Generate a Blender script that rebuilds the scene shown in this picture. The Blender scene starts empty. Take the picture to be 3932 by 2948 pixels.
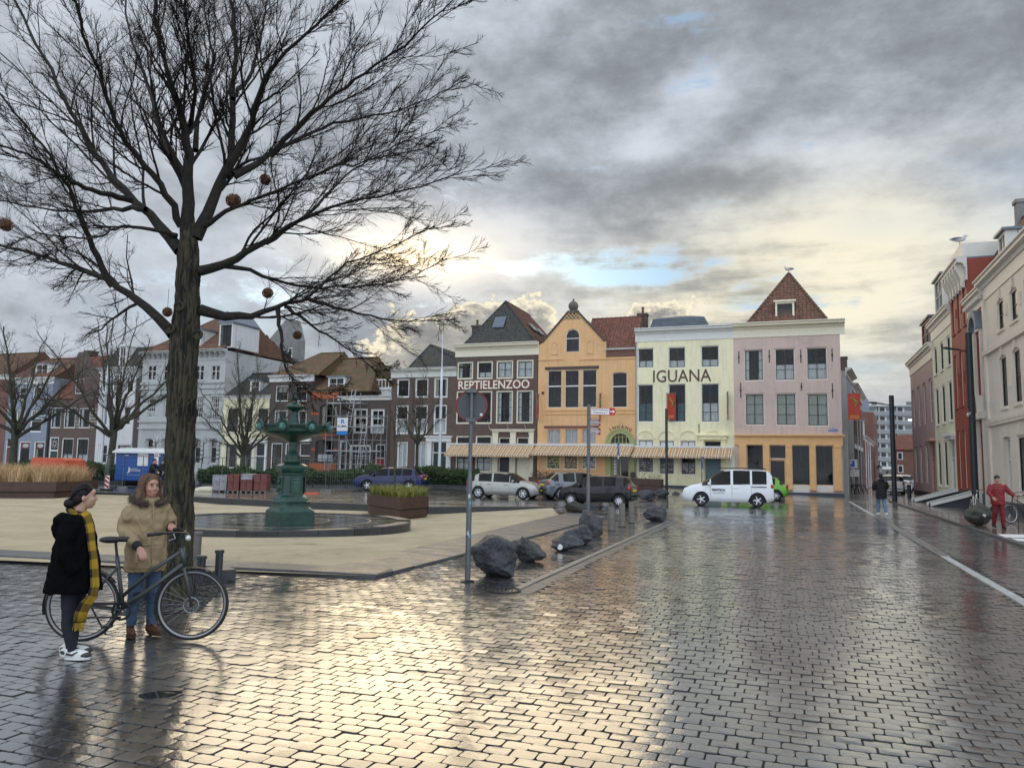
import bpy,bmesh,math,random
import numpy as np
from mathutils import Vector,Matrix
random.seed(7)
rng = np.random.default_rng(11)
R = math.radians
scene = bpy.context.scene
col = scene.collection
PITCH = R(5.94); EYE = 1.85; ROLL = .017; FPX = 2988.0; CX = 1966.0; CY = 1474.0
cam_d = bpy.data.cameras.new('camera')
cam_d.sensor_width = 36.0; cam_d.lens = 36.0 * FPX / 3932.0
cam_d.clip_start = 0.1; cam_d.clip_end = 3000
cam = bpy.data.objects.new('camera',cam_d); col.objects.link(cam)
cam.location = (0,0,EYE); cam.rotation_euler = (Matrix.Rotation(R(90) + PITCH,3,'X') @ Matrix.Rotation(ROLL,3,'Z')).to_euler()
scene.camera = cam
class NX:
 """a socket (or a float) with arithmetic that makes Math nodes"""
 def __init__(s,tree,v): s.t = tree; s.v = v
 def _m(s,op,*a,clamp=False):
  n = s.t.nodes.new('ShaderNodeMath'); n.operation = op; n.use_clamp = clamp
  for i,q in enumerate((s,) + a):
   q = q.v if isinstance(q,NX) else q
   if isinstance(q,(int,float)): n.inputs[i].default_value = q
   else: s.t.links.new(q,n.inputs[i])
  return NX(s.t,n.outputs[0])
 def __add__(s,o): return s._m('ADD',o)
 def __radd__(s,o): return s._m('ADD',o)
 def __sub__(s,o): return s._m('SUBTRACT',o)
 def __rsub__(s,o): return NX(s.t,o)._m('SUBTRACT',s)
 def __mul__(s,o): return s._m('MULTIPLY',o)
 def __rmul__(s,o): return s._m('MULTIPLY',o)
 def __truediv__(s,o): return s._m('DIVIDE',o)
 def clamp(s): return s._m('ADD',0.0,clamp=True)
 def pow(s,e): return s._m('POWER',e)
 def max(s,o): return s._m('MAXIMUM',o)
 def min(s,o): return s._m('MINIMUM',o)
 def smooth(s,a,b):
  n = s.t.nodes.new('ShaderNodeMapRange'); n.interpolation_type = 'SMOOTHSTEP'
  n.inputs['From Min'].default_value = a; n.inputs['From Max'].default_value = b
  s.t.links.new(s.v,n.inputs['Value']); return NX(s.t,n.outputs['Result'])
def nnoise(t,vec,scale,detail=6,rough=.55,dist=0.0,off=(0,0,0),scl=(1,1,1)):
 mp = t.nodes.new('ShaderNodeMapping'); mp.inputs['Location'].default_value = off; mp.inputs['Scale'].default_value = scl
 t.links.new(vec,mp.inputs['Vector'])
 n = t.nodes.new('ShaderNodeTexNoise'); n.inputs['Scale'].default_value = scale; n.inputs['Detail'].default_value = detail
 n.inputs['Roughness'].default_value = rough; n.inputs['Distortion'].default_value = dist
 t.links.new(mp.outputs[0],n.inputs['Vector']); return NX(t,n.outputs['Fac'])
def nmix(t,fac,a,b):
 n = t.nodes.new('ShaderNodeMix'); n.data_type = 'RGBA'
 def setv(sock,q):
  q = q.v if isinstance(q,NX) else q
  if isinstance(q,(int,float)): sock.default_value = q
  elif isinstance(q,tuple): sock.default_value = q if len(q) == 4 else q + (1,)
  else: t.links.new(q,sock)
 setv(n.inputs[0],fac); setv(n.inputs[6],a); setv(n.inputs[7],b)
 return n.outputs[2]
SUN_AZ = -8.0; SUN_EL = 15.2        # degrees, azimuth to the right of +Y
world = bpy.data.worlds.new('World'); scene.world = world; world.use_nodes = True
def build_world():
 t = world.node_tree; t.nodes.clear()
 out = t.nodes.new('ShaderNodeOutputWorld'); bg = t.nodes.new('ShaderNodeBackground')
 t.links.new(bg.outputs[0],out.inputs[0])
 sky = t.nodes.new('ShaderNodeTexSky'); sky.sky_type = 'NISHITA'; sky.sun_disc = False
 sky.sun_elevation = R(SUN_EL); sky.sun_rotation = R(SUN_AZ); sky.dust_density = 1.5
 tc = t.nodes.new('ShaderNodeTexCoord'); sp = t.nodes.new('ShaderNodeSeparateXYZ')
 nv = t.nodes.new('ShaderNodeVectorMath'); nv.operation = 'NORMALIZE'
 t.links.new(tc.outputs['Generated'],nv.inputs[0]); t.links.new(nv.outputs[0],sp.inputs[0])
 x,y,z = (NX(t,sp.outputs[i]) for i in range(3))
 zc = z.max(0.0)
 az = x._m('ARCTAN2',y) * (180 / math.pi); el = zc._m('ARCSINE') * (180 / math.pi)
 k = 1.0 / (zc + .16)._m('ADD',0.0) if False else NX(t,1.0)._m('DIVIDE',zc + .16)
 cb = t.nodes.new('ShaderNodeCombineXYZ')
 t.links.new((x * k).v,cb.inputs[0]); t.links.new((y * k).v,cb.inputs[1]); cb.inputs[2].default_value = 0
 P = cb.outputs[0]
 def g(a0,e0,sa,se):            # soft lobe of the cloud field round one direction
  da = (az - a0) * (1 / sa); de = (el - e0) * (1 / se)
  return (NX(t,0.0) - (da * da + de * de))._m('EXPONENT')
 D3 = nv.outputs[0]
 big = nnoise(t,P,1.15,2,.5,0,(3.1,1.7,0))
 med = nnoise(t,D3,5.0,7,.64,0,(1.3,2.2,.4),(1,1,2.0))
 puff = nnoise(t,D3,13.0,6,.66,0,(.4,.3,2.0),(1,1,1.6))
 streak = nnoise(t,D3,6.5,5,.62,0,(2.0,.0,.6),(1,1,6.0))
 lowz = g(19,11,17,6.0)
 thin = big * .35 + med * 1.15 + puff * .55 - .62
 dark = g(6,26,12,5.0) * .15 + g(26,29,14,6) * .12 + g(1,20.5,7,2.6) * .20 + g(15.5,20.2,5.5,1.5) * .34 + g(26,8.5,4,1.2) * .20
 lite = g(-24,20,19,17) * .26 + g(17,13,20,4.6) * .20 + g(14.2,26.4,3.2,2.0) * .50 + g(-6.5,16,9,3.0) * .25 + g(26,18,9,4) * .14 + g(9.5,22.8,2.4,1.3) * .40 + g(25,11,5,6) * .32
 lum = (thin + lite - dark + (streak - .5) * 2.0 * lowz).smooth(.10,.86)
 low = g(10.0,14.0,8.5,1.7) * .46 + g(14.2,27.2,2.6,1.2) * .50 + g(9.3,22.6,1.4,.7) * .30 + g(20.5,11.6,5,.9) * .40 + g(-16,13,16,5) * .22 + g(3,15.2,4,.8) * .3
 gap = ((streak - .5) * 1.3 + (puff - .5) * 1.1 + low).smooth(.22,.62)
 hole = nnoise(t,P,.9,2,.55,0,(9.1,4.4,0)).smooth(.60,.70) * (1.0 - g(0,15,45,25))
 gap = gap.max(hole)
 edge = el + (puff - .5) * 11.0 + (med - .5) * 6.0
 c1 = (12.9 - (az + 0.5) * (az + 0.5) * .045) - edge
 c2 = (11.9 - (az - 10.6) * (az - 10.6) * .13) - edge
 cum = c1.max(c2)
 cmask = cum.smooth(0.0,.8) * el.smooth(3.0,7.0); crim = cmask * (1.0 - cum.smooth(.3,2.2))
 glow = g(-7.5,15.4,8.0,3.0); core = g(-8.0,15.0,3.8,1.2)
 cosg = x * math.sin(R(SUN_AZ)) * math.cos(R(SUN_EL)) + y * math.cos(R(SUN_AZ)) * math.cos(R(SUN_EL)) + z * math.sin(R(SUN_EL))
 grey = nmix(t,lum,(.190,.206,.226),(.50,.545,.61))
 cream = nmix(t,lum,(.29,.295,.28),(.74,.69,.54))
 cloud = nmix(t,(lowz * 1.05 + g(24,17,10,4) * .5).clamp(),grey,cream)
 sc = t.nodes.new('ShaderNodeVectorMath'); sc.operation = 'MULTIPLY'; sc.inputs[1].default_value = (.05,.075,.10)
 t.links.new(sky.outputs[0],sc.inputs[0])
 haze_blue = nmix(t,.65,sc.outputs[0],(.26,.38,.54))
 base = nmix(t,(gap * (1.0 - core)).clamp(),cloud,haze_blue)
 cumc = nmix(t,((puff - .5) * 2.4 + (med - .5) * 2.2 + .35).clamp(),(.23,.23,.228),(.50,.47,.41))
 cumc = nmix(t,(crim * 1.1).clamp(),cumc,(.82,.74,.55))
 base = nmix(t,cmask.clamp(),base,cumc)
 open_ = (1.0 - cmask * .9) * (lum * 1.15 + .05)
 gl = t.nodes.new('ShaderNodeVectorMath'); gl.operation = 'SCALE'
 gl.inputs[0].default_value = (1.4,.97,.38); t.links.new((glow * open_ * .22 + core * open_ * .6).v,gl.inputs['Scale'])
 ad = t.nodes.new('ShaderNodeVectorMath'); ad.operation = 'ADD'
 t.links.new(base,ad.inputs[0]); t.links.new(gl.outputs[0],ad.inputs[1])
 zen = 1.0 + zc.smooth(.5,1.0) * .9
 anti = 1.0 + (NX(t,.55) - cosg).smooth(0.0,1.4) * 2.5  # unseen sky opposite the sun brightened, with the zenith, to light the facades
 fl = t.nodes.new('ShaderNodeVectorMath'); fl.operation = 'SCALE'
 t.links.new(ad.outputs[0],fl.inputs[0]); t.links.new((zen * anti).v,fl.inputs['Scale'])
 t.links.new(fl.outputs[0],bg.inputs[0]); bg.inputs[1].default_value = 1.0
build_world()
world.cycles.sampling_method = 'NONE'
sun_d = bpy.data.lights.new('sun','SUN'); sun_d.energy = .5; sun_d.angle = R(36); sun_d.color = (1,.76,.42)
sun = bpy.data.objects.new('sun',sun_d); col.objects.link(sun)
sdir = Vector((math.sin(R(SUN_AZ)) * math.cos(R(SUN_EL)),math.cos(R(SUN_AZ)) * math.cos(R(SUN_EL)),math.sin(R(SUN_EL))))
sun.rotation_euler = sdir.to_track_quat('Z','Y').to_euler(); sun.location = (0,0,60)
scene.view_settings.view_transform = 'Standard'; scene.view_settings.look = 'None'
scene.view_settings.gamma = 1.0; scene.view_settings.exposure = 0.4
scene.render.engine = 'CYCLES'
scene.cycles.max_bounces = 8; scene.cycles.transparent_max_bounces = 24
def ray(px,py):
 cx = (px - CX) / FPX; cy = (CY - py) / FPX
 cx,cy = cx - ROLL * cy,cy + ROLL * cx
 c,s = math.cos(PITCH),math.sin(PITCH)
 return Vector((cx,c - s * cy,s + c * cy))
def gp(px,py,z=0.0):                 # point at height z
 d = ray(px,py); t = (z - EYE) / d.z
 return Vector((d.x * t,d.y * t,z))
def dp(px,py,Y):                     # point at distance Y
 d = ray(px,py); t = Y / d.y
 return Vector((d.x * t,Y,EYE + d.z * t))
def terrain(x,y):
 return min(max(0.0,y - 46) * .03 * min(1.0,max(0.0,(24 - x) / 14)),.6)
MATS = {}
def mat(name,c,rough=.6,metal=0.0,var=.12,vs=3.0,bump=0.0,bs=40.0,spec=.5,coat=0.0,kind=None,c2=None,emit=None,rvar=0.0,det=5,**kw):
 if name in MATS: return MATS[name]
 m = bpy.data.materials.new(name); m.use_nodes = True; t = m.node_tree
 b = t.nodes['Principled BSDF']
 b.inputs['Roughness'].default_value = rough; b.inputs['Metallic'].default_value = metal
 b.inputs['Specular IOR Level'].default_value = spec; b.inputs['Coat Weight'].default_value = coat; b.inputs['Coat Roughness'].default_value = .08
 b.inputs['Base Color'].default_value = (*c,1)
 tc = t.nodes.new('ShaderNodeTexCoord'); co = tc.outputs['Object']
 colr = None
 if var or c2:
  n = nnoise(t,co,vs,det,.6); n2 = nnoise(t,co,vs * 6.3,3,.6,0,(4,2,7))
  f = (n * .65 + n2 * .35).smooth(.30,.70)
  a = c2 if c2 else tuple(max(0,q * (1 - var)) for q in c); bb = c if c2 else tuple(min(1,q * (1 + var)) for q in c)
  colr = nmix(t,f,a,bb)
  if rvar: t.links.new((f * rvar + (rough - rvar / 2)).clamp().v,b.inputs['Roughness'])
 if kind == 'brick':
  bt = t.nodes.new('ShaderNodeTexBrick'); sw = t.nodes.new('ShaderNodeCombineXYZ'); sx = t.nodes.new('ShaderNodeSeparateXYZ')
  t.links.new(co,sx.inputs[0])
  t.links.new((NX(t,sx.outputs[0]) + NX(t,sx.outputs[1])).v,sw.inputs[0]); t.links.new(sx.outputs[2],sw.inputs[1])
  t.links.new(sw.outputs[0],bt.inputs['Vector'])
  bt.inputs['Scale'].default_value = 1.0; bt.inputs['Brick Width'].default_value = kw.get('bw',.22); bt.inputs['Row Height'].default_value = kw.get('bh',.065)
  bt.inputs['Mortar Size'].default_value = .007; bt.inputs['Bias'].default_value = -.2
  bt.inputs['Color1'].default_value = (*[q * 1.15 for q in c],1); bt.inputs['Color2'].default_value = (*[q * .72 for q in c],1)
  bt.inputs['Mortar'].default_value = (*kw.get('mortar',(.25,.23,.21)),1)
  mx = t.nodes.new('ShaderNodeMix'); mx.data_type = 'RGBA'; mx.blend_type = 'MULTIPLY'; mx.inputs[0].default_value = .55
  t.links.new(bt.outputs['Color'],mx.inputs[6])
  t.links.new(nmix(t,nnoise(t,co,.7,5,.65),(.45,.45,.45),(1.3,1.3,1.3)),mx.inputs[7])
  colr = mx.outputs[2]
  bm_ = t.nodes.new('ShaderNodeBump'); bm_.inputs['Strength'].default_value = .35; bm_.inputs['Distance'].default_value = .01; bm_.invert = True
  t.links.new(bt.outputs['Fac'],bm_.inputs['Height']); t.links.new(bm_.outputs[0],b.inputs['Normal'])
 if kind == 'plaster':          # rain-streaked paint: streaks with a shape of their own
  st = nnoise(t,co,1.0,4,.6,0,(0,0,0),(7,7,.35)).smooth(.45,.75)
  bl = nnoise(t,co,.55,6,.65,.4,(5,1,2)).smooth(.48,.72)
  colr = nmix(t,(st * .42 + bl * .38) * kw.get('dirt',1.0),colr or (*c,1),tuple(q * .62 for q in c))
 if kind == 'stripe':
  sx = t.nodes.new('ShaderNodeSeparateXYZ'); t.links.new(co,sx.inputs[0])
  w = kw.get('w',.16); fr = (NX(t,sx.outputs[0]) * (1 / w))._m('FRACT')
  s1 = fr._m('LESS_THAN',.42); s2 = (fr - .68)._m('ABSOLUTE')._m('LESS_THAN',.07)
  base = nmix(t,s1,kw['sa'],kw['sb']); base = nmix(t,s2,base,kw['sc'])
  colr = nmix(t,nnoise(t,co,2.0,5,.6).smooth(.35,.8) * .35,base,(.30,.22,.14))
 if kind == 'plaid':
  sx = t.nodes.new('ShaderNodeSeparateXYZ'); t.links.new(co,sx.inputs[0])
  uv = t.nodes.new('ShaderNodeUVMap'); su = t.nodes.new('ShaderNodeSeparateXYZ'); t.links.new(uv.outputs[0],su.inputs[0])
  A = ((NX(t,su.outputs[0]))._m('FRACT') - .5)._m('ABSOLUTE')._m('LESS_THAN',.27); B = ((NX(t,su.outputs[1]))._m('FRACT') - .5)._m('ABSOLUTE')._m('LESS_THAN',.24)
  q = (A + B) * .5
  colr = nmix(t,q.pow(.75),(.33,.20,.010),(.008,.007,.006))
 if kind == 'check':
  sx = t.nodes.new('ShaderNodeSeparateXYZ'); t.links.new(co,sx.inputs[0]); w = kw['w']
  ck = ((NX(t,sx.outputs[0]) * (1 / w))._m('FLOOR') + (NX(t,sx.outputs[2]) * (1 / w))._m('FLOOR'))
  ck = (ck * .5)._m('FRACT')._m('GREATER_THAN',.25)
  colr = nmix(t,ck,kw['sa'],kw['sb'])
 if kind == 'grain':
  gn = nnoise(t,co,160,3,.7); colr = nmix(t,gn.smooth(.3,.7),tuple(q * .72 for q in c),tuple(min(1,q * 1.2) for q in c))
  pt = nnoise(t,co,.5,7,.7,.6).smooth(.40,.64); colr = nmix(t,pt * .75,colr,kw['sa']); pt = nnoise(t,co,3.0,6,.7,.4,(8,1,0),(1,2.2,1)).smooth(.45,.68); colr = nmix(t,pt * .45,colr,tuple(q * .62 for q in c))
  ms = nnoise(t,co,1.6,6,.7,.8,(3,3,0),(1.0,2.6,1)).smooth(.61,.70); colr = nmix(t,ms * .85,colr,kw['sb'])
 if colr is not None: t.links.new(colr,b.inputs['Base Color'])
 if bump:
  bn = t.nodes.new('ShaderNodeBump'); bn.inputs['Strength'].default_value = bump; bn.inputs['Distance'].default_value = kw.get('bd',.02)
  t.links.new(nnoise(t,co,bs,5,.65,0,(0,0,0),kw.get('bscl',(1,1,1))).v,bn.inputs['Height'])
  if b.inputs['Normal'].is_linked: t.links.new(b.inputs['Normal'].links[0].from_socket,bn.inputs['Normal'])
  t.links.new(bn.outputs[0],b.inputs['Normal'])
 if emit: b.inputs['Emission Color'].default_value = (*emit[:3],1); b.inputs['Emission Strength'].default_value = emit[3]
 if kind == 'glass':
  lw = t.nodes.new('ShaderNodeFresnel'); lw.inputs['IOR'].default_value = 1.55
  tr = t.nodes.new('ShaderNodeBsdfTransparent'); tr.inputs[0].default_value = (*c,1)
  gl = t.nodes.new('ShaderNodeBsdfGlossy'); gl.inputs['Roughness'].default_value = .03
  bn = t.nodes.new('ShaderNodeBump'); bn.inputs['Strength'].default_value = .06; bn.inputs['Distance'].default_value = .05
  t.links.new(nnoise(t,co,1.2,2,.5).v,bn.inputs['Height']); t.links.new(bn.outputs[0],gl.inputs['Normal'])
  mx = t.nodes.new('ShaderNodeMixShader'); t.links.new((NX(t,lw.outputs[0]) * .62).clamp().v,mx.inputs[0])
  t.links.new(tr.outputs[0],mx.inputs[1]); t.links.new(gl.outputs[0],mx.inputs[2])
  t.links.new(mx.outputs[0],t.nodes['Material Output'].inputs[0])
 MATS[name] = m; return m
def link(o,parent=None):
 col.objects.link(o)
 if parent is not None: o.parent = parent
 return o
def tag(o,label=None,cat=None,group=None,kind=None):
 if label: o['label'] = label
 if cat: o['category'] = cat
 if group: o['group'] = group
 if kind: o['kind'] = kind
 return o
def empty(name,loc=(0,0,0),rz=0.0,label=None,cat=None,group=None):
 o = bpy.data.objects.new(name,None); o.location = loc; o.rotation_euler = (0,0,rz); o.empty_display_size = .3
 link(o); return tag(o,label,cat,group)
def copy_tree(o,parent=None):
 c = o.copy(); col.objects.link(c); c.parent = parent
 for ch in list(o.children): copy_tree(ch,c)
 return c
def mesh_obj(name,verts,faces,m=None,parent=None,smooth=False,mats=None,fm=None):
 me = bpy.data.meshes.new(name)
 if isinstance(verts,np.ndarray) and isinstance(faces,np.ndarray):
  nv,(nf,k) = len(verts),faces.shape
  me.vertices.add(nv); me.vertices.foreach_set('co',verts.astype(np.float32).ravel())
  me.loops.add(nf * k); me.loops.foreach_set('vertex_index',faces.astype(np.int32).ravel())
  me.polygons.add(nf); me.polygons.foreach_set('loop_start',np.arange(0,nf * k,k,dtype=np.int32))
  me.update(calc_edges=True)
 else: me.from_pydata([tuple(v) for v in verts],[],faces)
 for q in (mats or ([m] if m else [])): me.materials.append(q)
 if fm is not None: me.polygons.foreach_set('material_index',np.asarray(fm,dtype=np.int32))
 if smooth: me.polygons.foreach_set('use_smooth',np.ones(len(me.polygons),dtype=bool))
 me.update()
 return link(bpy.data.objects.new(name,me),parent)
class MB:
 """collects simple solids into one mesh"""
 def __init__(s): s.v = []; s.f = []
 def add(s,vs,fs):
  o = len(s.v); s.v += [tuple(q) for q in vs]; s.f += [tuple(i + o for i in f) for f in fs]; return s
 def box(s,x0,x1,y0,y1,z0,z1):
  vs = [(x,y,z) for x in (x0,x1) for y in (y0,y1) for z in (z0,z1)]
  return s.add(vs,[(0,1,3,2),(4,6,7,5),(0,4,5,1),(2,3,7,6),(0,2,6,4),(1,5,7,3)])
 def bev(s,x0,x1,y0,y1,z0,z1,b=.02):        # box with bevelled vertical + top edges
  n = []
  for z,i in ((z0,0),(z1 - b,0),(z1,b)):
   a,c,d,e = x0 + i,x1 - i,y0 + i,y1 - i
   n += [(a + b,d,z),(c - b,d,z),(c,d + b,z),(c,e - b,z),(c - b,e,z),(a + b,e,z),(a,e - b,z),(a,d + b,z)]
  fs = [tuple(range(7,-1,-1)),tuple(range(16,24))]
  for r in (0,8):
   for i in range(8): fs.append((r + i,r + (i + 1) % 8,r + 8 + (i + 1) % 8,r + 8 + i))
  return s.add(n,fs)
 def poly(s,pts): return s.add(pts,[tuple(range(len(pts)))])
 def prism(s,pts,axis,a,b):                    # 2-D outline extruded along an axis
  def p3(p,h): return {'x': (h,p[0],p[1]),'y': (p[0],h,p[1]),'z': (p[0],p[1],h)}[axis]
  n = len(pts); vs = [p3(p,a) for p in pts] + [p3(p,b) for p in pts]
  fs = [tuple(range(n - 1,-1,-1)),tuple(range(n,2 * n))] + [(i,(i + 1) % n,n + (i + 1) % n,n + i) for i in range(n)]
  return s.add(vs,fs)
 def tube(s,pts,rad,n=8,caps=True):
  pts = [Vector(p) for p in pts]; k = len(pts)
  rad = [rad] * k if isinstance(rad,(int,float)) else rad
  o = len(s.v); ref = None
  for i,p in enumerate(pts):
   d = (pts[min(i + 1,k - 1)] - pts[max(i - 1,0)]).normalized()
   if ref is None: ref = d.orthogonal().normalized()
   ref = (ref - d * ref.dot(d)); ref = ref.normalized() if ref.length > 1e-6 else d.orthogonal().normalized()
   e = d.cross(ref)
   for j in range(n):
    a = 2 * math.pi * j / n; s.v.append(tuple(p + (ref * math.cos(a) + e * math.sin(a)) * rad[i]))
  for i in range(k - 1):
   for j in range(n): s.f.append((o + i * n + j,o + i * n + (j + 1) % n,o + (i + 1) * n + (j + 1) % n,o + (i + 1) * n + j))
  if caps: s.f.append(tuple(o + j for j in range(n - 1,-1,-1))); s.f.append(tuple(o + (k - 1) * n + j for j in range(n)))
  return s
 def lathe(s,prof,n=24,c=(0,0,0),sq=0.0,a0=0.0,caps=True):     # profile (r, z)
  o = len(s.v); k = len(prof)
  for r,z in prof:
   for j in range(n):
    a = a0 + 2 * math.pi * j / n; s.v.append((c[0] + r * math.cos(a),c[1] + r * math.sin(a),c[2] + z))
  for i in range(k - 1):
   for j in range(n): s.f.append((o + i * n + j,o + i * n + (j + 1) % n,o + (i + 1) * n + (j + 1) % n,o + (i + 1) * n + j))
  if caps: s.f.append(tuple(o + j for j in range(n - 1,-1,-1))); s.f.append(tuple(o + (k - 1) * n + j for j in range(n)))
  return s
 def torus(s,c,R_,r,ax='y',n=40,m=8,a0=0,a1=2 * math.pi):
  o = len(s.v); full = abs(a1 - a0 - 2 * math.pi) < 1e-6; nn = n if full else n + 1
  for i in range(nn):
   a = a0 + (a1 - a0) * i / n
   for j in range(m):
    b = 2 * math.pi * j / m; q = R_ + r * math.cos(b); h = r * math.sin(b); u,w = q * math.cos(a),q * math.sin(a)
    s.v.append({'y': (c[0] + u,c[1] + h,c[2] + w),'x': (c[0] + h,c[1] + u,c[2] + w),'z': (c[0] + u,c[1] + w,c[2] + h)}[ax])
  for i in range(n):
   for j in range(m): s.f.append((o + i * m + j,o + i * m + (j + 1) % m,o + ((i + 1) % nn) * m + (j + 1) % m,o + ((i + 1) % nn) * m + j))
  return s
 def ell(s,c,r,n=12,m=8):
  o = len(s.v)
  for i in range(1,m):
   p = math.pi * i / m
   for j in range(n):
    a = 2 * math.pi * j / n; s.v.append((c[0] + r[0] * math.sin(p) * math.cos(a),c[1] + r[1] * math.sin(p) * math.sin(a),c[2] + r[2] * math.cos(p)))
  t = len(s.v); s.v += [(c[0],c[1],c[2] + r[2]),(c[0],c[1],c[2] - r[2])]
  for i in range(m - 2):
   for j in range(n): s.f.append((o + i * n + j,o + (i + 1) * n + j,o + (i + 1) * n + (j + 1) % n,o + i * n + (j + 1) % n))
  for j in range(n): s.f.append((t,o + j,o + (j + 1) % n)); s.f.append((t + 1,o + (m - 2) * n + (j + 1) % n,o + (m - 2) * n + j))
  return s
 def xf(s,M,i0=0):
  s.v[i0:] = [tuple(M @ Vector(p)) for p in s.v[i0:]]; return s
 def build(s,name,m,parent=None,smooth=False):
  o = mesh_obj(name,s.v,s.f,m,parent,smooth)
  if smooth == 'auto':
   try:
    bm = bmesh.new(); bm.from_mesh(o.data)
    for e in bm.edges:
     if len(e.link_faces) == 2 and e.calc_face_angle(0) > .6: e.smooth = False
    bm.to_mesh(o.data); bm.free()
   except Exception: pass
  return o
def text_mesh(body,size,m,parent,name='lettering',loc=(0,0,0),rot=(R(90),0,0),ext=.01,align='CENTER',fit=None,bold=0.0,spacing=1.0):
 """flat lettering as a mesh; fit = (width, height) it is stretched to"""
 cu = bpy.data.curves.new('t','FONT'); cu.body = body; cu.size = size; cu.extrude = ext / 2; cu.align_x = align; cu.align_y = 'CENTER'
 cu.offset = bold; cu.space_character = spacing; cu.resolution_u = 3
 ob = bpy.data.objects.new('t',cu); col.objects.link(ob)
 dg = bpy.context.evaluated_depsgraph_get(); dg.update()
 me = bpy.data.meshes.new_from_object(ob.evaluated_get(dg)); bpy.data.objects.remove(ob); bpy.data.curves.remove(cu)
 n = len(me.vertices); co = np.empty(n * 3,np.float32); me.vertices.foreach_get('co',co); co = co.reshape(-1,3)
 if fit and n:
  lo,hi = co.min(0),co.max(0); c = (lo + hi) / 2; co[:,:2] -= c[:2]
  co[:,0] *= fit[0] / (hi[0] - lo[0]); co[:,1] *= fit[1] / (hi[1] - lo[1]); me.vertices.foreach_set('co',co.ravel())
 me.materials.clear(); me.materials.append(m); me.name = name; me.update()
 o = bpy.data.objects.new(name,me); o.location = loc; o.rotation_euler = rot
 return link(o,parent)
# ================================================================= GROUND
def inpoly(px,py,poly):
 px = np.asarray(px); py = np.asarray(py); c = np.zeros(px.shape,bool); n = len(poly)
 for i in range(n):
  x1,y1 = poly[i][0],poly[i][1]; x2,y2 = poly[(i + 1) % n][0],poly[(i + 1) % n][1]
  if y1 == y2: continue
  c ^= ((y1 > py) != (y2 > py)) & (px < (x2 - x1) * (py - y1) / (y2 - y1) + x1)
 return c
WALL = [(6.4,36.6),(2.8,35.6),(-1.7,34.4),(-3.5,33.6),(-7.0,35.3),(-9.2,35.9),(-15.5,39.0),(-19.7,41.8),(-24,42.4),(-36,44.5),(-60,49)]
def zsand(x,y):
 f = min(1,max(0,(y - 15) / 17)); f = f * f * (3 - 2 * f)
 return .035 - .33 * f * min(1,max(0,(3.2 - x) / 6)) * (1 - .6 * min(1,max(0,(-x - 14) / 6)))
SR = R(19.5); E1 = np.array((math.cos(SR),-math.sin(SR))); E2 = np.array((math.sin(SR),math.cos(SR)))
def wet_paving(name,c,c2,far=False,rough=.2):
 if name in MATS: return MATS[name]
 m = bpy.data.materials.new(name); m.use_nodes = True; t = m.node_tree; b = t.nodes['Principled BSDF']
 tc = t.nodes.new('ShaderNodeTexCoord'); co = tc.outputs['Object']
 n1 = nnoise(t,co,.35,5,.6,.3); n2 = nnoise(t,co,26,4,.65)
 at = t.nodes.new('ShaderNodeAttribute'); at.attribute_name = 'tone'; tone = NX(t,at.outputs['Fac'])
 if far:
  mp = t.nodes.new('ShaderNodeMapping'); mp.inputs['Rotation'].default_value = (0,0,SR); t.links.new(co,mp.inputs['Vector'])
  bt = t.nodes.new('ShaderNodeTexBrick'); bt.inputs['Scale'].default_value = 1; bt.inputs['Brick Width'].default_value = .182; bt.inputs['Row Height'].default_value = .138
  bt.inputs['Mortar Size'].default_value = .008; bt.inputs['Mortar Smooth'].default_value = .6
  bt.inputs['Color1'].default_value = (0,0,0,1); bt.inputs['Color2'].default_value = (1,1,1,1)
  t.links.new(mp.outputs[0],bt.inputs['Vector'])
  sx = t.nodes.new('ShaderNodeSeparateColor'); t.links.new(bt.outputs['Color'],sx.inputs[0]); tone = NX(t,sx.outputs[0])
 f = (tone * .55 + n2 * .30 + (n1 - .5) * 1.3 + .08).clamp()
 cc = nmix(t,f,c,c2); t.links.new(cc,b.inputs['Base Color'])
 rr = (n1.smooth(.35,.65) * .20 + tone * .08 + n2 * .08 + (rough - .14)).clamp(); t.links.new(rr.v,b.inputs['Roughness'])
 b.inputs['Specular IOR Level'].default_value = .9; b.inputs['Coat Weight'].default_value = .95; b.inputs['Coat IOR'].default_value = 1.75; b.inputs['Coat Roughness'].default_value = .13
 bn = t.nodes.new('ShaderNodeBump'); bn.inputs['Strength'].default_value = .30; bn.inputs['Distance'].default_value = .006
 h = nnoise(t,co,40,4,.65) * .45 + nnoise(t,co,9,2,.5) * 1.1
 if far: h = h * .35 + (NX(t,bt.outputs['Fac']) * -1.8 + nnoise(t,co,3.0,3) * 1.4 + tone * .5)
 t.links.new(h.v,bn.inputs['Height']); t.links.new(bn.outputs[0],b.inputs['Normal']); t.links.new(bn.outputs[0],b.inputs['Coat Normal']); t.links.new((n1.smooth(.35,.65) * .10 + tone * .05 + .05).v,b.inputs['Coat Roughness'])
 MATS[name] = m; return m
M_STONE = wet_paving('wet clinker',(.026,.027,.029),(.080,.079,.078),rough=.20)
M_STONEF = wet_paving('wet clinker far',(.026,.027,.029),(.075,.073,.071),far=True,rough=.18)
M_REDST = wet_paving('wet red clinker',(.040,.022,.018),(.12,.062,.048),far=True,rough=.34)
M_GRIT = mat('joint grit',(.075,.066,.052),.6,c2=(.012,.012,.012),vs=6,bump=.4,bs=90)
M_GRITD = mat('stone edge',(.055,.053,.050),.5,var=.3,vs=8,spec=.4)
M_SLAB = mat('wet granite slab',(.12,.122,.125),.40,c2=(.055,.057,.06),vs=2.4,bump=.25,bs=70,rvar=.30,bd=.012,spec=.4)
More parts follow.
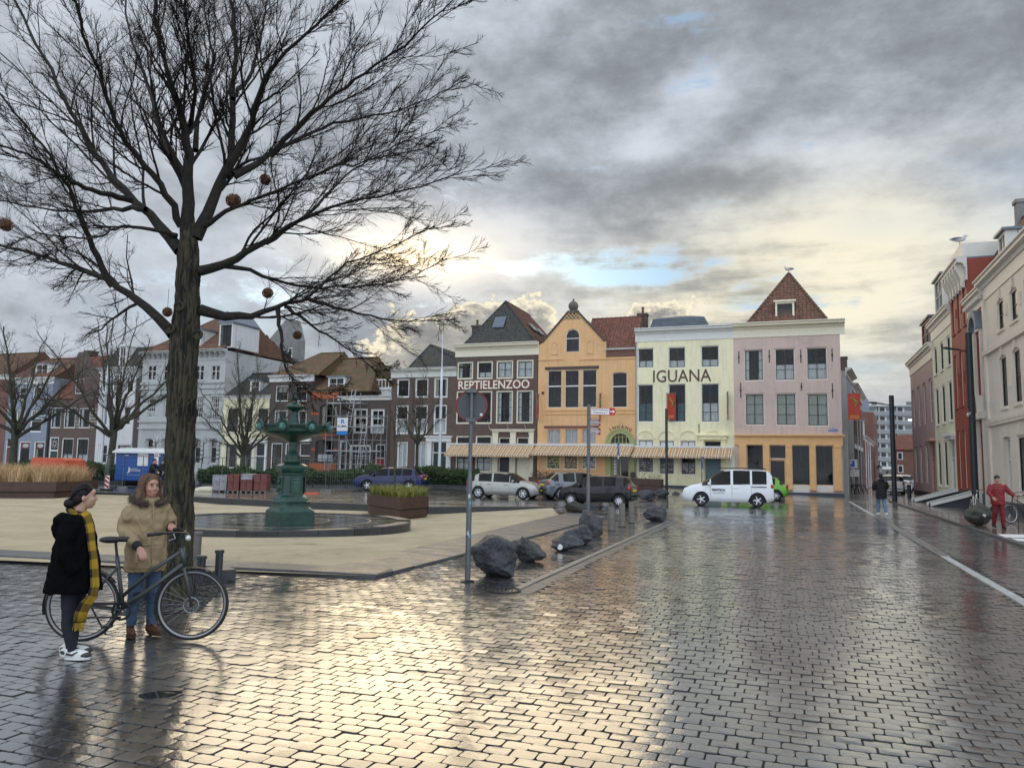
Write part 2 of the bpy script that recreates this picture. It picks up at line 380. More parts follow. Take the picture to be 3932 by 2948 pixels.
M_DARKST = mat('dark basalt wall',(.035,.037,.040),.42,var=.25,vs=2,bump=.15,bs=50)
M_SAND = mat('shell grit',(.53,.445,.295),.92,kind='grain',sa=(.38,.31,.20),sb=(.16,.14,.07),bump=.35,bs=120,spec=.25)
M_CONC = mat('pale concrete',(.22,.21,.19),.38,c2=(.10,.10,.095),vs=4,rvar=.2)
M_WORNW = mat('worn white stone',(.50,.50,.48),.4,c2=(.28,.28,.27),vs=5)
M_WHITE_P = mat('white road paint',(.74,.74,.72),.4,var=.12,vs=6)
g = MB().box(-500,500,-120,900,-1.2,-.70).build('ground',M_STONEF); tag(g,'wet dark brick ground reaching out to the horizon','ground',kind='structure')
def grid_sheet(name,xs,ys,zf,m,keep=None):
 X,Y = np.meshgrid(xs,ys); v = np.stack([X.ravel(),Y.ravel(),np.array([zf(a,b) for a,b in zip(X.ravel(),Y.ravel())])],1)
 nx = len(xs); i = np.arange(len(ys) - 1)[:,None] * nx + np.arange(nx - 1)[None,:]
 f = np.stack([i,i + 1,i + 1 + nx,i + nx],-1).reshape(-1,4)
 if keep is not None:
  c = v[f].mean(1); f = f[keep(c[:,0],c[:,1])]
 return mesh_obj(name,v,f,m,None,True)
def zroad(x,y):
 return terrain(x,y) if x > 6.4 else -.002
NEARY = 31.0
bed = None
far_street = grid_sheet('roadway',np.linspace(-20,80,51),np.concatenate([np.linspace(NEARY,80,30),np.linspace(85,200,12)]),
      lambda x,y: terrain(max(x,6.4),y) if y < 85 else terrain(max(x,6.4),85),M_STONEF,
      keep=lambda x,y: (x > 2.2))
tag(far_street,'far stretch of wet brick roadway running to the houses','roadway',kind='structure')
link_patch = mesh_obj('road_link',[(1.9,30.6,-.022),(8,30.6,-.022),(8,38.5,-.006),(1.9,38.5,-.022)],[(0,1,2,3)],M_STONEF); tag(link_patch,'paving where the square meets the raised street','street',kind='structure')
wp = []
for (a,b) in zip(WALL[:-1],WALL[1:]):
 for k in range(6): wp.append((a[0] + (b[0] - a[0]) * k / 6,a[1] + (b[1] - a[1]) * k / 6))
wp.append(WALL[-1])
ss = [0,.01,1,2.5,5,8,12,16,22,30,45,60]
vv = []; ff = []
for (a,b) in wp:
 for s_ in ss: vv.append((a,b + s_,terrain(a,b + s_) + (.007 if a > -6 else 0)))
k = len(ss)
for i in range(len(wp) - 1):
 for j in range(k - 1): ff.append((i * k + j,i * k + j + 1,(i + 1) * k + j + 1,(i + 1) * k + j))
up = mesh_obj('upper_street',vv,ff,M_STONEF,None,True); tag(up,'raised brick street behind the low dark wall','street',kind='structure')
wall = empty('low_wall',(0,0,0),0,'long low dark stone wall between the sand and the raised street','wall')
for i,(a,b) in enumerate(zip(WALL[1:-2],WALL[2:-1])):
 L = math.hypot(b[0] - a[0],b[1] - a[1]); n = max(1,round(L / 2.4))
 for q in range(n):
  p0 = Vector((a[0] + (b[0] - a[0]) * q / n,a[1] + (b[1] - a[1]) * q / n,0)); p1 = Vector((a[0] + (b[0] - a[0]) * (q + 1) / n,a[1] + (b[1] - a[1]) * (q + 1) / n,0))
  d = (p1 - p0).normalized(); p0 += d * .006; p1 -= d * .006; nrm = Vector((d.y,-d.x,0));  nrm = nrm if nrm.y < 0 else -nrm
  mb = MB(); t0 = t1 = .014
  f0,f1 = p0 + nrm * .03,p1 + nrm * .03; b0,b1 = p0 - nrm * .30,p1 - nrm * .30
  mb.add([(f0.x,f0.y,-.45),(f1.x,f1.y,-.45),(b1.x,b1.y,-.45),(b0.x,b0.y,-.45),(f0.x,f0.y,t0),(f1.x,f1.y,t1),(b1.x,b1.y,t1),(b0.x,b0.y,t0)],
               [(3,2,1,0),(4,5,6,7),(0,1,5,4),(1,2,6,5),(2,3,7,6),(3,0,4,7)])
  mb.build('stone_block',M_DARKST,wall)
A0,A1 = gp(1262,2186),gp(2193,1968); B0,B1 = gp(1510,2203),gp(2327,1988)
N0,N1 = gp(-300,2132),gp(1443,2221); F1 = gp(1262,2186)
Nl,Nr = Vector((-24,N0.y + 3.0,0)),N1
dirn = (N1 - gp(0,2147)).normalized(); Nl = N1 - dirn * 32
SANDP = [(p.x,p.y) for p in (Nl,N1,A0,A1)] + [(2.6,35.6)] + WALL[2:9] + [(-34,30)]
AXIS = Vector((A1.x - A0.x,A1.y - A0.y,0)).normalized()
sx_,sy_ = np.linspace(-34,4,77),np.linspace(9,50,83)
SANDI = [(p.x,p.y) for p in (Nl + Vector((-6,-.8,0)),N1,A0 + Vector((.6,-.1,0)),A1 + Vector((.5,.3,0)))] + [(3.4,36.2)] + [(a,b + .25) for a,b in WALL[2:9]] + [(-36,30)]
def sand_mesh():
 poly = [Vector((a,b,0)) for a,b in SANDI]
 bm = bmesh.new(); vs = [bm.verts.new(p) for p in poly]; bm.faces.new(vs)
 for s_ in np.arange(-34,6,1.0): bmesh.ops.bisect_plane(bm,geom=bm.verts[:] + bm.edges[:] + bm.faces[:],plane_co=(s_,0,0),plane_no=(1,0,0))
 for s_ in np.arange(10,52,1.0): bmesh.ops.bisect_plane(bm,geom=bm.verts[:] + bm.edges[:] + bm.faces[:],plane_co=(0,s_,0),plane_no=(0,1,0))
 for v in bm.verts: v.co.z = zsand(v.co.x,v.co.y) + .012 * math.sin(v.co.x * .9) * math.sin(v.co.y * .7 + 1)
 me = bpy.data.meshes.new('sand'); bm.normal_update()
 for f in bm.faces:
  f.smooth = True
  if f.normal.z < 0: f.normal_flip()
 bm.to_mesh(me); bm.free(); me.materials.append(M_SAND); return link(bpy.data.objects.new('sand',me))
sand = tag(sand_mesh(),'pale yellow shell sand court round the fountain','sand',kind='structure')
def slab(quad,zt,th,m,parent,name='slab',gap=.006):
 c = sum((Vector(q) for q in quad),Vector()) / 4; q = [c + (Vector(p) - c) * (1 - gap / max(.2,(Vector(p) - c).length)) for p in quad]
 i = [c + (p - c) * (1 - .02 / max(.2,(p - c).length)) for p in q]; j = random.uniform(-.003,.003)
 tilt = [random.uniform(-.003,.003) for _ in range(4)]
 mb = MB(); mb.add([(p.x,p.y,zt - th) for p in q] + [(p.x,p.y,zt - .008 + j + tl) for p,tl in zip(q,tilt)] + [(p.x,p.y,zt + j + tl) for p,tl in zip(i,tilt)],
                      [(8,9,10,11)] + [(a,(a + 1) % 4,4 + (a + 1) % 4,4 + a) for a in range(4)] + [(4 + a,4 + (a + 1) % 4,8 + (a + 1) % 4,8 + a) for a in range(4)])
 return mb.build(name,m,parent)
strip = empty('slab_strip',(0,0,0)); tag(strip,'row of grey granite slabs edging the near side of the sand','paving',kind='structure')
nper = Vector((dirn.y,-dirn.x,0)); nper = nper if nper.y > 0 else -nper
wst = (F1 - N1).dot(nper)
pos = 0.0; prev = N1.copy()
while pos < 30:
 L = 1.9 + .5 * random.random(); nx_ = N1 - dirn * (pos + L)
 slab([nx_,prev,prev + nper * wst,nx_ + nper * wst],.075,.12,M_SLAB,strip); prev = nx_; pos += L
C0 = gp(1515,2200)
slab([N1,C0,(C0 + A0) / 2 + Vector((.05,.05,0)),N1 + nper * wst],.062,.12,M_SLAB,strip)
band = empty('slab_band',(0,0,0)); tag(band,'band of long wet grey slabs running beside the sand towards the cars','paving',kind='structure')
n = 20
for i in range(n):
 t0,t1 = i / n,(i + 1) / n
 slab([A0.lerp(A1,t0),B0.lerp(B1,t0),B0.lerp(B1,t1),A0.lerp(A1,t1)],.045 if i else .05,.08,M_SLAB,band)
bed = grid_sheet('street',np.arange(-40,42,.5),np.concatenate([[-10,-4,0],np.arange(3,NEARY + .1,.5)]),lambda x,y: -.016,M_GRIT,keep=lambda x,y: ~inpoly(x,y,[(p.x,p.y) for p in (N1 - dirn * 40 + nper * .5,N1 + nper * .5 - dirn * .3,A0 + Vector((.35,0,0)),A1 + Vector((.4,0,0)))] + [(2.6,40),(-60,40)]))
tag(bed,'wet grey brick street surface across the square','street',kind='structure')
BANDP = [(p.x,p.y) for p in (A0,B0,B1,A1)]
STRIPP = [(p.x,p.y) for p in (N1 - dirn * 32,N1,C0,C0 + Vector((.01,.5,0)),N1 + nper * wst,N1 - dirn * 32 + nper * wst)]
G0,G1 = gp(1940,2272),gp(2560,2000); gd = (G1 - G0).normalized(); gn = Vector((gd.y,-gd.x,0))
GUTP = [(p.x,p.y) for p in (G0,G0 + gn * .40,G1 + gn * .40,G1)]
K0,K1 = gp(3420,1925),gp(3932,2096); kd = (K0 - K1).normalized(); KN = K1 - kd * 14; kn = Vector((kd.y,-kd.x,0)); kn = kn if kn.x > 0 else -kn
WALKP = [(p.x,p.y) for p in (KN,K0,K0 + kn * 12,KN + kn * 12)]
H0,H1 = gp(3256,1925),gp(3932,2327); hd = (H0 - H1).normalized(); HN = H1 - hd * 6; hn = Vector((hd.y,-hd.x,0)); hn = hn if hn.x > 0 else -hn
HP = [(p.x,p.y) for p in (HN - hn * .02,H0 - hn * .02,H0 + hn * .26,HN + hn * .26)]
TREEP = [(p.x,p.y) for p in (gp(440,2370),gp(760,2345),gp(905,2215),gp(620,2225))]
def stones():
 pw,ph = .182,.138
 us = np.arange(-34,34); vs_ = np.arange(14,270)
 V,U = np.meshgrid(vs_,np.arange(-240,240),indexing='ij')
 off = (V % 2) * .5 + rng.uniform(-.12,.12,(len(vs_),1))
 a = (U + off) * pw; b = V * ph
 x = a * E1[0] + b * E2[0]; y = a * E1[1] + b * E2[1]
 keep = (y > 3.9) & (y < NEARY - .1) & (np.abs(x) < y * .72 + 4.0)
 for P_ in (SANDP,BANDP,STRIPP,GUTP,WALKP,HP,TREEP): keep &= ~inpoly(x,y,P_)
 a,b,x,y = a[keep],b[keep],x[keep],y[keep]
 n = len(x); w = pw / 2 - .0036 + rng.uniform(-.003,.003,n); h = ph / 2 - .0036 + rng.uniform(-.003,.003,n)
 tx = rng.normal(0,.009,n); ty = rng.normal(0,.011,n); z0 = rng.normal(0,.0022,n); z0 += .007 * np.sin(x * .7 + .4 * y) * np.sin(y * .5)
 rot = rng.normal(0,.012,n); crown = rng.uniform(.0003,.0022,n)
 tone = rng.uniform(0,1,n)
 order = np.argsort(y); return a[order],b[order],x[order],y[order],w[order],h[order],tx[order],ty[order],z0[order],rot[order],crown[order],tone[order]
ST = stones()
def stone_ring(w,h,c,cut):
 return np.stack([np.stack([-w + cut,-h],-1),np.stack([w - cut,-h],-1),np.stack([w,-h + cut],-1),np.stack([w,h - cut],-1),
                     np.stack([w - cut,h],-1),np.stack([-w + cut,h],-1),np.stack([-w,h - cut],-1),np.stack([-w,-h + cut],-1)],1)
def build_stones():
 a,b,x,y,w,h,tx,ty,z0,rot,crown,tone = ST
 n = len(x)
 sy = CY - FPX * (-(math.sin(PITCH) * y + math.cos(PITCH) * (0 - EYE))) * 0
 zc = math.cos(PITCH) * y + math.sin(PITCH) * (0 - EYE); yc = -math.sin(PITCH) * y + math.cos(PITCH) * (0 - EYE)
 px = CX + FPX * (x + ROLL * yc) / zc; py = CY - FPX * (yc - ROLL * x) / zc
 vis = (px > 20) & (px < 3912) & (py < 2920)
 idx = np.where(vis)[0][:300]; single = np.zeros(n,bool); single[idx] = True
 var = []
 for q in range(12):
  W,H = .0875 + rng.uniform(-.003,.003),.0655 + rng.uniform(-.003,.003)
  cut = rng.uniform(.008,.022); ro = stone_ring(np.array([W]),np.array([H]),0,cut)[0] + rng.normal(0,.0016,(8,2)); ri = ro * (1 - .042)
  v = [(p[0],p[1],-.05) for p in ro] + [(p[0],p[1],-.004) for p in ro] + [(p[0],p[1],0) for p in ri]
  mid = ri * .5; cr = rng.uniform(.0004,.0026); v += [(p[0],p[1],cr * rng.uniform(.6,1.1)) for p in mid] + [(0,0,cr)] + [(p[0],p[1],0) for p in ri]
  f = [(i,(i + 1) % 8,8 + (i + 1) % 8,8 + i) for i in range(8)] + [(8 + i,8 + (i + 1) % 8,16 + (i + 1) % 8,16 + i) for i in range(8)]
  f += [(33 + i,33 + (i + 1) % 8,24 + (i + 1) % 8,24 + i) for i in range(8)] + [(24 + i,24 + (i + 1) % 8,32) for i in range(8)]
  me = bpy.data.meshes.new('paving_stone'); me.from_pydata(v,[],f); me.materials.append(M_STONE); me.materials.append(M_GRITD); me.polygons.foreach_set('material_index',np.array([1] * 16 + [0] * 16,dtype=np.int32))
  me.polygons.foreach_set('use_smooth',np.array([False] * 16 + [True] * 16)); at = me.attributes.new('tone','FLOAT','POINT'); at.data.foreach_set('value',np.full(len(v),rng.uniform(0,1),np.float32))
  me.update(); var.append(me)
 for q,i in enumerate(idx):
  o = bpy.data.objects.new('paving_stone',var[int(rng.integers(12))]); o.location = (x[i],y[i],z0[i] + .016)
  o.rotation_euler = (ty[i],tx[i],-SR + rot[i] + (math.pi if rng.random() < .5 else 0)); o.parent = bed; o.location.z = z0[i]; col.objects.link(o)
 for near in (True,False):
  sel = ~single & ((y < 15) == near)
  A = dict(x=x[sel],y=y[sel],w=w[sel],h=h[sel],tx=tx[sel],ty=ty[sel],z=z0[sel],r=rot[sel],c=crown[sel],t=tone[sel]); m = len(A['x'])
  cut = np.full(m,.013)
  ro = stone_ring(A['w'],A['h'],0,.013) if near else np.stack([np.stack([sx * A['w'],sy_ * A['h']],-1) for sx,sy_ in ((-1,-1),(1,-1),(1,1),(-1,1))],1)
  k = ro.shape[1]; ro = ro + rng.normal(0,.0012,ro.shape); ri = ro * .955
  def lift(p,zz): return np.concatenate([p,(zz + p[...,0] * A['tx'][:,None] + p[...,1] * A['ty'][:,None] + A['z'][:,None])[...,None]],-1)
  low = np.concatenate([ro,np.full(ro.shape[:2] + (1,),-.03)],-1)
  V = np.concatenate([low,lift(ro,-.004),lift(ri,0.0),lift(ri,0.0),np.stack([0 * A['x'],0 * A['x'],A['z'] + A['c']],-1)[:,None,:]],1)
  ang = -SR + A['r']; cs,sn = np.cos(ang)[:,None],np.sin(ang)[:,None]
  X = V[...,0] * cs - V[...,1] * sn + A['x'][:,None]; Y = V[...,0] * sn + V[...,1] * cs + A['y'][:,None]
  V = np.stack([X,Y,V[...,2]],-1); nvp = V.shape[1]
  i = np.arange(k); j = (i + 1) % k
  q1 = np.stack([i,j,k + j,k + i],1); q2 = np.stack([k + i,k + j,2 * k + j,2 * k + i],1); tri = np.stack([3 * k + i,3 * k + j,np.full(k,4 * k),np.full(k,4 * k)],1)
  quads = np.concatenate([q1,q2]); base = (np.arange(m) * nvp)[:,None,None]
  F4 = (quads[None] + base).reshape(-1,4); F3 = (tri[None,:,:3] + base).reshape(-1,3)
  me = bpy.data.meshes.new('paving_stones'); nv = m * nvp; me.vertices.add(nv); me.vertices.foreach_set('co',V.astype(np.float32).ravel())
  loops = np.concatenate([F4.ravel(),F3.ravel()]); me.loops.add(len(loops)); me.loops.foreach_set('vertex_index',loops.astype(np.int32))
  st = np.concatenate([np.arange(len(F4)) * 4,len(F4) * 4 + np.arange(len(F3)) * 3]); me.polygons.add(len(st)); me.polygons.foreach_set('loop_start',st.astype(np.int32))
  me.polygons.foreach_set('use_smooth',np.arange(len(st)) >= len(F4)); me.polygons.foreach_set('material_index',(np.arange(len(st)) < len(F4)).astype(np.int32)); me.update(calc_edges=True)
  at = me.attributes.new('tone','FLOAT','POINT'); at.data.foreach_set('value',np.repeat(A['t'],nvp).astype(np.float32)); me.materials.append(M_STONE); me.materials.append(M_GRITD)
  tag(link(bpy.data.objects.new('paving_stones',me),bed),kind='stuff')
build_stones()
gut = empty('gutter',(0,0,0)); tag(gut,'pale concrete gutter running beside the boulders','gutter',kind='structure')
L = (G1 - G0).length; n = int(L / 1.0)
for i in range(n):
 p,q = G0 + gd * (L * i / n),G0 + gd * (L * (i + 1) / n)
 slab([p,q,q + gn * .13,p + gn * .13],.012,.06,M_CONC,gut,'kerb_stone',.004)
 slab([p + gn * .14,q + gn * .14,q + gn * .38,p + gn * .38],-.006,.05,M_SLAB,gut,'gutter_stone',.004)
grate = empty('drain_grate',gp(1935,2268),SR * 0,'round iron drain grate at the start of the gutter','drain grate')
M_IRON = mat('dark iron',(.03,.03,.032),.45,.6,var=.2)
mb = MB(); mb.torus((0,0,.008),.24,.018,'z',24,6); mb.build('rim',M_IRON,grate)
for i in range(-3,4):
 w_ = math.sqrt(max(.001,.23 ** 2 - (i * .06) ** 2)); MB().box(i * .06 - .014,i * .06 + .014,-w_,w_,-.01,.012).build('bar',M_IRON,grate)
kerb = empty('kerb_line',(0,0,0)); tag(kerb,'long kerb line with white stones and drain channel on the right of the road','kerb',kind='structure')
L = (H0 - HN).length; n = int(L / .9)
for i in range(n):
 p,q = HN + hd * (L * i / n),HN + hd * (L * (i + 1) / n); d = (p - H0).length
 yy = p.y
 if yy < 17.4 or yy > 32.3: slab([p,q,q + hn * .16,p + hn * .16],.014,.06,M_WORNW,kerb,'white_kerb_stone',.004)
 else:
  for j in range(3): slab([p + hn * (.08 * j),q + hn * (.08 * j),q + hn * (.08 * j + .06),p + hn * (.08 * j + .06)],.012,.06,M_CONC,kerb,'channel_rail',.003)
walk = MB(); wz = .07
walk.add([(p.x,p.y,z) for z in (-.05,wz) for p in (KN,K0,K0 + kd * 30 + kn * 2,K0 + kd * 30 + kn * 16,KN + kn * 14)],[(5,6,7,8,9),(0,1,6,5),(1,2,7,6)])
pav = walk.build('pavement',M_REDST); tag(pav,'brown-red brick pavement in front of the right-hand houses','pavement',kind='structure')
kb = empty('pavement_kerb',(0,0,0)); tag(kb,'grey kerb stones along the right-hand pavement','kerb',kind='structure')
L = (K0 - KN).length; n = int(L / 1.0)
for i in range(n):
 p,q = KN + kd * (L * i / n),KN + kd * (L * (i + 1) / n)
 slab([p,q,q - kn * .14,p - kn * .14],wz + .004,.12,M_SLAB,kb,'kerb_stone',.004)
for (x0,y0,x1,y1) in ((3828,2050,3990,2060),(3880,2066,4000,2074)):
 a,b,c,d = gp(x0,y0,wz),gp(x1,y0 + 3,wz),gp(x1 + 20,y1 + 6,wz),gp(x0 + 30,y1 + 3,wz)
 q_ = MB().add([(p.x,p.y,wz + .005) for p in (a,d,c,b)],[(0,1,2,3)]).build('painted_stripe',M_WHITE_P); tag(q_,'white painted stripe on the pavement at the right edge','road marking',kind='structure')
M_WATER = mat('puddle water',(.02,.021,.022),.02,var=0,spec=.6)
def puddle(px,py,rx,ry,label,rot=.1):
 c = gp(px,py); v = [(0,0,0)]; N = 40
 for i in range(N):
  a = 2 * math.pi * i / N; r = 1 + .12 * math.sin(2 * a + rx * 9) + .07 * math.sin(5 * a) + .03 * math.sin(11 * a + 2)
  v.append((rx * r * math.cos(a),ry * r * math.sin(a),0))
 o = mesh_obj('puddle',v,[(0,1 + i,1 + (i + 1) % N) for i in range(N)],M_WATER); o.location = (c.x,c.y,.0035); o.rotation_euler = (0,0,rot)
 tag(o,label,'puddle',kind='structure')
puddle(935,2538,.14,.13,'small bright puddle beside the bicycle front wheel',-SR)
puddle(615,2666,.14,.11,'small dark puddle in front of the two women',.35)
puddle(1408,2440,.13,.12,'small shallow puddle in the gold sheen of the street',.1)
# ================================================================= HOUSE KIT
def C(ox,oy,s): return lambda x,y: (ox + x * s,oy + y * s)
c1 = C(0,1150,.48257); c2 = C(800,1150,.48248); c3 = C(1650,1100,.51267); c4 = C(2400,1000,.57288)
c5 = C(3200,700,.81424); cA = C(3440,1000,.30166); cB = C(3440,1500,.33176); c33 = C(3200,1400,.36181)
class Row:
 def __init__(s,ox,oy,rot):
  s.o = Vector((ox,oy,0)); s.rot = rot; s.u = Vector((math.cos(rot),math.sin(rot),0)); s.n = Vector((-math.sin(rot),math.cos(rot),0))
 def uv(s,p,off=0.0):
  d = ray(*p); e = Vector((0,0,EYE)); q = s.o + s.n * off
  t = (q - e).dot(s.n) / d.dot(s.n); h = e + d * t
  return (h - s.o).dot(s.u),h.z
 def pt(s,u,off=0.0,z=0.0): return s.o + s.u * u + s.n * off + Vector((0,0,z))
M_WHITE = mat('white painted wood',(.72,.71,.67),.5,var=.05,vs=5)
M_CREAM = mat('cream painted wood',(.78,.72,.55),.5,var=.05,vs=5)
M_BLACK = mat('black-green paint',(.012,.016,.018),.35,var=.1)
M_GLASS = mat('window glass',(.86,.89,.90),kind='glass',var=0)
M_CURT = mat('lace curtain',(.72,.72,.70),.9,var=.12,vs=4)
RW = random.Random(5); M_CURT2 = mat('beige curtain',(.50,.44,.36),.9,var=.15,vs=4)
M_CURTD = mat('teal blind',(.10,.17,.19),.9,var=.2,vs=4)
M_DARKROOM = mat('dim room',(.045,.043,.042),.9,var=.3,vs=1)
M_ZINC = mat('zinc',(.16,.19,.23),.5,.3,var=.15)
M_GUT = mat('gutter pipe',(.42,.42,.40),.5,var=.15)
TERRA = {}
def tile_mat(key,a,b,moss=0.0):
 if key in TERRA: return TERRA[key]
 m = bpy.data.materials.new('pantile ' + key); m.use_nodes = True; t = m.node_tree; bs = t.nodes['Principled BSDF']
 at = t.nodes.new('ShaderNodeAttribute'); at.attribute_name = 'tone'; tc = t.nodes.new('ShaderNodeTexCoord'); co = tc.outputs['Object']
 f = (NX(t,at.outputs['Fac']) * .6 + nnoise(t,co,2.5,4) * .5 - .05).clamp(); c = nmix(t,f,a,b)
 if moss: c = nmix(t,(nnoise(t,co,.8,5,.65).smooth(.40,.62) * moss).clamp(),c,(.085,.075,.025))
 t.links.new(c,bs.inputs['Base Color']); bs.inputs['Roughness'].default_value = .55; TERRA[key] = m; return m
T_RED = tile_mat('red',(.11,.034,.020),(.25,.085,.048),.15); T_BROWN = tile_mat('brown',(.085,.036,.022),(.20,.088,.050),.25)
T_DARK = tile_mat('dark',(.018,.020,.021),(.060,.060,.058),.35); T_MOSS = tile_mat('mossy',(.10,.05,.026),(.19,.105,.05),.8)
T_RUST = tile_mat('rust',(.075,.027,.016),(.21,.078,.042),.3)
TILE_V = []; W_,L_ = .5,.5
for yy in (-.55,.55):
 for xx,zz in ((-.5,.0),(-.3,.16),(-.1,.2),(.12,.02),(.5,-.02)): TILE_V.append((xx,yy,zz + (.14 if yy < 0 else 0)))
for xx,zz in ((-.5,.0),(-.3,.16),(-.1,.2),(.12,.02),(.5,-.02)): TILE_V.append((xx,-.55,zz - .02))
TILE_F = [(i,i + 1,i + 6,i + 5) for i in range(4)] + [(10 + i,11 + i,i + 1,i) for i in range(4)]
TILE_V = np.array(TILE_V); TILE_F = np.array(TILE_F)
def tiled(parent,name,P,m,w=.25,l=.30,singles=0,slab=True):
 """roof slope with pantiles; P = eave left, eave right, top right, top left (as seen from outside)"""
 P = [Vector(p) for p in P]; eu = (P[1] - P[0]).normalized()
 up = ((P[2] + P[3]) / 2 - (P[0] + P[1]) / 2); es = (up - eu * up.dot(eu)).normalized(); en = eu.cross(es).normalized()
 base = mesh_obj(name,[p - en * .03 for p in P] + [p - en * .10 for p in P],[(0,1,2,3),(7,6,5,4),(0,4,5,1),(1,5,6,2),(2,6,7,3),(3,7,4,0)],m,parent)
 Ls = (P[3] - P[0]).dot(es); Ls2 = (P[2] - P[1]).dot(es); H = max(Ls,Ls2); nr = max(1,int(H / l)); cs = []
 ul,ut = 0.0,(P[3] - P[0]).dot(eu); url,urt = (P[1] - P[0]).dot(eu),(P[2] - P[0]).dot(eu)
 for r in range(nr):
  s_ = (r + .5) * l; a = ul + (ut - ul) * s_ / H; b = url + (urt - url) * s_ / H
  k0 = math.ceil(a / w - .35); k1 = math.floor(b / w - .65)
  for k in range(k0,k1 + 1): cs.append(((k + .5) * w,s_))
 if not cs: return base
 cs = np.array(cs); n = len(cs); jit = rng.normal(0,.012,(n,2)); zj = rng.uniform(0,.02,n); tone = rng.uniform(0,1,n)
 def ring(v): return np.array((v.x,v.y,v.z))
 EU,ES,EN,O = ring(eu),ring(es),ring(en),ring(P[0])
 if singles:
  me = bpy.data.meshes.new('roof_tile'); me.from_pydata([tuple(q) for q in TILE_V * (w,l,.14)],[],[tuple(f) for f in TILE_F]); me.materials.append(m)
  me.polygons.foreach_set('use_smooth',np.ones(len(me.polygons),bool)); mes = [me]
  for tv in (.1,.35,.6,.9):
   q = me.copy(); at = q.attributes.new('tone','FLOAT','POINT'); at.data.foreach_set('value',np.full(len(q.vertices),tv,np.float32)); mes.append(q)
  Mx = Matrix((eu,es,en)).transposed().to_4x4()
  for i in range(min(singles,n)):
   o = bpy.data.objects.new('roof_tile',mes[1 + int(rng.integers(4))]); p = P[0] + eu * float(cs[i,0] + jit[i,0]) + es * float(cs[i,1]) + en * float(zj[i])
   o.matrix_local = Matrix.Translation(p) @ Mx; link(o,base)
  cs,jit,zj,tone = cs[singles:],jit[singles:],zj[singles:],tone[singles:]; n = len(cs)
  if not n: return base
 tv = TILE_V * (w,l,.14)
 loc = (cs + jit * (1,.3)) [:,None,:] + tv[None,:,:2]; z = tv[None,:,2] + zj[:,None]
 V = O + loc[...,0:1] * EU + loc[...,1:2] * ES + z[...,None] * EN
 F = (TILE_F[None] + (np.arange(n) * len(TILE_V))[:,None,None]).reshape(-1,4)
 o = mesh_obj('roof_tiles',V.reshape(-1,3),F,m,base,True); at = o.data.attributes.new('tone','FLOAT','POINT'); at.data.foreach_set('value',np.repeat(tone,len(TILE_V)).astype(np.float32))
 o['kind'] = 'stuff'
 return base
def ridge(parent,pts,m,r=.10):
 for a,b in zip(pts[:-1],pts[1:]):
  a,b = Vector(a),Vector(b); n = max(1,int((b - a).length / .38)); mb = MB()
  for i in range(n): mb.tube([a.lerp(b,i / n),a.lerp(b,(i + .98) / n)],[r * 1.12,r * .92],6)
  mb.build('ridge_cap',m,parent)
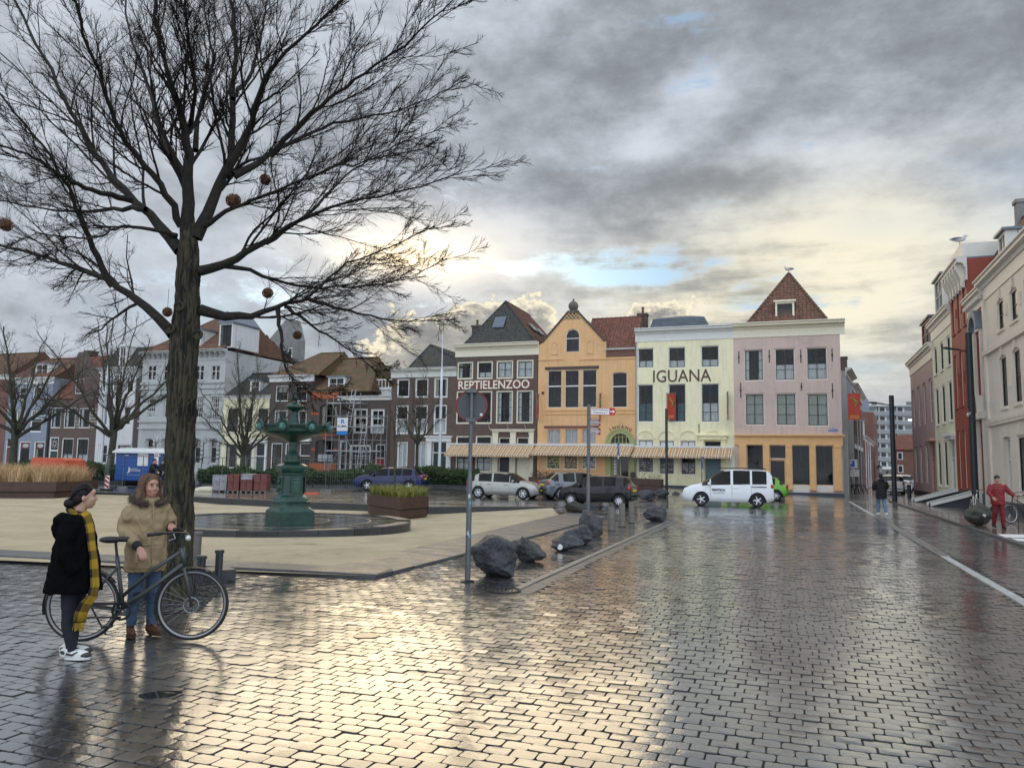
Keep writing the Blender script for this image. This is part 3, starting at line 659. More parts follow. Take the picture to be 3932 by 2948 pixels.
class House:
 def __init__(s,row,crop,xl,xr,yref,zb,name,label,depth=9,cat='house',group=None):
  s.row,s.c = row,crop; s.u0 = row.uv(crop(xl,yref))[0]; s.W = row.uv(crop(xr,yref))[0] - s.u0; s.zb = zb; s.D = depth
  s.root = empty(name,row.pt(s.u0,0,zb),row.rot,label,cat,group); s.ops = []; s.nich = []
 def p(s,x,y,off=0.0):
  u,v = s.row.uv(s.c(x,y),off); return u - s.u0,v - s.zb
 def r(s,x0,y0,x1,y1):
  xm,ym = (x0 + x1) / 2,(y0 + y1) / 2
  return s.p(x0,ym)[0],s.p(xm,y1)[1],s.p(x1,ym)[0],s.p(xm,y0)[1]
 def v(s,x,y): return s.p(x,y)[1]
 def win(s,rc,cols=2,rows=4,fm=None,sm=None,fw=.09,bw=.035,transom=None,curtain=None,arch=0.0,rec=.07,px=True,sill=None,glass=None,tb=.05,name='window',back=None,grid=None):
  a,b,c,d = s.r(*rc) if px else rc
  if curtain is None and glass is None and arch < .9:
   q_ = RW.random()
   curtain = ('sides',M_CURT2) if q_ < .16 else ('third',M_CURT) if q_ < .26 else ('top',M_CURT2) if q_ < .38 else ('low',M_CURT2) if q_ < .46 else None
  fm = fm or M_WHITE; sm = sm or M_BLACK; s.ops.append((a,b,c,d,arch)); hw = (c - a) / 2; um = (a + c) / 2
  y0 = rec; mb = MB()
  spring = d - (hw * arch if arch else 0)
  def arcpts(o,n=14):       # arch outline inset by o
   rx,rz = hw - o,hw * arch - o
   return [(um + rx * math.cos(math.pi * i / n),spring + rz * math.sin(math.pi * i / n)) for i in range(n + 1)]
  def rail(u0,u1,v0,v1,ya,yb): mb.box(u0,u1,ya,yb,v0,v1)
  rail(a,a + fw,b,spring,y0,y0 + .10); rail(c - fw,c,b,spring,y0,y0 + .10); rail(a + fw,c - fw,b,b + fw,y0,y0 + .10)
  if not arch: rail(a + fw,c - fw,d - fw,d,y0,y0 + .10)
  else:
   o_,i_ = arcpts(0),arcpts(fw)
   for k in range(len(o_) - 1): mb.prism([o_[k],o_[k + 1],i_[k + 1],i_[k]],'y',y0,y0 + .10)
  W = mb.build(name,fm,s.root)
  mb = MB(); ia,ib,ic,id_ = a + fw,b + fw,c - fw,d - fw; ya,yb = y0 + .025,y0 + .075
  sw = .045
  mb.box(ia,ia + sw,ya,yb,ib,spring if arch else id_); mb.box(ic - sw,ic,ya,yb,ib,spring if arch else id_); mb.box(ia + sw,ic - sw,ya,yb,ib,ib + sw)
  if not arch: mb.box(ia + sw,ic - sw,ya,yb,id_ - sw,id_)
  def topat(u):
   if not arch: return id_ - sw
   q = min(1,abs(u - um) / max(.01,hw - fw)); return spring + (hw * arch - fw) * math.sqrt(max(0,1 - q * q)) - .005
  for k in range(1,cols):
   u = ia + (ic - ia) * k / cols; w_ = bw * (1.7 if (cols == 2 or cols == 4 and k == 2) else 1); mb.box(u - w_ / 2,u + w_ / 2,ya + .008,yb - .008,ib + sw,topat(u))
  hh = (id_ if not arch else d - fw)
  for k in range(1,rows):
   v = ib + (hh - ib) * k / rows
   if arch and v > spring: w2 = (hw - fw) * math.sqrt(max(0,1 - ((v - spring) / max(.01,hw * arch - fw)) ** 2)); mb.box(um - w2,um + w2,ya + .010,yb - .010,v - bw / 2,v + bw / 2)
   else: mb.box(ia + sw,ic - sw,ya + .010,yb - .010,v - bw / 2,v + bw / 2)
  mb.build('sash',sm,W)
  if transom: MB().box(ia + .001,ic - .001,y0 - .015,y0 + .09,ib + (hh - ib) * transom - tb / 2,ib + (hh - ib) * transom + tb / 2).build('transom',fm,W)
  if not arch: mesh_obj('pane',[(ia,y0 + .06,ib),(ic,y0 + .06,ib),(ic,y0 + .06,id_),(ia,y0 + .06,id_)],[(0,1,2,3)],glass or M_GLASS,W)
  else:
   pts = [(ia,ib),(ic,ib)] + arcpts(fw); mesh_obj('pane',[(u,y0 + .06,v) for u,v in pts],[tuple(range(len(pts)))],glass or M_GLASS,W)
  if curtain:
   kind,m_ = curtain if isinstance(curtain,tuple) else (curtain,M_CURT)
   lo,hi = {'full': (0,1),'low': (0,.5),'third': (0,.36),'top': (.6,1),'sides': (0,1)}[kind]; mb = MB(); n = 28; vv = []
   for k in range(n + 1):
    q = k / n
    if kind == 'sides' and .24 < q < .76: continue
    u = ia + .01 + (ic - ia - .02) * q; y = y0 + .17 + .022 * math.sin(k * 1.9 + rc[0])
    vv.append(((u,y,ib + .01 + (hh - ib) * lo),(u,y,ib - .01 + (hh - ib) * hi)))
   halves = [vv] if kind != 'sides' else [vv[:len(vv) // 2],vv[len(vv) // 2:]]
   for hv in halves:
    mb = MB()
    vs2 = [p for q in hv for p in q]; mb.add(vs2,[(2 * k,2 * k + 2,2 * k + 3,2 * k + 1) for k in range(len(hv) - 1)])
    mb.build('curtain',m_,W)
  if sill is not None: MB().box(a - .05,c + .05,-.07,rec + .02,b - .085,b - .002).build('sill',sill,W)
  return W
 def arch_op(s,rc,arch): s.ops.append((*s.r(*rc),arch))
 def wall(s,m,top=None,prof=None,rev=.18,name='wall',sides=True,v0=-.6,side_m=None,ends=(None,None),stop=None):
  """front wall with real openings; prof = [(u, v) ...] outline of the top"""
  prof = prof or [(0,top),(s.W,top)]
  def tv(u):
   for (ua,va),(ub,vb) in zip(prof[:-1],prof[1:]):
    if ua - 1e-6 <= u <= ub + 1e-6: return va + (vb - va) * (u - ua) / max(1e-6,ub - ua)
   return prof[-1][1]
  us = sorted({round(q,4) for o in s.ops for q in (o[0],o[2])} | {round(q[0],4) for q in prof} | {0.0,round(s.W,4)})
  us = [min(q,s.W) for q in us if -1e-3 <= q <= s.W + 1e-3]; mb = MB()
  for ua,ub in zip(us[:-1],us[1:]):
   if ub - ua < 1e-4: continue
   um = (ua + ub) / 2; lst = sorted([(o[1],o[3]) for o in s.ops if o[0] < um < o[2]]); v = v0
   for (lo,hi) in lst:
    if lo > v + 1e-4: mb.add([(ua,0,v),(ub,0,v),(ub,0,lo),(ua,0,lo)],[(0,1,2,3)])
    v = max(v,hi)
   mb.add([(ua,0,v),(ub,0,v),(ub,0,tv(ub - 1e-5)),(ua,0,tv(ua + 1e-5))],[(0,1,2,3)])
  for (a,b,c,d,ar) in s.ops:
   sp = d - ((c - a) / 2 * ar if ar else 0)
   mb.add([(a,0,b),(a,0,sp),(a,rev,sp),(a,rev,b)],[(0,1,2,3)]); mb.add([(c,0,b),(c,rev,b),(c,rev,sp),(c,0,sp)],[(0,1,2,3)])
   mb.add([(a,0,b),(a,rev,b),(c,rev,b),(c,0,b)],[(0,1,2,3)])
   if not ar: mb.add([(a,0,d),(c,0,d),(c,rev,d),(a,rev,d)],[(0,1,2,3)])
   else:
    hw = (c - a) / 2; um = (a + c) / 2; n = 14; ps = [(um + hw * math.cos(math.pi * i / n),sp + hw * ar * math.sin(math.pi * i / n)) for i in range(n + 1)]
    for q,w in zip(ps[:-1],ps[1:]):
     mb.add([(q[0],0,q[1]),(q[0],0,d),(w[0],0,d),(w[0],0,w[1])],[(0,1,2,3)]); mb.add([(q[0],0,q[1]),(w[0],0,w[1]),(w[0],rev,w[1]),(q[0],rev,q[1])],[(0,1,2,3)])
  o = mb.build(name,m,s.root)
  if sides:
   st = stop if stop is not None else min(prof[0][1],prof[-1][1]); D = s.D; sm = side_m or m
   mb = MB(); mb.add([(0,.0,v0),(0,0,prof[0][1]),(0,D,st),(0,D,v0)],[(0,1,2,3)]); mb.add([(s.W,0,v0),(s.W,D,v0),(s.W,D,st),(s.W,0,prof[-1][1])],[(0,1,2,3)])
   mb.add([(0,D,v0),(0,D,st),(s.W,D,st),(s.W,D,v0)],[(0,1,2,3)]); mb.build('side_wall',sm,s.root)
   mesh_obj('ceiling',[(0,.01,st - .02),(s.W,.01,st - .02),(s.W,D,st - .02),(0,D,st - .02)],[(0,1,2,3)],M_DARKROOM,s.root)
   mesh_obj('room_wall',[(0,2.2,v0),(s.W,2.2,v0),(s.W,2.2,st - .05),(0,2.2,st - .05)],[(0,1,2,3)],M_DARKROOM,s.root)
  return o
 def cornice(s,vt,h,proj,m,u0=None,u1=None,name='cornice',frieze=.55,dent=0):
  u0 = -.08 if u0 is None else u0; u1 = s.W + .08 if u1 is None else u1; fb = vt - h
  pr = [(0.0,fb),(-.05,fb),(-.05,fb + .05),(-.035,fb + .05),(-.035,vt - h * (1 - frieze)),(-.10,vt - h * (1 - frieze) + .03),(-.14,vt - h * (1 - frieze) * .62),(-proj * .8,vt - h * (1 - frieze) * .5),(-proj * .8,vt - h * .12),(-proj,vt - h * .06),(-proj,vt),(.05,vt + .04),(.05,fb)]
  o = MB().prism(pr,'x',u0,u1).build(name,m,s.root)
  if dent:
   mb = MB(); n = int((u1 - u0) / dent)
   for i in range(n): mb.box(u0 + dent * (i + .3),u0 + dent * (i + .7),-proj * .7,-.03,vt - h * .62,vt - h * .42)
   mb.build('dentils',m,o)
  return o
 def band(s,u0,u1,v0,v1,y0,m,name='band',y1=.0): return MB().box(u0,u1,y0,y1,v0,v1).build(name,m,s.root)
 def roof_hip(s,v,rise,m,back=None,hip=None,u0=None,u1=None,front_in=.1,singles=0,w=.25,l=.32,ridge_u=None,both=True,mside=None):
  """hipped front, ridge running back"""
  u0 = .15 if u0 is None else u0; u1 = s.W - .15 if u1 is None else u1; D = back or s.D; um = (u0 + u1) / 2 if ridge_u is None else ridge_u; hip = hip or (u1 - u0) * .35
  A,B,Ap,Bk = (u0,front_in,v),(u1,front_in,v),(um,front_in + hip,v + rise),(um,D,v + rise)
  rf = tiled(s.root,'roof',[A,B,Ap,Ap],m,w,l,singles)
  tiled(rf,'roof_slope',[B,(u1,D,v),Bk,Ap],mside or m,w,l); tiled(rf,'roof_slope',[(u0,D,v),A,Ap,Bk],m,w,l)
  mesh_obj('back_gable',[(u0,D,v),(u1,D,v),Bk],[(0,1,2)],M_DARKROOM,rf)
  ridge(rf,[A,Ap],m); ridge(rf,[B,Ap],m); ridge(rf,[Ap,Bk],m); return rf
 def roof_gable_along(s,v,rise,m,u0=None,u1=None,D=None,y0=-.05,hipl=0.0,hipr=0.0,singles=0,ends=None,w=.25,l=.32,gable_m=None):
  """ridge parallel to the street"""
  u0 = 0 if u0 is None else u0; u1 = s.W if u1 is None else u1; D = D or s.D; ym = (y0 + D) / 2
  rl,rr = (u0 + hipl,ym,v + rise),(u1 - hipr,ym,v + rise)
  rf = tiled(s.root,'roof',[(u0,y0,v),(u1,y0,v),rr,rl],m,w,l,singles)
  tiled(rf,'roof_slope',[(u1,D,v),(u0,D,v),rl,rr],m,w,l)
  gm = gable_m or m
  if hipr: tiled(rf,'roof_slope',[(u1,y0,v),(u1,D,v),rr,rr],m,w,l); ridge(rf,[(u1,y0,v),rr],m)
  else: mesh_obj('gable_end',[(u1,y0,v),(u1,D,v),rr],[(0,1,2)],gm,rf)
  if hipl: tiled(rf,'roof_slope',[(u0,D,v),(u0,y0,v),rl,rl],m,w,l); ridge(rf,[(u0,y0,v),rl],m)
  else: mesh_obj('gable_end',[(u0,D,v),(u0,y0,v),rl],[(0,1,2)],gm,rf)
  ridge(rf,[rl,rr],m); return rf
 def chimney(s,u,y,v0,v1,m,w=.7,parent=None,pot=True):
  mb = MB().box(u - w / 2,u + w / 2,y,y + w,v0,v1 - .18).box(u - w / 2 - .07,u + w / 2 + .07,y - .07,y + w + .07,v1 - .18,v1)
  o = mb.build('chimney',m,parent or s.root)
  if pot: MB().lathe([(.11,0),(.13,.05),(.10,.1),(.10,.45),(.13,.5),(.12,.55)],10,(u,y + w / 2,v1)).build('chimney_pot',T_RED,o if parent is None else parent)
  return o
 def dormer(s,u0,u1,y0,v0,v1,m,roofm,back=2.5,parent=None,arch=False,cheek=None,cols=2,rows=2):
  d = MB().box(u0 - .0,u0 + .14,y0,y0 + .12,v0,v1).box(u1 - .14,u1,y0,y0 + .12,v0,v1).box(u0 + .14,u1 - .14,y0,y0 + .12,v1 - .14,v1).box(u0 + .14,u1 - .14,y0,y0 + .12,v0,v0 + .12).build('dormer',m,parent or s.root)
  MB().box(u0 + .01,u0 + .06,y0 + .121,y0 + back,v0,v1).box(u1 - .06,u1 - .01,y0 + .121,y0 + back,v0,v1).build('dormer_cheek',cheek or m,d)
  MB().box(u0 - .12,u1 + .12,y0 - .15,y0 + back,v1,v1 + .12).build('dormer_roof',roofm,d)
  mesh_obj('pane',[(u0 + .14,y0 + .07,v0 + .12),(u1 - .14,y0 + .07,v0 + .12),(u1 - .14,y0 + .07,v1 - .14),(u0 + .14,y0 + .07,v1 - .14)],[(0,1,2,3)],M_GLASS,d)
  mb = MB()
  for k in range(1,cols): q = u0 + .14 + (u1 - u0 - .28) * k / cols; mb.box(q - .025,q + .025,y0 + .03,y0 + .09,v0 + .12,v1 - .14)
  for k in range(1,rows): q = v0 + .12 + (v1 - v0 - .26) * k / rows; mb.box(u0 + .14,u1 - .14,y0 + .035,y0 + .085,q - .02,q + .02)
  if mb.v: mb.build('glazing_bar',M_BLACK if m is not M_WHITE else M_WHITE,d)
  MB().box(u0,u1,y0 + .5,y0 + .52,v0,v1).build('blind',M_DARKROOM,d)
  return d
 def pipe(s,u,v0,v1,m=None): return MB().tube([(u,-.08,v0),(u,-.08,v1)],.05,8).build('drain_pipe',m or M_GUT,s.root)
 def door(s,rc,m,px=True,glass_top=.25,panels=2,fm=None,fw=.08,rec=.14,name='door'):
  a,b,c,d = s.r(*rc) if px else rc; s.ops.append((a,b,c,d,0)); fm = fm or M_WHITE; mb = MB()
  mb.box(a,a + fw,rec - .08,rec + .05,b,d); mb.box(c - fw,c,rec - .08,rec + .05,b,d); mb.box(a + fw,c - fw,rec - .08,rec + .05,d - fw,d)
  vt = d - (d - b) * glass_top if glass_top else d - fw
  if glass_top: mb.box(a + fw,c - fw,rec - .08,rec + .05,vt - fw / 2,vt + fw / 2)
  F = mb.build('door_frame',fm,s.root)
  L = MB(); ia,ic,ib,it = a + fw,c - fw,b,vt - (fw / 2 if glass_top else 0)
  L.box(ia,ic,rec,rec + .05,ib,it); w = ic - ia
  for k in range(panels):
   p0 = ib + .12 + (it - ib - .16) * k / panels; p1 = ib + .06 + (it - ib - .16) * (k + 1) / panels
   L.box(ia + w * .14,ia + w * .47,rec - .012,rec,p0,p1); L.box(ia + w * .53,ia + w * .86,rec - .012,rec,p0,p1)
  D_ = L.build(name,m,s.root); MB().ell((ic - .12,rec - .04,ib + 1.0),(.035,.035,.035),8,6).build('handle',M_IRON,D_)
  if glass_top: mesh_obj('pane',[(ia,rec + .01,vt + fw / 2),(ic,rec + .01,vt + fw / 2),(ic,rec + .01,d - fw),(ia,rec + .01,d - fw)],[(0,1,2,3)],M_GLASS,F)
  return D_
# ================================================================= CENTRE ROW
RC = Row(*[*gp(3242,1907)[:2]],R(-20))
def zb_at(row,crop,x,y=1000):
 u,_ = row.uv(crop(x,y)); p = row.pt(u); return terrain(p.x,p.y)
B_BROWN = mat('brown brick',(.115,.070,.055),.8,kind='brick',mortar=(.16,.14,.12))
B_DARK = mat('dark brown brick',(.085,.055,.045),.8,kind='brick',mortar=(.13,.12,.11))
B_RED = mat('red brick',(.20,.075,.050),.8,kind='brick',mortar=(.20,.17,.15))
P_ORANGE = mat('orange painted brick',(.76,.45,.21),.65,var=.05,kind='plaster',bump=.12,bs=30,bscl=(1,1,4))
P_YELLOW = mat('pale yellow paint',(.88,.81,.53),.65,var=.04,kind='plaster',bump=.12,bs=30,bscl=(1,1,4))
P_PINK = mat('dusty pink paint',(.62,.475,.405),.65,var=.05,kind='plaster',bump=.15,bs=30,bscl=(1,1,4))
M_SHOP = mat('apricot shopfront paint',(.78,.45,.19),.5,var=.08,vs=3)
M_OLIVE = mat('olive green paint',(.34,.36,.15),.5,var=.08)
M_PLINTH = mat('dark blue plinth',(.045,.060,.075),.6,var=.2)
M_MAROON = mat('maroon signboard',(.16,.055,.050),.6,var=.1)
M_LETC = mat('cream lettering',(.84,.78,.60),.5,var=0); M_LETB = mat('brown lettering',(.10,.050,.040),.5,var=0)
M_STRIPE = mat('striped awning cloth',(.7,.5,.3),.8,kind='stripe',var=0,w=.46,sa=(.66,.55,.36),sb=(.50,.28,.14),sc=(.28,.085,.05))
M_ALU = mat('aluminium',(.55,.55,.54),.35,.7,var=.08)
M_STEEL = mat('galvanised steel',(.28,.30,.31),.42,.7,var=.15)
def poster(parent,u0,u1,v0,v1,y,seed,cols):
 m = bpy.data.materials.new('animal poster'); m.use_nodes = True; t = m.node_tree; b = t.nodes['Principled BSDF']; tc = t.nodes.new('ShaderNodeTexCoord')
 n = nnoise(t,tc.outputs['Object'],3.2,4,.6,1.5,(seed,0,0)); cc = nmix(t,n.smooth(.42,.54),cols[0],cols[1]); cc = nmix(t,nnoise(t,tc.outputs['Object'],9,4,.6,.8,(seed,3,0)).smooth(.55,.65),cc,cols[2])
 t.links.new(cc,b.inputs['Base Color']); b.inputs['Roughness'].default_value = .35
 return mesh_obj('poster',[(u0,y,v0),(u1,y,v0),(u1,y,v1),(u0,y,v1)],[(0,1,2,3)],m,parent)
def awning(h,x0,x1,yt,yb,xb0,label,proj=1.5):
 u0,vt = h.p(x0,yt); u1 = h.p(x1,yt)[0]; vb = h.row.uv(h.c(xb0,yb),-proj)[1] - h.zb
 loc = h.row.pt(h.u0 + u0,0,h.zb + vt); A = empty('awning',loc,h.row.rot,label,'awning','striped awnings along the reptile zoo'); w = u1 - u0; dv = vb - vt
 n = int(w / .30); v = []
 for i in range(n * 2 + 1):
  q = i / (n * 2) * w; sg = .02 * math.sin(i * 1.7); v += [(q,-.05,0),(q,-proj * .5,dv * .5 - .03 + sg * .3),(q,-proj,dv + sg * .2),(q,-proj - .005,dv - .17 - .03 * (i % 2))]
 f = [(i * 4 + j,i * 4 + 4 + j,i * 4 + 5 + j,i * 4 + 1 + j) for i in range(n * 2) for j in range(3)]
 mesh_obj('cloth',v,f,M_STRIPE,A,False)
 MB().box(-.02,w + .02,-.14,.0,-.02,.12).build('roller_case',M_ALU,A); MB().tube([(0,-proj + .03,dv - .02),(w,-proj + .03,dv - .02)],.035,8).build('front_bar',M_ALU,A)
 for q in (.25,w / 2,w - .25): MB().tube([(q,-.02,-.9),(q,-proj * .55,dv - .35),(q,-proj + .04,dv - .04)],.018,6).build('folding_arm',M_ALU,A)
 return A
def banner(row,crop,x,y0,y1,w,label,dark=False,out=.25,crop_off=0.0,txt=True):
 u,v1 = row.uv(crop(x,y0),-out - w / 2); v0 = row.uv(crop(x,y1),-out - w / 2)[1]
 b = empty('wall_banner',row.pt(u,0,v0),row.rot + R(crop_off),label,'banner','red zoo banners on brackets'); H = v1 - v0
 mesh_obj('cloth',[(0,-out,.08),(0,-out - w,.08),(0,-out - w,H - .08),(0,-out,H - .08)],[(0,1,2,3)],mat('red banner cloth',(.42,.045,.02),.6,var=.2,vs=2),b)
 mb = MB()
 for z in (.02,H - .02): mb.tube([(0,0,z),(0,-out - w - .08,z)],.022,6)
 mb.tube([(0,-out + .06,0),(0,-out + .06,H)],.015,6); mb.tube([(0,-out - w - .06,0),(0,-out - w - .06,H)],.015,6); mb.build('bracket',M_STEEL,b)
 mb = MB()
 for sgn in (-1,1):
  pts = [(sgn * .012,-out - w * (.5 + .22 * math.sin(q * 5.2)),H * (.48 + .42 * q)) for q in np.linspace(0,1,14)]; mb.tube(pts,[.01 + .05 * math.sin(math.pi * min(1,q + .12)) for q in np.linspace(0,1,14)],6)
  for q in (.45,.72): c_ = (sgn * .012,-out - w * (.5 + .22 * math.sin(q * 5.2)),H * (.48 + .42 * q)); mb.tube([c_,(c_[0],c_[1] - .16,c_[2] + .08)],.018,5); mb.tube([c_,(c_[0],c_[1] + .16,c_[2] - .08)],.018,5)
 mb.build('lizard_motif',mat('lizard green',(.25,.28,.06),.6,var=.3,vs=9),b)
 if txt:
  for sgn,rz in ((-1,90),(1,-90)): text_mesh('ZOO',.3,mat('gold lettering',(.75,.42,.10),.5,var=0),b,'lettering',(-sgn * -.012 if False else sgn * .012,-out - w / 2,.28),(R(90),0,R(90 if sgn > 0 else -90)),.006,fit=(w * .72,.22))
 return b
def pilaster(h,u0,u1,v0,v1,m,y=-.10,name='pilaster'):
 w = u1 - u0; mb = MB().box(u0,u1,y,0,v0,v1).box(u0 - .03,u1 + .03,y - .03,0,v0,v0 + .22).box(u0 - .03,u1 + .03,y - .03,0,v1 - .16,v1 - .04).box(u0 + w * .28,u1 - w * .28,y - .025,y,v0 + .35,v1 - .3)
 return mb.build(name,m,h.root)
h = House(RC,c3,187,803,1000,zb_at(RC,c3,450),'brick_house','dark brown brick house with cream REPTIELENZOO lettering and black hipped roof',10)
vt = h.v(500,428); vw = h.v(500,520)
for rc,cu in (((205,563,325,695),'sides'),((353,558,472,692),'third'),((498,552,624,690),'full'),((650,547,777,687),'full')): h.win(rc,2,2,M_CREAM,fw=.13,curtain=cu)
for rc,cu in (((197,780,315,1028),None),((343,780,466,1028),None),((495,778,622,1026),'sides'),((648,775,775,1024),'sides')): h.win(rc,2,4,M_CREAM,fw=.13,curtain=cu)
for rc in ((193,1117,313,1390),(340,1115,464,1390)): h.win(rc,2,4,M_CREAM,fw=.13,curtain='third')
zf = .02
a,b,c,d = h.r(515,1130,600,1440); h.door((a,zf,c,d),M_BLACK,px=False,glass_top=.22,fm=M_CREAM)
a,b,c,d = h.r(650,1128,740,1440); h.door((a,zf,c,d),M_CREAM,px=False,glass_top=.22,fm=M_CREAM,panels=3)
h.wall(B_BROWN,top=vt - .05)
a,b,c,d = h.r(468,1068,780,1450)
MB().box(a,c,-.20,.0,d - .22,d).box(a - .08,c + .08,-.28,.0,d - .08,d - .0).build('portal_lintel',M_CREAM,h.root)
for x0,x1 in ((470,512),(604,645),(744,778)): pilaster(h,h.p(x0,1250)[0],h.p(x1,1250)[0],0,d - .24,M_CREAM)
h.cornice(vt,vt - vw,.55,M_CREAM)
a,b,c,d = h.r(197,700,775,772); MB().box(a,c,-.04,-.002,b,d).build('signboard',M_MAROON,h.root)
a,b,c,d = h.r(217,702,748,767); text_mesh('REPTIELENZOO',1,M_LETC,h.root,'lettering',((a + c) / 2,-.05,(b + d) / 2),fit=(c - a,d - b),ext=.02,bold=.012)
rf = h.roof_hip(vt,h.row.uv(c3(570,118),3.6)[1] - h.zb - vt,T_DARK,back=10,hip=3.2,u0=h.p(250,437)[0],u1=h.p(790,425)[0],singles=300,mside=T_RUST,ridge_u=h.p(570,118,3.3)[0])
a,b,c,d = h.r(487,265,555,325)
def skylight(h,parent,x,y,z,w,l,tilt,rz=0.0):
 o = MB().box(-w / 2,w / 2,-l / 2,l / 2,0,.1).build('skylight',M_ZINC,parent); o.location = (x,y,z); o.rotation_euler = (tilt,0,rz)
 mesh_obj('pane',[(-w / 2 + .08,-l / 2 + .08,.11),(w / 2 - .08,-l / 2 + .08,.11),(w / 2 - .08,l / 2 - .08,.11),(-w / 2 + .08,l / 2 - .08,.11)],[(0,1,2,3)],mat('skylight glass',(.10,.13,.17),.08,var=0),o)
rise = h.row.uv(c3(570,118),3.6)[1] - h.zb - vt; ang = math.atan2(rise,3.2)
skylight(h,rf,h.p(521,295,1.5)[0],.1 + 1.45,vt + 1.45 * rise / 3.2 + .12,1.0,1.3,ang)
u1r = h.p(790,425)[0]; umr = h.p(570,118,3.3)[0]; sa = math.atan2(rise,u1r - umr)
for yy,f in ((4.0,.42),(5.6,.40)): skylight(h,rf,u1r - (u1r - umr) * f + .1,yy,vt + rise * f + .12,.9,1.1,-0.0,0); bpy.context.scene.collection.objects[-1]
for o in [o for o in rf.children if o.name.startswith('skylight')][1:]: o.rotation_euler = (0,sa,0)
h.chimney(h.p(345,300,4)[0],4.0,vt - .5,h.row.uv(c3(345,262),4.3)[1] - h.zb - .4,B_DARK,.75)
for x in (460,598,728):
 u,v = h.p(x,1080); f = MB().tube([(u,-.1,v),(u - .05,-.75,v + .75)],.015,6).build('flag_pole',M_WHITE,h.root)
 mesh_obj('flag',[(u - .05,-.74,v + .74),(u - .02,-.40,v + .38),(u + .10,-.42,v + .0),(u + .08,-.66,v + .12)],[(0,1,2,3)],mat('faded flag',(.50,.36,.36),.8,var=.4,vs=9),f)
awning(h,165,790,1182,1254,150,'striped orange awning below the REPTIELENZOO windows')
H_REP = h
h = House(RC,c3,808,1541,1000,zb_at(RC,c3,1150),'gabled_house','orange painted gabled house with INGANG over an arched green entrance',10)
ug = h.p(1322,700)[0]; ve = h.v(860,420); vp = h.v(1075,190)
def tallwin(rc):
 w = h.win(rc,2,2,M_WHITE,fw=.05,transom=.58,tb=.10,bw=.04); a,b,c,d = h.r(*rc); mb = MB(); z0 = b + (d - b) * .60
 for k in range(1,4): mb.box(a + (c - a) * k / 4 - .018,a + (c - a) * k / 4 + .018,.10,.14,z0,d - .08)
 for k in range(1,3): mb.box(a + .06,c - .06,.102,.138,z0 + (d - z0) * k / 3 - .016,z0 + (d - z0) * k / 3 + .016)
 mb.build('glazing_bar',M_BLACK,w)
for rc in ((884,628,988,908),(1012,625,1117,908),(1143,622,1250,905)): tallwin(rc)
h.win((1368,640,1478,905),2,4,M_WHITE,fw=.05,arch=.28,transom=.60,tb=.09)
h.win((1018,318,1122,490),2,4,M_WHITE,fw=.06,arch=1.0,transom=.6,tb=.06)
M_GREYBAR = mat('grey glazing paint',(.45,.45,.43),.5)
for rc in ((880,1065,980,1180),(1010,1065,1112,1180),(1140,1065,1247,1180)): h.win(rc,4,2,M_SHOP,M_GREYBAR,fw=.05,curtain='full')
PC = [((.02,.03,.12),(.30,.34,.03),(.55,.52,.05)),((.30,.20,.10),(.08,.045,.02),(.62,.50,.34)),((.06,.05,.08),(.42,.38,.34),(.16,.13,.12))]
for i,rc in enumerate(((872,1255,978,1368),(1000,1255,1110,1370),(1137,1255,1245,1368))):
 a,b,c,d = h.r(*rc); h.ops.append((a,b,c,d,0)); F = MB().box(a,c,.06,.14,b,b + .08).box(a,a + .08,.06,.14,b + .08,d).box(c - .08,c,.06,.14,b + .08,d).box(a + .08,c - .08,.06,.14,d - .08,d).build('poster_frame',M_CREAM,h.root); poster(F,a + .08,c - .08,b + .08,d - .08,.12,i * 3.7,PC[i])
a,b,c,d = h.r(1358,1100,1497,1450); ar = 1.0; h.ops.append((a,.05,c,d,ar)); hw = (c - a) / 2; um = (a + c) / 2; sp = d - hw
mb = MB(); N = 18
for k in range(N):
 t0,t1 = math.pi * k / N,math.pi * (k + 1) / N
 for ri,ro,y in ((hw,hw + .28,-.08),(hw + .28,hw + .42,-.14)): mb.prism([(um + ro * math.cos(t0),sp + ro * math.sin(t0)),(um + ro * math.cos(t1),sp + ro * math.sin(t1)),(um + ri * math.cos(t1),sp + ri * math.sin(t1)),(um + ri * math.cos(t0),sp + ri * math.sin(t0))],'y',y,.0)
mb.box(a - .42,a,-.12,0,0,sp).box(c,c + .42,-.12,0,0,sp).build('arch_surround',M_OLIVE,h.root)
mb = MB().box(a,c,.08,.2,sp - .12,sp)
for k in range(1,5): mb.box(a + (c - a) * k / 5 - .03,a + (c - a) * k / 5 + .03,.09,.18,sp,sp + math.sqrt(max(0,hw ** 2 - (a + (c - a) * k / 5 - um) ** 2)) - .01)
for k in range(5):
 q = a + (c - a) * (k + .5) / 5; rr = (c - a) / 10
 mb.torus((q,.13,sp + hw * .45),rr,.03,'y',10,6,0,math.pi)
mb.build('fanlight_tracery',M_OLIVE,h.root); mesh_obj('pane',[(um + hw * math.cos(math.pi * i / 14),.15,sp + hw * math.sin(math.pi * i / 14)) for i in range(15)],[tuple(range(15))],M_GLASS,h.root)
mb = MB(); mb.box(a,a + .12,.1,.18,.02,sp - .12).box(c - .12,c,.1,.18,.02,sp - .12).box(um - .05,um + .05,.1,.18,.02,sp - .12).build('door_frame',M_OLIVE,h.root)
D_ = mesh_obj('door',[(a + .1,.15,.02),(c - .1,.15,.02),(c - .1,.15,sp - .12),(a + .1,.15,sp - .12)],[(0,1,2,3)],mat('smoked door glass',(.02,.025,.028),.06,var=0),h.root)
q = MB().box(a + .2,a + .42,.08,.1,.75,2.35).build('entrance_strip',M_WHITE,h.root)
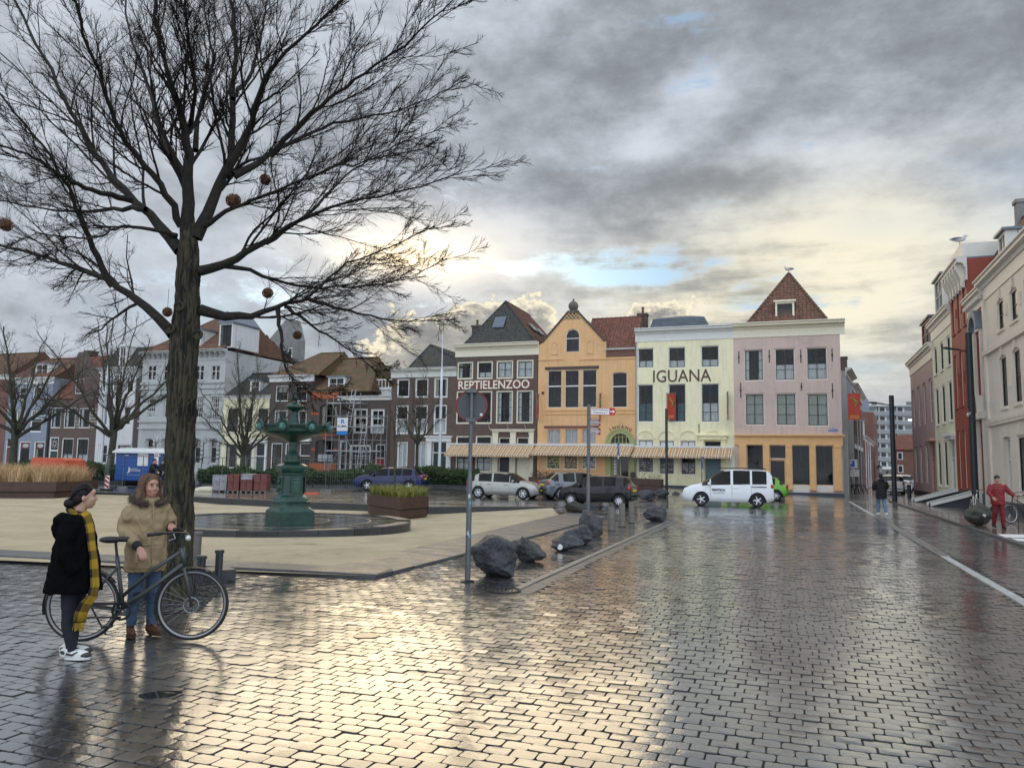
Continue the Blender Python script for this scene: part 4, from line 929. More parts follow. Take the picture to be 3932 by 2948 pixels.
for k,ch in enumerate('INGANG'): text_mesh(ch,.22,M_LETB,q,'lettering',(a + .31,.075,2.20 - k * .255),ext=.004,bold=.006)
prof = [(0,h.v(812,440)),(h.p(850,415)[0],ve),(h.p(1040,196,0)[0],h.v(1040,196)),(h.p(1108,196)[0],h.v(1108,196)),(h.p(1305,410)[0],h.v(1305,410)),(ug,h.v(1305,410)),(ug + .001,h.v(1400,465)),(h.W,h.v(1500,465))]
h.wall(P_ORANGE,prof=prof,stop=h.v(1400,470))
mb = MB()
for (p,q) in ((prof[1],prof[2]),(prof[3],prof[4])):
 n = Vector((-(q[1] - p[1]),q[0] - p[0])).normalized() * .14
 mb.prism([p,q,(q[0] + n.x,q[1] + n.y),(p[0] + n.x,p[1] + n.y)],'y',-.10,.35)
mb.build('coping',B_DARK,h.root)
u,v = (prof[2][0] + prof[3][0]) / 2,prof[2][1]
M_STONE_D = mat('weathered stone',(.13,.12,.10),.85,var=.3,vs=5,bump=.3,bs=20)
MB().box(u - .45,u + .45,-.14,.3,v,v + .16).lathe([(.22,.16),(.36,.30),(.42,.50),(.38,.72),(.24,.88),(.1,.94),(.07,1.05),(.09,1.1),(.03,1.16)],14,(u,.08,v)).build('ball_finial',M_STONE_D,h.root,'auto')
a,b = h.p(1008,250); c,d = h.p(1132,250); e,f_ = h.p(1045,200); g_,_ = h.p(1103,200)
mesh_obj('chequer_panel',[(a,-.012,b),(c,-.012,b),(g_,-.012,f_),(e,-.012,f_)],[(0,1,2,3)],mat('chequered brick',(.5,.3,.2),.7,kind='check',var=0,w=.155,sa=(.58,.40,.18),sb=(.06,.05,.045)),h.root)
for rc in ((865,598,1268,620),(858,1043,1265,1060)): a,b,c,d = h.r(*rc); h.band(a,c,b,d,-.05,B_DARK if rc[1] < 700 else M_MAROON,'beam')
for (x0,x1,y0,y1) in ((868,1535,916,930),(868,1535,946,956),(815,1005,540,552),(1125,1540,532,545),(868,1300,1372,1382)):
 a,b,c,d = h.r(x0,y0,x1,y1); h.band(a,min(c,h.W),b,d,-.06,P_ORANGE,'string_course')
for x0,x1,yt,yb in ((917,957,415,505),(1180,1225,405,497)):
 a,b,c,d = h.r(x0,yt,x1,yb); MB().box(a - .05,c + .05,-.05,0,b - .06,b).torus(((a + c) / 2,-.01,d - (c - a) / 2),(c - a) / 2,.03,'y',12,6,0,math.pi).box(a - .03,a + .03,-.03,0,b,d - (c - a) / 2).box(c - .03,c + .03,-.03,0,b,d - (c - a) / 2).build('blind_niche',P_ORANGE,h.root)
for k in range(2): a = h.p(1000 + 124 * k,760)[0]
MB().box(ug,h.W,-.06,0,h.v(1430,525),h.v(1430,478)).build('brick_band',B_RED,h.root); MB().box(ug - .05,h.W,-.22,.3,h.v(1430,474),h.v(1430,462)).build('gutter_edge',M_GUT,h.root)
Dr = 10; uL,uR = prof[1][0],prof[4][0]; vA = ve - .1; uM = (uL + uR) / 2; vR = vp + .1
rf = tiled(h.root,'roof',[(uR,.3,vA),(uR,Dr,vA),(uM,Dr,vR),(uM,.3,vR)],T_RUST); tiled(rf,'roof_slope',[(uL,Dr,vA),(uL,.3,vA),(uM,.3,vR),(uM,Dr,vR)],T_RUST)
v0,v1 = h.v(1430,470),h.row.uv(c3(1400,236),3.0)[1] - h.zb
tiled(rf,'roof_slope',[(uM + .8,.15,v0),(h.W,.15,v0),(h.W,3.1,v1),(uM + .8,3.1,v1)],T_RED); tiled(rf,'roof_slope',[(h.W,6.1,v0),(uM + .8,6.1,v0),(uM + .8,3.1,v1),(h.W,3.1,v1)],T_RED)
mesh_obj('gable_end',[(h.W,.15,v0),(h.W,6.1,v0),(h.W,3.1,v1)],[(0,1,2)],B_RED,rf); ridge(rf,[(uM + .8,3.1,v1),(h.W,3.1,v1)],T_RED)
h.chimney(h.p(1587,250,3)[0],3.2,v0,h.row.uv(c3(1587,200),3.2)[1] - h.zb,B_DARK,.75)
txt = 'INGANG'; rr = 1.55; cu,cv = h.p(1428,1175)
for i,ch in enumerate(txt):
 t0 = R(90 + 31 - i * 12.4); text_mesh(ch,.36,M_LETB,h.root,'lettering',(cu + rr * math.cos(t0),-.02,cv + rr * math.sin(t0) - .25),(R(90),0,0),.01,bold=.006)
 o = bpy.data.objects[col.objects[-1].name]; o.rotation_euler = (Matrix.Rotation(-(t0 - R(90)),3,'Y') @ Matrix.Rotation(R(90),3,'X')).to_euler()
MB().box(h.p(838,797)[0],h.p(858,797)[0],-.03,0,h.v(848,808),h.v(848,787)).build('vent_grille',M_BLACK,h.root)
awning(h,797,1530,1187,1247,790,'striped orange awning on the orange gabled house')
MB().box(h.p(1508,1400)[0],h.p(1538,1400)[0],-.25,0,h.v(1520,1425),h.v(1520,1388)).build('letter_box',M_BLACK,h.root)
mb = MB().box(0,h.W,-.04,0,-.3,.30).build('plinth',M_PLINTH,h.root)
H_OR = h
h = House(RC,c4,75,731,1000,zb_at(RC,c4,400),'yellow_house','pale yellow painted house with large brown IGUANA lettering',10)
vt,vw = h.v(400,447),h.v(400,534)
for rc in ((85,587,192,720),(290,580,405,720),(508,570,630,715)): h.win(rc,2,2,M_WHITE,fw=.07,rec=.10,curtain='third')
for rc,cu in (((85,830,190,1083),('low',M_CURTD)),((290,826,408,1083),('low',M_CURTD)),((510,824,632,1083),'low')): h.win(rc,2,4,M_WHITE,fw=.07,rec=.10,curtain=cu)
for i,rc in enumerate(((88,1200,190,1420),(228,1205,330,1432),(372,1205,475,1436))):
 w = h.win(rc,2,3,M_WHITE,fw=.07,rec=.10,curtain=None); a,b,c,d = h.r(*rc); poster(w,a + .14,c - .14,b + .15,b + (d - b) * .36,.15,i * 2.1 + 9,((.03,.03,.03),(.30,.29,.26),(.14,.13,.12)))
 mesh_obj('frosted_sheet',[(a + .12,.14,b + (d - b) * .68),(c - .12,.14,b + (d - b) * .68),(c - .12,.14,d - .1),(a + .12,.14,d - .1)],[(0,1,2,3)],M_CURT,w)
M_TEAL = mat('teal painted door',(.06,.12,.14),.4,c2=(.10,.20,.20),vs=5)
a,b,c,d = h.r(530,1205,648,1492); h.door((a,-.2,c,d),M_TEAL,px=False,glass_top=.16,panels=1,fm=P_YELLOW)
h.wall(P_YELLOW,top=vt - .05)
h.cornice(vt,vt - vw,.5,mat('off-white cornice',(.70,.70,.66),.5,var=.06),u1=h.W)
a,b,c,d = h.r(188,731,578,814); text_mesh('IGUANA',1,M_LETB,h.root,'lettering',((a + c) / 2,-.012,(b + d) / 2),fit=(c - a,d - b),ext=.02,bold=.008)
for x0,x1 in ((82,192),(225,335),(368,480),(535,650)):
 a,c = h.p(x0,1200)[0],h.p(x1,1200)[0]; vs_ = h.v((x0 + x1) / 2,1196); um = (a + c) / 2; hw = (c - a) / 2; mb = MB(); N = 14; rz = h.v((x0 + x1) / 2,1143) - vs_
 for k in range(N):
  t0,t1 = math.pi * k / N,math.pi * (k + 1) / N
  mb.prism([(um + (hw + .12) * math.cos(t0),vs_ + (rz + .1) * math.sin(t0)),(um + (hw + .12) * math.cos(t1),vs_ + (rz + .1) * math.sin(t1)),(um + hw * math.cos(t1),vs_ + rz * math.sin(t1)),(um + hw * math.cos(t0),vs_ + rz * math.sin(t0))],'y',-.07,0)
 mb.build('relieving_arch',P_YELLOW,h.root)
a,b,c,d = h.r(485,1168,695,1192); MB().box(a,c,-.35,0,d - .10,d).box(a + .12,c - .12,-.24,0,b - .1,d - .10).build('portal_lintel',P_YELLOW,h.root)
for x0,x1 in ((500,528),(648,675)): pilaster(h,h.p(x0,1300)[0],h.p(x1,1300)[0],-.1,b - .1,P_YELLOW,-.12)
MB().box(0,h.W,-.04,0,-.6,h.v(400,1508)).build('plinth',M_PLINTH,h.root)
h.pipe(.02,.2,vw); u,v0 = h.p(496,1165); v1 = h.v(496,1095); MB().box(u - .03,u + .03,-.03,0,v0 + .1,v1).build('wall_anchor',M_IRON,h.root)
awning(h,68,724,1250,1303,60,'striped orange awning on the pale yellow house')
MB().box(h.p(703,1380)[0],h.p(722,1380)[0],-.05,0,h.v(712,1395),h.v(712,1318)).build('notice_board',M_WHITE,h.root)
m0,m1 = h.p(150,440,3.5)[0],h.p(562,430,3.5)[0]; w0,w1 = h.p(185,395,3.5)[0],h.p(530,375,3.5)[0]; vz = h.row.uv(c4(375,382),3.5)[1] - h.zb; vz2 = h.row.uv(c4(375,358),5)[1] - h.zb
b0,b1 = vt - .3,vz
rf = MB().add([(m0,3,b0),(m1,3,b0),(m1,9.5,b0),(m0,9.5,b0),(w0,3.6,b1),(w1,3.6,b1),(w1,8.9,b1),(w0,8.9,b1),((w0 + w1) / 2 - .3,6,vz2),((w0 + w1) / 2 + .8,6,vz2)],
         [(0,1,5,4),(1,2,6,5),(2,3,7,6),(3,0,4,7),(4,5,9,8),(5,6,9),(6,7,8,9),(7,4,8)]).build('roof',mat('slate mansard',(.07,.085,.10),.5,var=.3,vs=2,bump=.3,bs=12),h.root)
MB().box(0,h.W,.05,10,vt - .1,vt - .02).build('flat_roof',M_ZINC,h.root)
H_IG = h
h = House(RC,c4,731,1452,1000,zb_at(RC,c4,1200),'pink_house','dusty pink corner house with apricot shopfront and steep red tiled roof',9)
vt,vw = h.v(1090,412),h.v(1090,508)
P_PINKW = mat('pinkish white paint',(.74,.66,.58),.6,var=.05)
for rc,cu in (((797,595,930,808),'sides'),((1003,588,1140,805),'low'),((1215,580,1357,800),'low')): h.win(rc,2,3,P_PINKW,fw=.08,rec=.09,curtain=cu)
for rc in ((803,890,935,1105),(1010,888,1150,1107),(1220,888,1365,1112)): h.win(rc,2,3,P_PINKW,fw=.08,rec=.09,curtain=('full',mat('grey-green net curtain',(.48,.49,.42),.9,var=.1,vs=3)))
M_SMOKE = mat('shop glass',(.25,.27,.28),kind='glass',var=0)
for rc in ((818,1236,926,1497),(1121,1240,1238,1503),(1280,1243,1396,1506)): h.win(rc,2,3,M_SHOP,M_BLACK,fw=.03,rec=.12,glass=M_SMOKE)
h.win((970,1240,1077,1326),2,1,M_SHOP,M_BLACK,fw=.03,rec=.12,glass=M_SMOKE)
a,b,c,d = h.r(970,1334,1078,1560); h.door((a,.0,c,d),M_BLACK,px=False,glass_top=0,fm=M_SHOP)
h.wall(P_PINK,top=vt - .05)
h.cornice(vt,vt - vw,.6,M_CREAM,u0=0.0,u1=h.W + .35)
a,b,c,d = h.r(738,1166,1468,1236); MB().box(a,h.W + .02,-.14,0,b,d - .10).box(a - .05,h.W + .16,-.34,0,d - .10,d).box(a,h.W + .08,-.22,0,d - .2,d - .101).build('shop_entablature',M_SHOP,h.root)
for x0,x1 in ((765,815),(928,968),(1079,1120),(1239,1278),(1402,1452)): pilaster(h,h.p(x0,1400)[0],min(h.W,h.p(x1,1400)[0]),.35,b,M_SHOP,-.16)
for x0,x1 in ((818,926),(1121,1238),(1280,1396)): MB().box(h.p(x0,1500)[0],h.p(x1,1500)[0],-.05,0,h.v(x0,1552),h.v(x0,1506)).build('stall_riser',P_PINKW,h.root)
MB().box(h.p(760,1560)[0],h.p(968,1560)[0],-.19,0,-.3,h.v(860,1552)).box(h.p(1079,1560)[0],h.W + .01,-.19,0,-.3,h.v(1250,1556)).build('plinth',M_PLINTH,h.root)
for x,y0,y1 in ((763,608,690),(967,600,685),(1178,597,685),(1388,588,675),(775,820,920),(1182,820,872),(1390,822,922)):
 u = h.p(x,(y0 + y1) / 2)[0]; MB().box(u - .03,u + .03,-.04,0,h.v(x,y1),h.v(x,y0)).box(u - .06,u + .06,-.05,-.0,(h.v(x,y1) + h.v(x,y0)) / 2 - .05,(h.v(x,y1) + h.v(x,y0)) / 2 + .05).build('wall_anchor',M_IRON,h.root)
a,b,c,d = h.r(1364,1130,1424,1144); q = MB().box(a,c,-.03,0,b,d).build('street_name_plate',mat('sign blue',(.03,.16,.50),.4,var=.05),h.root)
text_mesh('Bellamypark',.12,M_WHITE,q,'lettering',((a + c) / 2,-.034,(b + d) / 2),ext=.004,fit=((c - a) * .8,(d - b) * .6))
ap = h.row.uv(c4(1097,82),4.2); v0,v1 = vt,ap[1] - h.zb; uL,uR = h.p(812,415,.4)[0],h.p(1362,402,.4)[0]; uA = ap[0] - h.u0
Lf,Rt,Ap = (uL,.4,v0),(uR,.4,v0),(uA,4.4,v1); BL,BR = (uL,8.6,v0),(uR,8.6,v0)
rf = tiled(h.root,'roof',[Lf,Rt,Ap,Ap],T_RUST,.27,.33,300); tiled(rf,'roof_slope',[Rt,BR,Ap,Ap],T_RUST); tiled(rf,'roof_slope',[BL,Lf,Ap,Ap],T_RUST); tiled(rf,'roof_slope',[BR,BL,Ap,Ap],T_RUST)
for q in (Lf,Rt,BL,BR): ridge(rf,[q,Ap],T_BROWN,.12)
a,b,c,d = h.r(1005,278,1135,405); h.dormer(a,c,.9,v0 + .05,h.row.uv(c4(1070,278),1)[1] - h.zb,M_CREAM,M_CREAM,2.4,rf,cheek=M_ZINC,cols=1,rows=1)
MB().box(0,h.W,.05,9,vt - .1,vt - .02).build('flat_roof',M_ZINC,h.root)
H_PK = h
banner(RC,c3,810,800,995,.55,'red banner hanging between the brick house and the orange gabled house',out=.2)
banner(RC,c3,1278,795,995,.5,'narrow red banner on the orange gabled house beside its arched window',out=.2)
banner(RC,c4,268,885,1070,.75,'red zoo banner beside the middle first-floor window of the yellow house',out=.1,crop_off=62)
banner(RC,c4,678,875,1068,.5,'red banner at the right end of the pale yellow house',out=.15,crop_off=14)
banner(RC,c4,1484,880,1072,.85,'red ZOO banner on the corner of the pink house',out=.1,crop_off=75)
# ================================================================= HOUSES LEFT OF THE BRICK HOUSE
P_WHITE = mat('white stucco',(.62,.62,.60),.6,var=.05,kind='plaster',dirt=.8); P_GREYW = mat('grey-white stucco',(.44,.45,.43),.6,var=.06,kind='plaster')
P_BLUEG = mat('blue-grey paint',(.24,.27,.32),.6,var=.05,kind='plaster'); P_BUTTER = mat('butter yellow paint',(.78,.72,.46),.6,var=.05,kind='plaster')
P_GREYCEM = mat('grey cement render',(.28,.28,.26),.8,c2=(.17,.17,.16),vs=1.2,kind='plaster'); P_TERR = mat('terracotta brickwork',(.36,.10,.035),.7,var=.2,vs=4)
M_REDDOOR = mat('red door paint',(.32,.015,.02),.35,var=.1); M_DGREEN = mat('dark green door paint',(.012,.035,.028),.3,var=.1)
def LH(crop,xl,xr,yref,name,label,depth=9):
 return House(RC,crop,xl,xr,yref,zb_at(RC,crop,(xl + xr) / 2,yref),name,label,depth)
h = LH(c2,1452,1962,900,'brick_house','tall brown brick house with mossy dark roof behind the white flagpole')
vt,vw = h.v(1700,545),h.v(1700,618)
for rc in ((1500,630,1600,780),(1645,625,1750,780),(1795,622,1905,780)): h.win(rc,1,1,M_WHITE,M_WHITE,fw=.09)
for rc in ((1490,840,1590,1070),(1635,838,1745,1070),(1790,835,1897,1070)): h.win(rc,1,2,M_WHITE,M_WHITE,fw=.10,transom=.52,curtain='low')
for rc in ((1500,1130,1585,1350),(1640,1130,1735,1350)): h.win(rc,2,1,M_WHITE,M_WHITE,fw=.10,curtain='full')
a,b,c,d = h.r(1780,1130,1895,1380); h.door((a,0,c,d),M_DGREEN,px=False,glass_top=.3)
h.wall(B_BROWN,top=vt - .05); h.cornice(vt,vt - vw,.4,mat('stone-white paint',(.62,.61,.55),.5,var=.08))
a,b,c,d = h.r(1730,1085,1945,1120); MB().box(a,c,-.3,0,d - .12,d).box(a + .1,c - .1,-.2,0,b - .1,d - .12).build('portal_lintel',M_WHITE,h.root)
for x0,x1 in ((1742,1778),(1897,1932)): pilaster(h,h.p(x0,1200)[0],h.p(x1,1200)[0],0,b - .1,M_WHITE)
h.roof_hip(vt,h.row.uv(c2(1765,360),3)[1] - h.zb - vt,T_DARK,back=9,hip=3,ridge_u=h.p(1765,360,3)[0],u0=h.p(1585,540)[0],u1=h.W + 1.2)
h = LH(c2,1032,1450,900,'brick_house','low brown brick house behind the scaffolding with a red front door')
vt = h.v(1250,768)
for rc in ((1155,865,1265,1065),(1290,870,1400,1065)): h.win(rc,2,3,M_WHITE,M_WHITE,fw=.14,transom=.62)
h.win((1120,1155,1290,1370),4,4,M_WHITE,M_WHITE,fw=.12,transom=.6)
a,b,c,d = h.r(1328,1150,1404,1385); h.door((a,0,c,d),M_REDDOOR,px=False,glass_top=.42)
h.win((1040,1120,1100,1360),1,2,M_WHITE,M_WHITE,fw=.1)
h.wall(B_DARK,top=vt - .02); h.cornice(vt,vt - h.v(1250,800),.3,M_WHITE)
T0 = h.p(1240,720)[0]; MB().box(T0,h.W,2.0,6,vt - .2,h.v(1340,700)).box(T0 - .1,h.W + .05,1.9,6.1,h.v(1340,700),h.v(1340,680)).build('roof_terrace',M_WHITE,h.root)
mb = MB()
for q in np.linspace(T0,h.W,9): mb.box(q - .03,q + .03,1.95,2.0,h.v(1340,680),h.v(1340,615))
mb.box(T0,h.W,1.94,2.01,h.v(1340,622),h.v(1340,612)).build('terrace_railing',M_WHITE,h.root)
MB().box(0,h.W,.05,9,vt - .1,vt - .02).build('flat_roof',M_ZINC,h.root)
skylight(h,h.root,h.p(1290,650,3)[0],3.2,h.v(1300,690) + .5,1.2,1.4,.9)
H_SC = h
h = LH(c2,822,1034,900,'arched_house','narrow brick house with orange bands and two wide arched windows')
vt = h.v(930,735)
M_DW = mat('dark stained wood',(.035,.022,.018),.4,var=.2)
h.win((885,825,1030,1035),3,2,M_DW,M_DW,fw=.12,arch=.45); h.win((850,1115,998,1300),3,2,M_DW,M_DW,fw=.12,arch=.22)
h.wall(B_DARK,top=vt); a,b,c,d = h.r(840,740,1034,790); h.band(0,h.W,b,d,-.06,P_TERR,'tile_band')
for y0,y1 in ((1038,1050),(1072,1084),(1305,1365)): h.band(0,h.W,h.v(930,y1),h.v(930,y0),-.05,P_TERR,'tile_band')
for x0,x1,y in ((822,850,1190),(998,1034,1190),(822,880,905),(915,935,1100)): h.band(h.p(x0,y)[0],min(h.W,h.p(x1,y)[0]),h.v(x0,y + 12),h.v(x0,y - 8),-.03,P_TERR,'quoin')
rf = h.roof_gable_along(vt,3.6,T_MOSS,u0=-1.2,u1=h.W + 3.2,D=8,hipl=1.5,hipr=1.5)
MB().box(h.W + .02,h.W + 2.9,.6,7.4,vt - 2.5,vt - .06).build('rear_wing',B_DARK,h.root)
a,b,c,d = h.r(930,612,1062,705); h.dormer(a,c,.5,vt + .15,d,M_WHITE,M_ZINC,2.5,rf)
h = LH(c2,482,824,900,'brick_house','dark brown house with red-brown ground floor left of the arched house')
vt = h.v(680,602)
for rc in ((535,685,635,810),(690,685,785,810)): h.win(rc,2,2,M_WHITE,fw=.09)
for rc in ((525,880,630,1010),(695,880,782,1010)): h.win(rc,2,2,M_WHITE,fw=.09,curtain='sides')
for rc in ((495,1140,585,1360),(608,1140,690,1360)): h.win(rc,2,3,M_WHITE,fw=.11)
a,b,c,d = h.r(722,1140,812,1375); h.door((a,0,c,d),M_BLACK,px=False,glass_top=.4)
h.wall(B_DARK,top=vt - .05); h.cornice(vt,vt - h.v(680,652),.35,M_WHITE)
h.band(0,h.p(700,1200)[0],h.v(600,1100),h.v(600,1080),-.04,M_MAROON,'fascia'); a,b,c,d = h.r(705,1105,822,1130); MB().box(a,c,-.3,0,b,d).build('door_hood',M_WHITE,h.root)
h.roof_gable_along(vt,h.row.uv(c2(770,432),4)[1] - h.zb - vt,T_MOSS,hipl=2.6,u1=h.W + .6,D=8.5)
h = LH(c2,117,484,900,'yellow_house','butter yellow house behind the bare tree with white door surround')
vt = h.v(300,765)
for rc in ((150,865,235,1055),(285,865,350,1055),(390,865,475,1050)): h.win(rc,2,3,M_WHITE,fw=.05)
for rc in ((130,1145,230,1340),(270,1145,345,1340)): h.win(rc,2,3,M_WHITE,fw=.08)
a,b,c,d = h.r(372,1140,452,1345); h.door((a,0,c,d),M_DGREEN,px=False,glass_top=.42)
h.wall(P_BUTTER,top=vt - .05); h.cornice(vt,vt - h.v(300,790),.3,M_WHITE)
a,b,c,d = h.r(355,1112,472,1140); MB().box(a,c,-.3,0,b,d).build('door_hood',M_WHITE,h.root)
for x0,x1 in ((360,372),(452,468)): pilaster(h,h.p(x0,1200)[0],h.p(x1,1200)[0],0,b,M_WHITE)
rf = h.roof_gable_along(vt,2.6,T_DARK,D=8)
h.dormer(h.p(300,700)[0],h.p(380,700)[0],.6,vt + .2,vt + 1.5,M_WHITE,M_ZINC,2,rf)
h = LH(c1,1112,1775,900,'ornate_house','big ornate white stucco house with bracketed cornice and brown hipped roof',12)
vt = h.v(1440,410); bays = [1213,1330,1450,1600,1713]; bays = [1207 + 126.5 * i for i in range(5)]
for x in bays:
 for dx in (-22,12): h.win((x + dx - 8,525,x + dx + 22,640),1,2,M_WHITE,M_BLACK,fw=.05,bw=.03,transom=.62,tb=.06)
 h.win((x - 30,780,x + 30,942),3,4,P_GREYW,M_WHITE,fw=.07,transom=.55)
 h.win((x - 36,1100,x + 36,1300),1,2,P_GREYW,M_BLACK,fw=.06,arch=.6,transom=.64)
h.wall(P_GREYW,top=vt - .1); h.cornice(vt,vt - h.v(1440,490),.75,P_GREYW)
for k in range(16):
 u = h.W * (k + .5) / 16; MB().prism([(-.02,vt - .25),(-.5,vt - .25),(-.5,vt - .38),(-.12,vt - .75),(-.02,vt - .75)],'x',u - .07,u + .07).build('bracket',P_GREYW,h.root)
for y0,y1 in ((655,672),(700,712),(960,975),(1015,1030),(750,758)): h.band(-.05,h.W + .05,h.v(1440,y1),h.v(1440,y0),-.14,P_GREYW,'string_course')
for x in bays:
 u = h.p(x,900)[0]; w = h.p(x + 30,900)[0] - u
 MB().prism([(u - w - .15,h.v(x,775)),(u + w + .15,h.v(x,775)),(u + w + .15,h.v(x,768)),(u,h.v(x,748)),(u - w - .15,h.v(x,768))],'y',-.14,0).build('window_hood',P_GREYW,h.root)
 for sg in (-1,1):
  for k in range(6): MB().box(u + sg * (w * 1.25) - .10,u + sg * (w * 1.25) + .30 * .6,-.10,0,h.v(x,1300) + k * .42,h.v(x,1300) + k * .42 + .32).build('rusticated_block',P_GREYW,h.root)
 mb = MB(); cv = h.v(x,1135); N = 10
 for k in range(N):
  t0,t1 = math.pi * (k + .08) / N,math.pi * (k + .92) / N; mb.prism([(u + r_ * w * 1.2 * math.cos(t),cv + r_ * w * .75 * math.sin(t)) for r_,t in ((1.0,t0),(1.38,t0),(1.38,t1),(1.0,t1))],'y',-.12,0)
 mb.build('arch_voussoirs',P_GREYW,h.root); MB().ell((u + w * 2.05,-.05,h.v(x,1115)),(.2,.12,.3),8,6).build('carved_mask',P_GREYW,h.root)
rise = h.row.uv(c1(1500,150),4)[1] - h.zb - vt
rf = h.roof_gable_along(vt + .1,rise,T_BROWN,u0=.2,u1=h.W - .2,D=11.5,hipl=3.6,hipr=2.2)
u = h.p(1500,300)[0]
h.dormer(h.p(1470,300)[0],h.p(1570,300)[0],.5,vt + .2,h.v(1520,232),P_WHITE,M_ZINC,3,rf)
d_ = h.dormer(h.p(1740,300)[0] - .2,h.p(1740,300)[0] + 1.4,.3,vt + .2,vt + 2.6,P_WHITE,M_ZINC,4,rf)
MB().prism([(h.p(1740,300)[0] - .4,vt + 2.7),(h.p(1740,300)[0] + 1.6,vt + 2.7),(h.p(1740,300)[0] + .6,vt + 3.8)],'y',.2,4.2).build('dormer_gable',M_ZINC,rf)
H_ORN = h
a,b = RC.uv(c2(585,480),16); e = empty('gable_wall',RC.pt(a,16,terrain(*RC.pt(a,16)[:2])),RC.rot,'plain grey rendered gable rising behind the ornate white house','building')
zt = RC.uv(c2(640,162),16)[1] - e.location.z; ze = RC.uv(c2(480,330),16)[1] - e.location.z; wl = RC.uv(c2(470,400),16)[0] - a; wr = RC.uv(c2(705,400),16)[0] - a; wm = RC.uv(c2(636,300),16)[0] - a
MB().prism([(wl,0),(wr,0),(wr,ze),(wm + .5,zt),(wm - .5,zt),(wl,ze)],'y',0,1.6).build('wall',P_GREYCEM,e)
for x in (585,650):
 u0,v0 = RC.uv(c2(x,490),16); v1 = RC.uv(c2(x,385),16)[1]; MB().box(u0 - a - .28,u0 - a + .28,-.06,.02,v0 - e.location.z,v1 - e.location.z).build('window',M_WHITE,e)
 MB().box(u0 - a - .2,u0 - a + .2,-.08,-.061,v0 - e.location.z + .1,v1 - e.location.z - .1).build('pane',M_BLACK,e)
h = LH(c1,770,1064,900,'white_house','narrow white stucco house with dark mansard left of the ornate house')
vt = h.v(920,540)
for rc in ((812,640,862,740),(895,640,965,740),(1005,640,1060,740)): h.win(rc,1,2,M_WHITE,M_WHITE,fw=.08)
for rc in ((797,845,852,1000),(880,845,945,1000),(978,848,1038,1000)): h.win(rc,1,2,M_WHITE,M_WHITE,fw=.08,transom=.6)
h.win((778,1150,852,1305),1,2,M_WHITE,M_WHITE,fw=.1); h.win((925,1150,1040,1305),2,1,M_WHITE,fw=.1)
h.wall(P_WHITE,top=vt - .05); h.cornice(vt,vt - h.v(920,585),.35,M_WHITE)
rf = tiled(h.root,'roof',[(-.1,.1,vt),(h.W + 1.2,.1,vt),(h.W + .6,1.6,vt + 2.3),(.6,1.6,vt + 2.3)],T_DARK); tiled(rf,'roof_slope',[(h.W + 1.2,.1,vt),(h.W + 1.2,8,vt),(h.W + .6,7,vt + 2.3),(h.W + .6,1.6,vt + 2.3)],T_DARK); tiled(rf,'roof_slope',[(-.1,8,vt),(-.1,.1,vt),(.6,1.6,vt + 2.3),(.6,7,vt + 2.3)],T_DARK)
h.dormer(h.p(935,480)[0],h.p(990,480)[0],.2,vt + .1,vt + 2.2,M_WHITE,M_WHITE,2,rf)
MB().box(h.W + .01,h.W + .95,.1,9,-.6,vt - 1.2).build('brick_strip',B_DARK,h.root)
h = LH(c1,398,770,1000,'brick_house','brown stone-striped house with red side roof and radial fanlight')
vt = h.v(600,790); W2 = h.p(585,700)[0]
for rc in ((405,858,485,1022),(508,858,602,1022),(625,862,720,1022)): h.win(rc,2,3,M_WHITE,fw=.10,curtain='sides')
h.win((597,630,675,748),2,3,M_WHITE,fw=.08)
for rc in ((487,1100,580,1305),(605,1100,700,1308)): h.win(rc,2,3,M_WHITE,fw=.12,curtain='third')
a,b,c,d = h.r(388,1092,462,1300); h.door((a,0,c,d),M_DGREEN,px=False,glass_top=.42,fw=.14)
h.wall(B_BROWN,prof=[(0,h.v(430,790)),(W2 - .01,h.v(560,790)),(W2,h.v(590,470)),(h.p(625,450)[0],h.v(620,418)),(h.p(695,450)[0],h.v(695,418)),(h.p(740,600)[0],h.v(740,510)),(h.W,h.v(765,560))],stop=h.v(430,790))
M_SAND_ST = mat('sandstone band',(.40,.34,.26),.8,var=.2)
for k in range(7): y = 868 + k * 24; h.band(h.p(722,y)[0],h.W,h.v(745,y + 9),h.v(745,y),-.02,M_SAND_ST,'stone_course'); h.band(h.p(603,y)[0],h.p(624,y)[0],h.v(612,y + 9),h.v(612,y),-.02,M_SAND_ST,'stone_course')
um,vm = h.p(428,1145); mb = MB().torus((um,.10,vm),.22,.025,'y',18,6)
for k in range(8): mb.tube([(um + .22 * math.cos(k * math.pi / 4),.10,vm + .22 * math.sin(k * math.pi / 4)),(um + .42 * math.cos(k * math.pi / 4),.10,vm + .55 * math.sin(k * math.pi / 4))],.022,5)
mb.build('fanlight_tracery',M_WHITE,h.root)
rl = h.p(300,460,5)[0]
tiled(h.root,'roof',[(-1.6,-.1,vt),(W2,-.1,vt),(W2,5.2,h.row.uv(c1(560,462),5)[1] - h.zb),(-.8,5.2,h.row.uv(c1(400,455),5)[1] - h.zb)],T_RED)
h.chimney(h.p(665,430)[0],.5,h.v(660,440),h.v(660,400),B_DARK,.9,pot=False)
h = LH(c1,48,398,1000,'grey_house','blue-grey painted house with white cornice and red shop blinds')
vt = h.v(230,622)
for rc in ((150,695,208,800),(262,690,328,800)): h.win(rc,1,2,M_WHITE,M_WHITE,fw=.09)
for rc in ((125,880,205,1055),(240,880,332,1055)): h.win(rc,1,2,M_WHITE,M_WHITE,fw=.10,curtain='top')
M_REDB = mat('red shop blind',(.20,.02,.025),.6,var=.15)
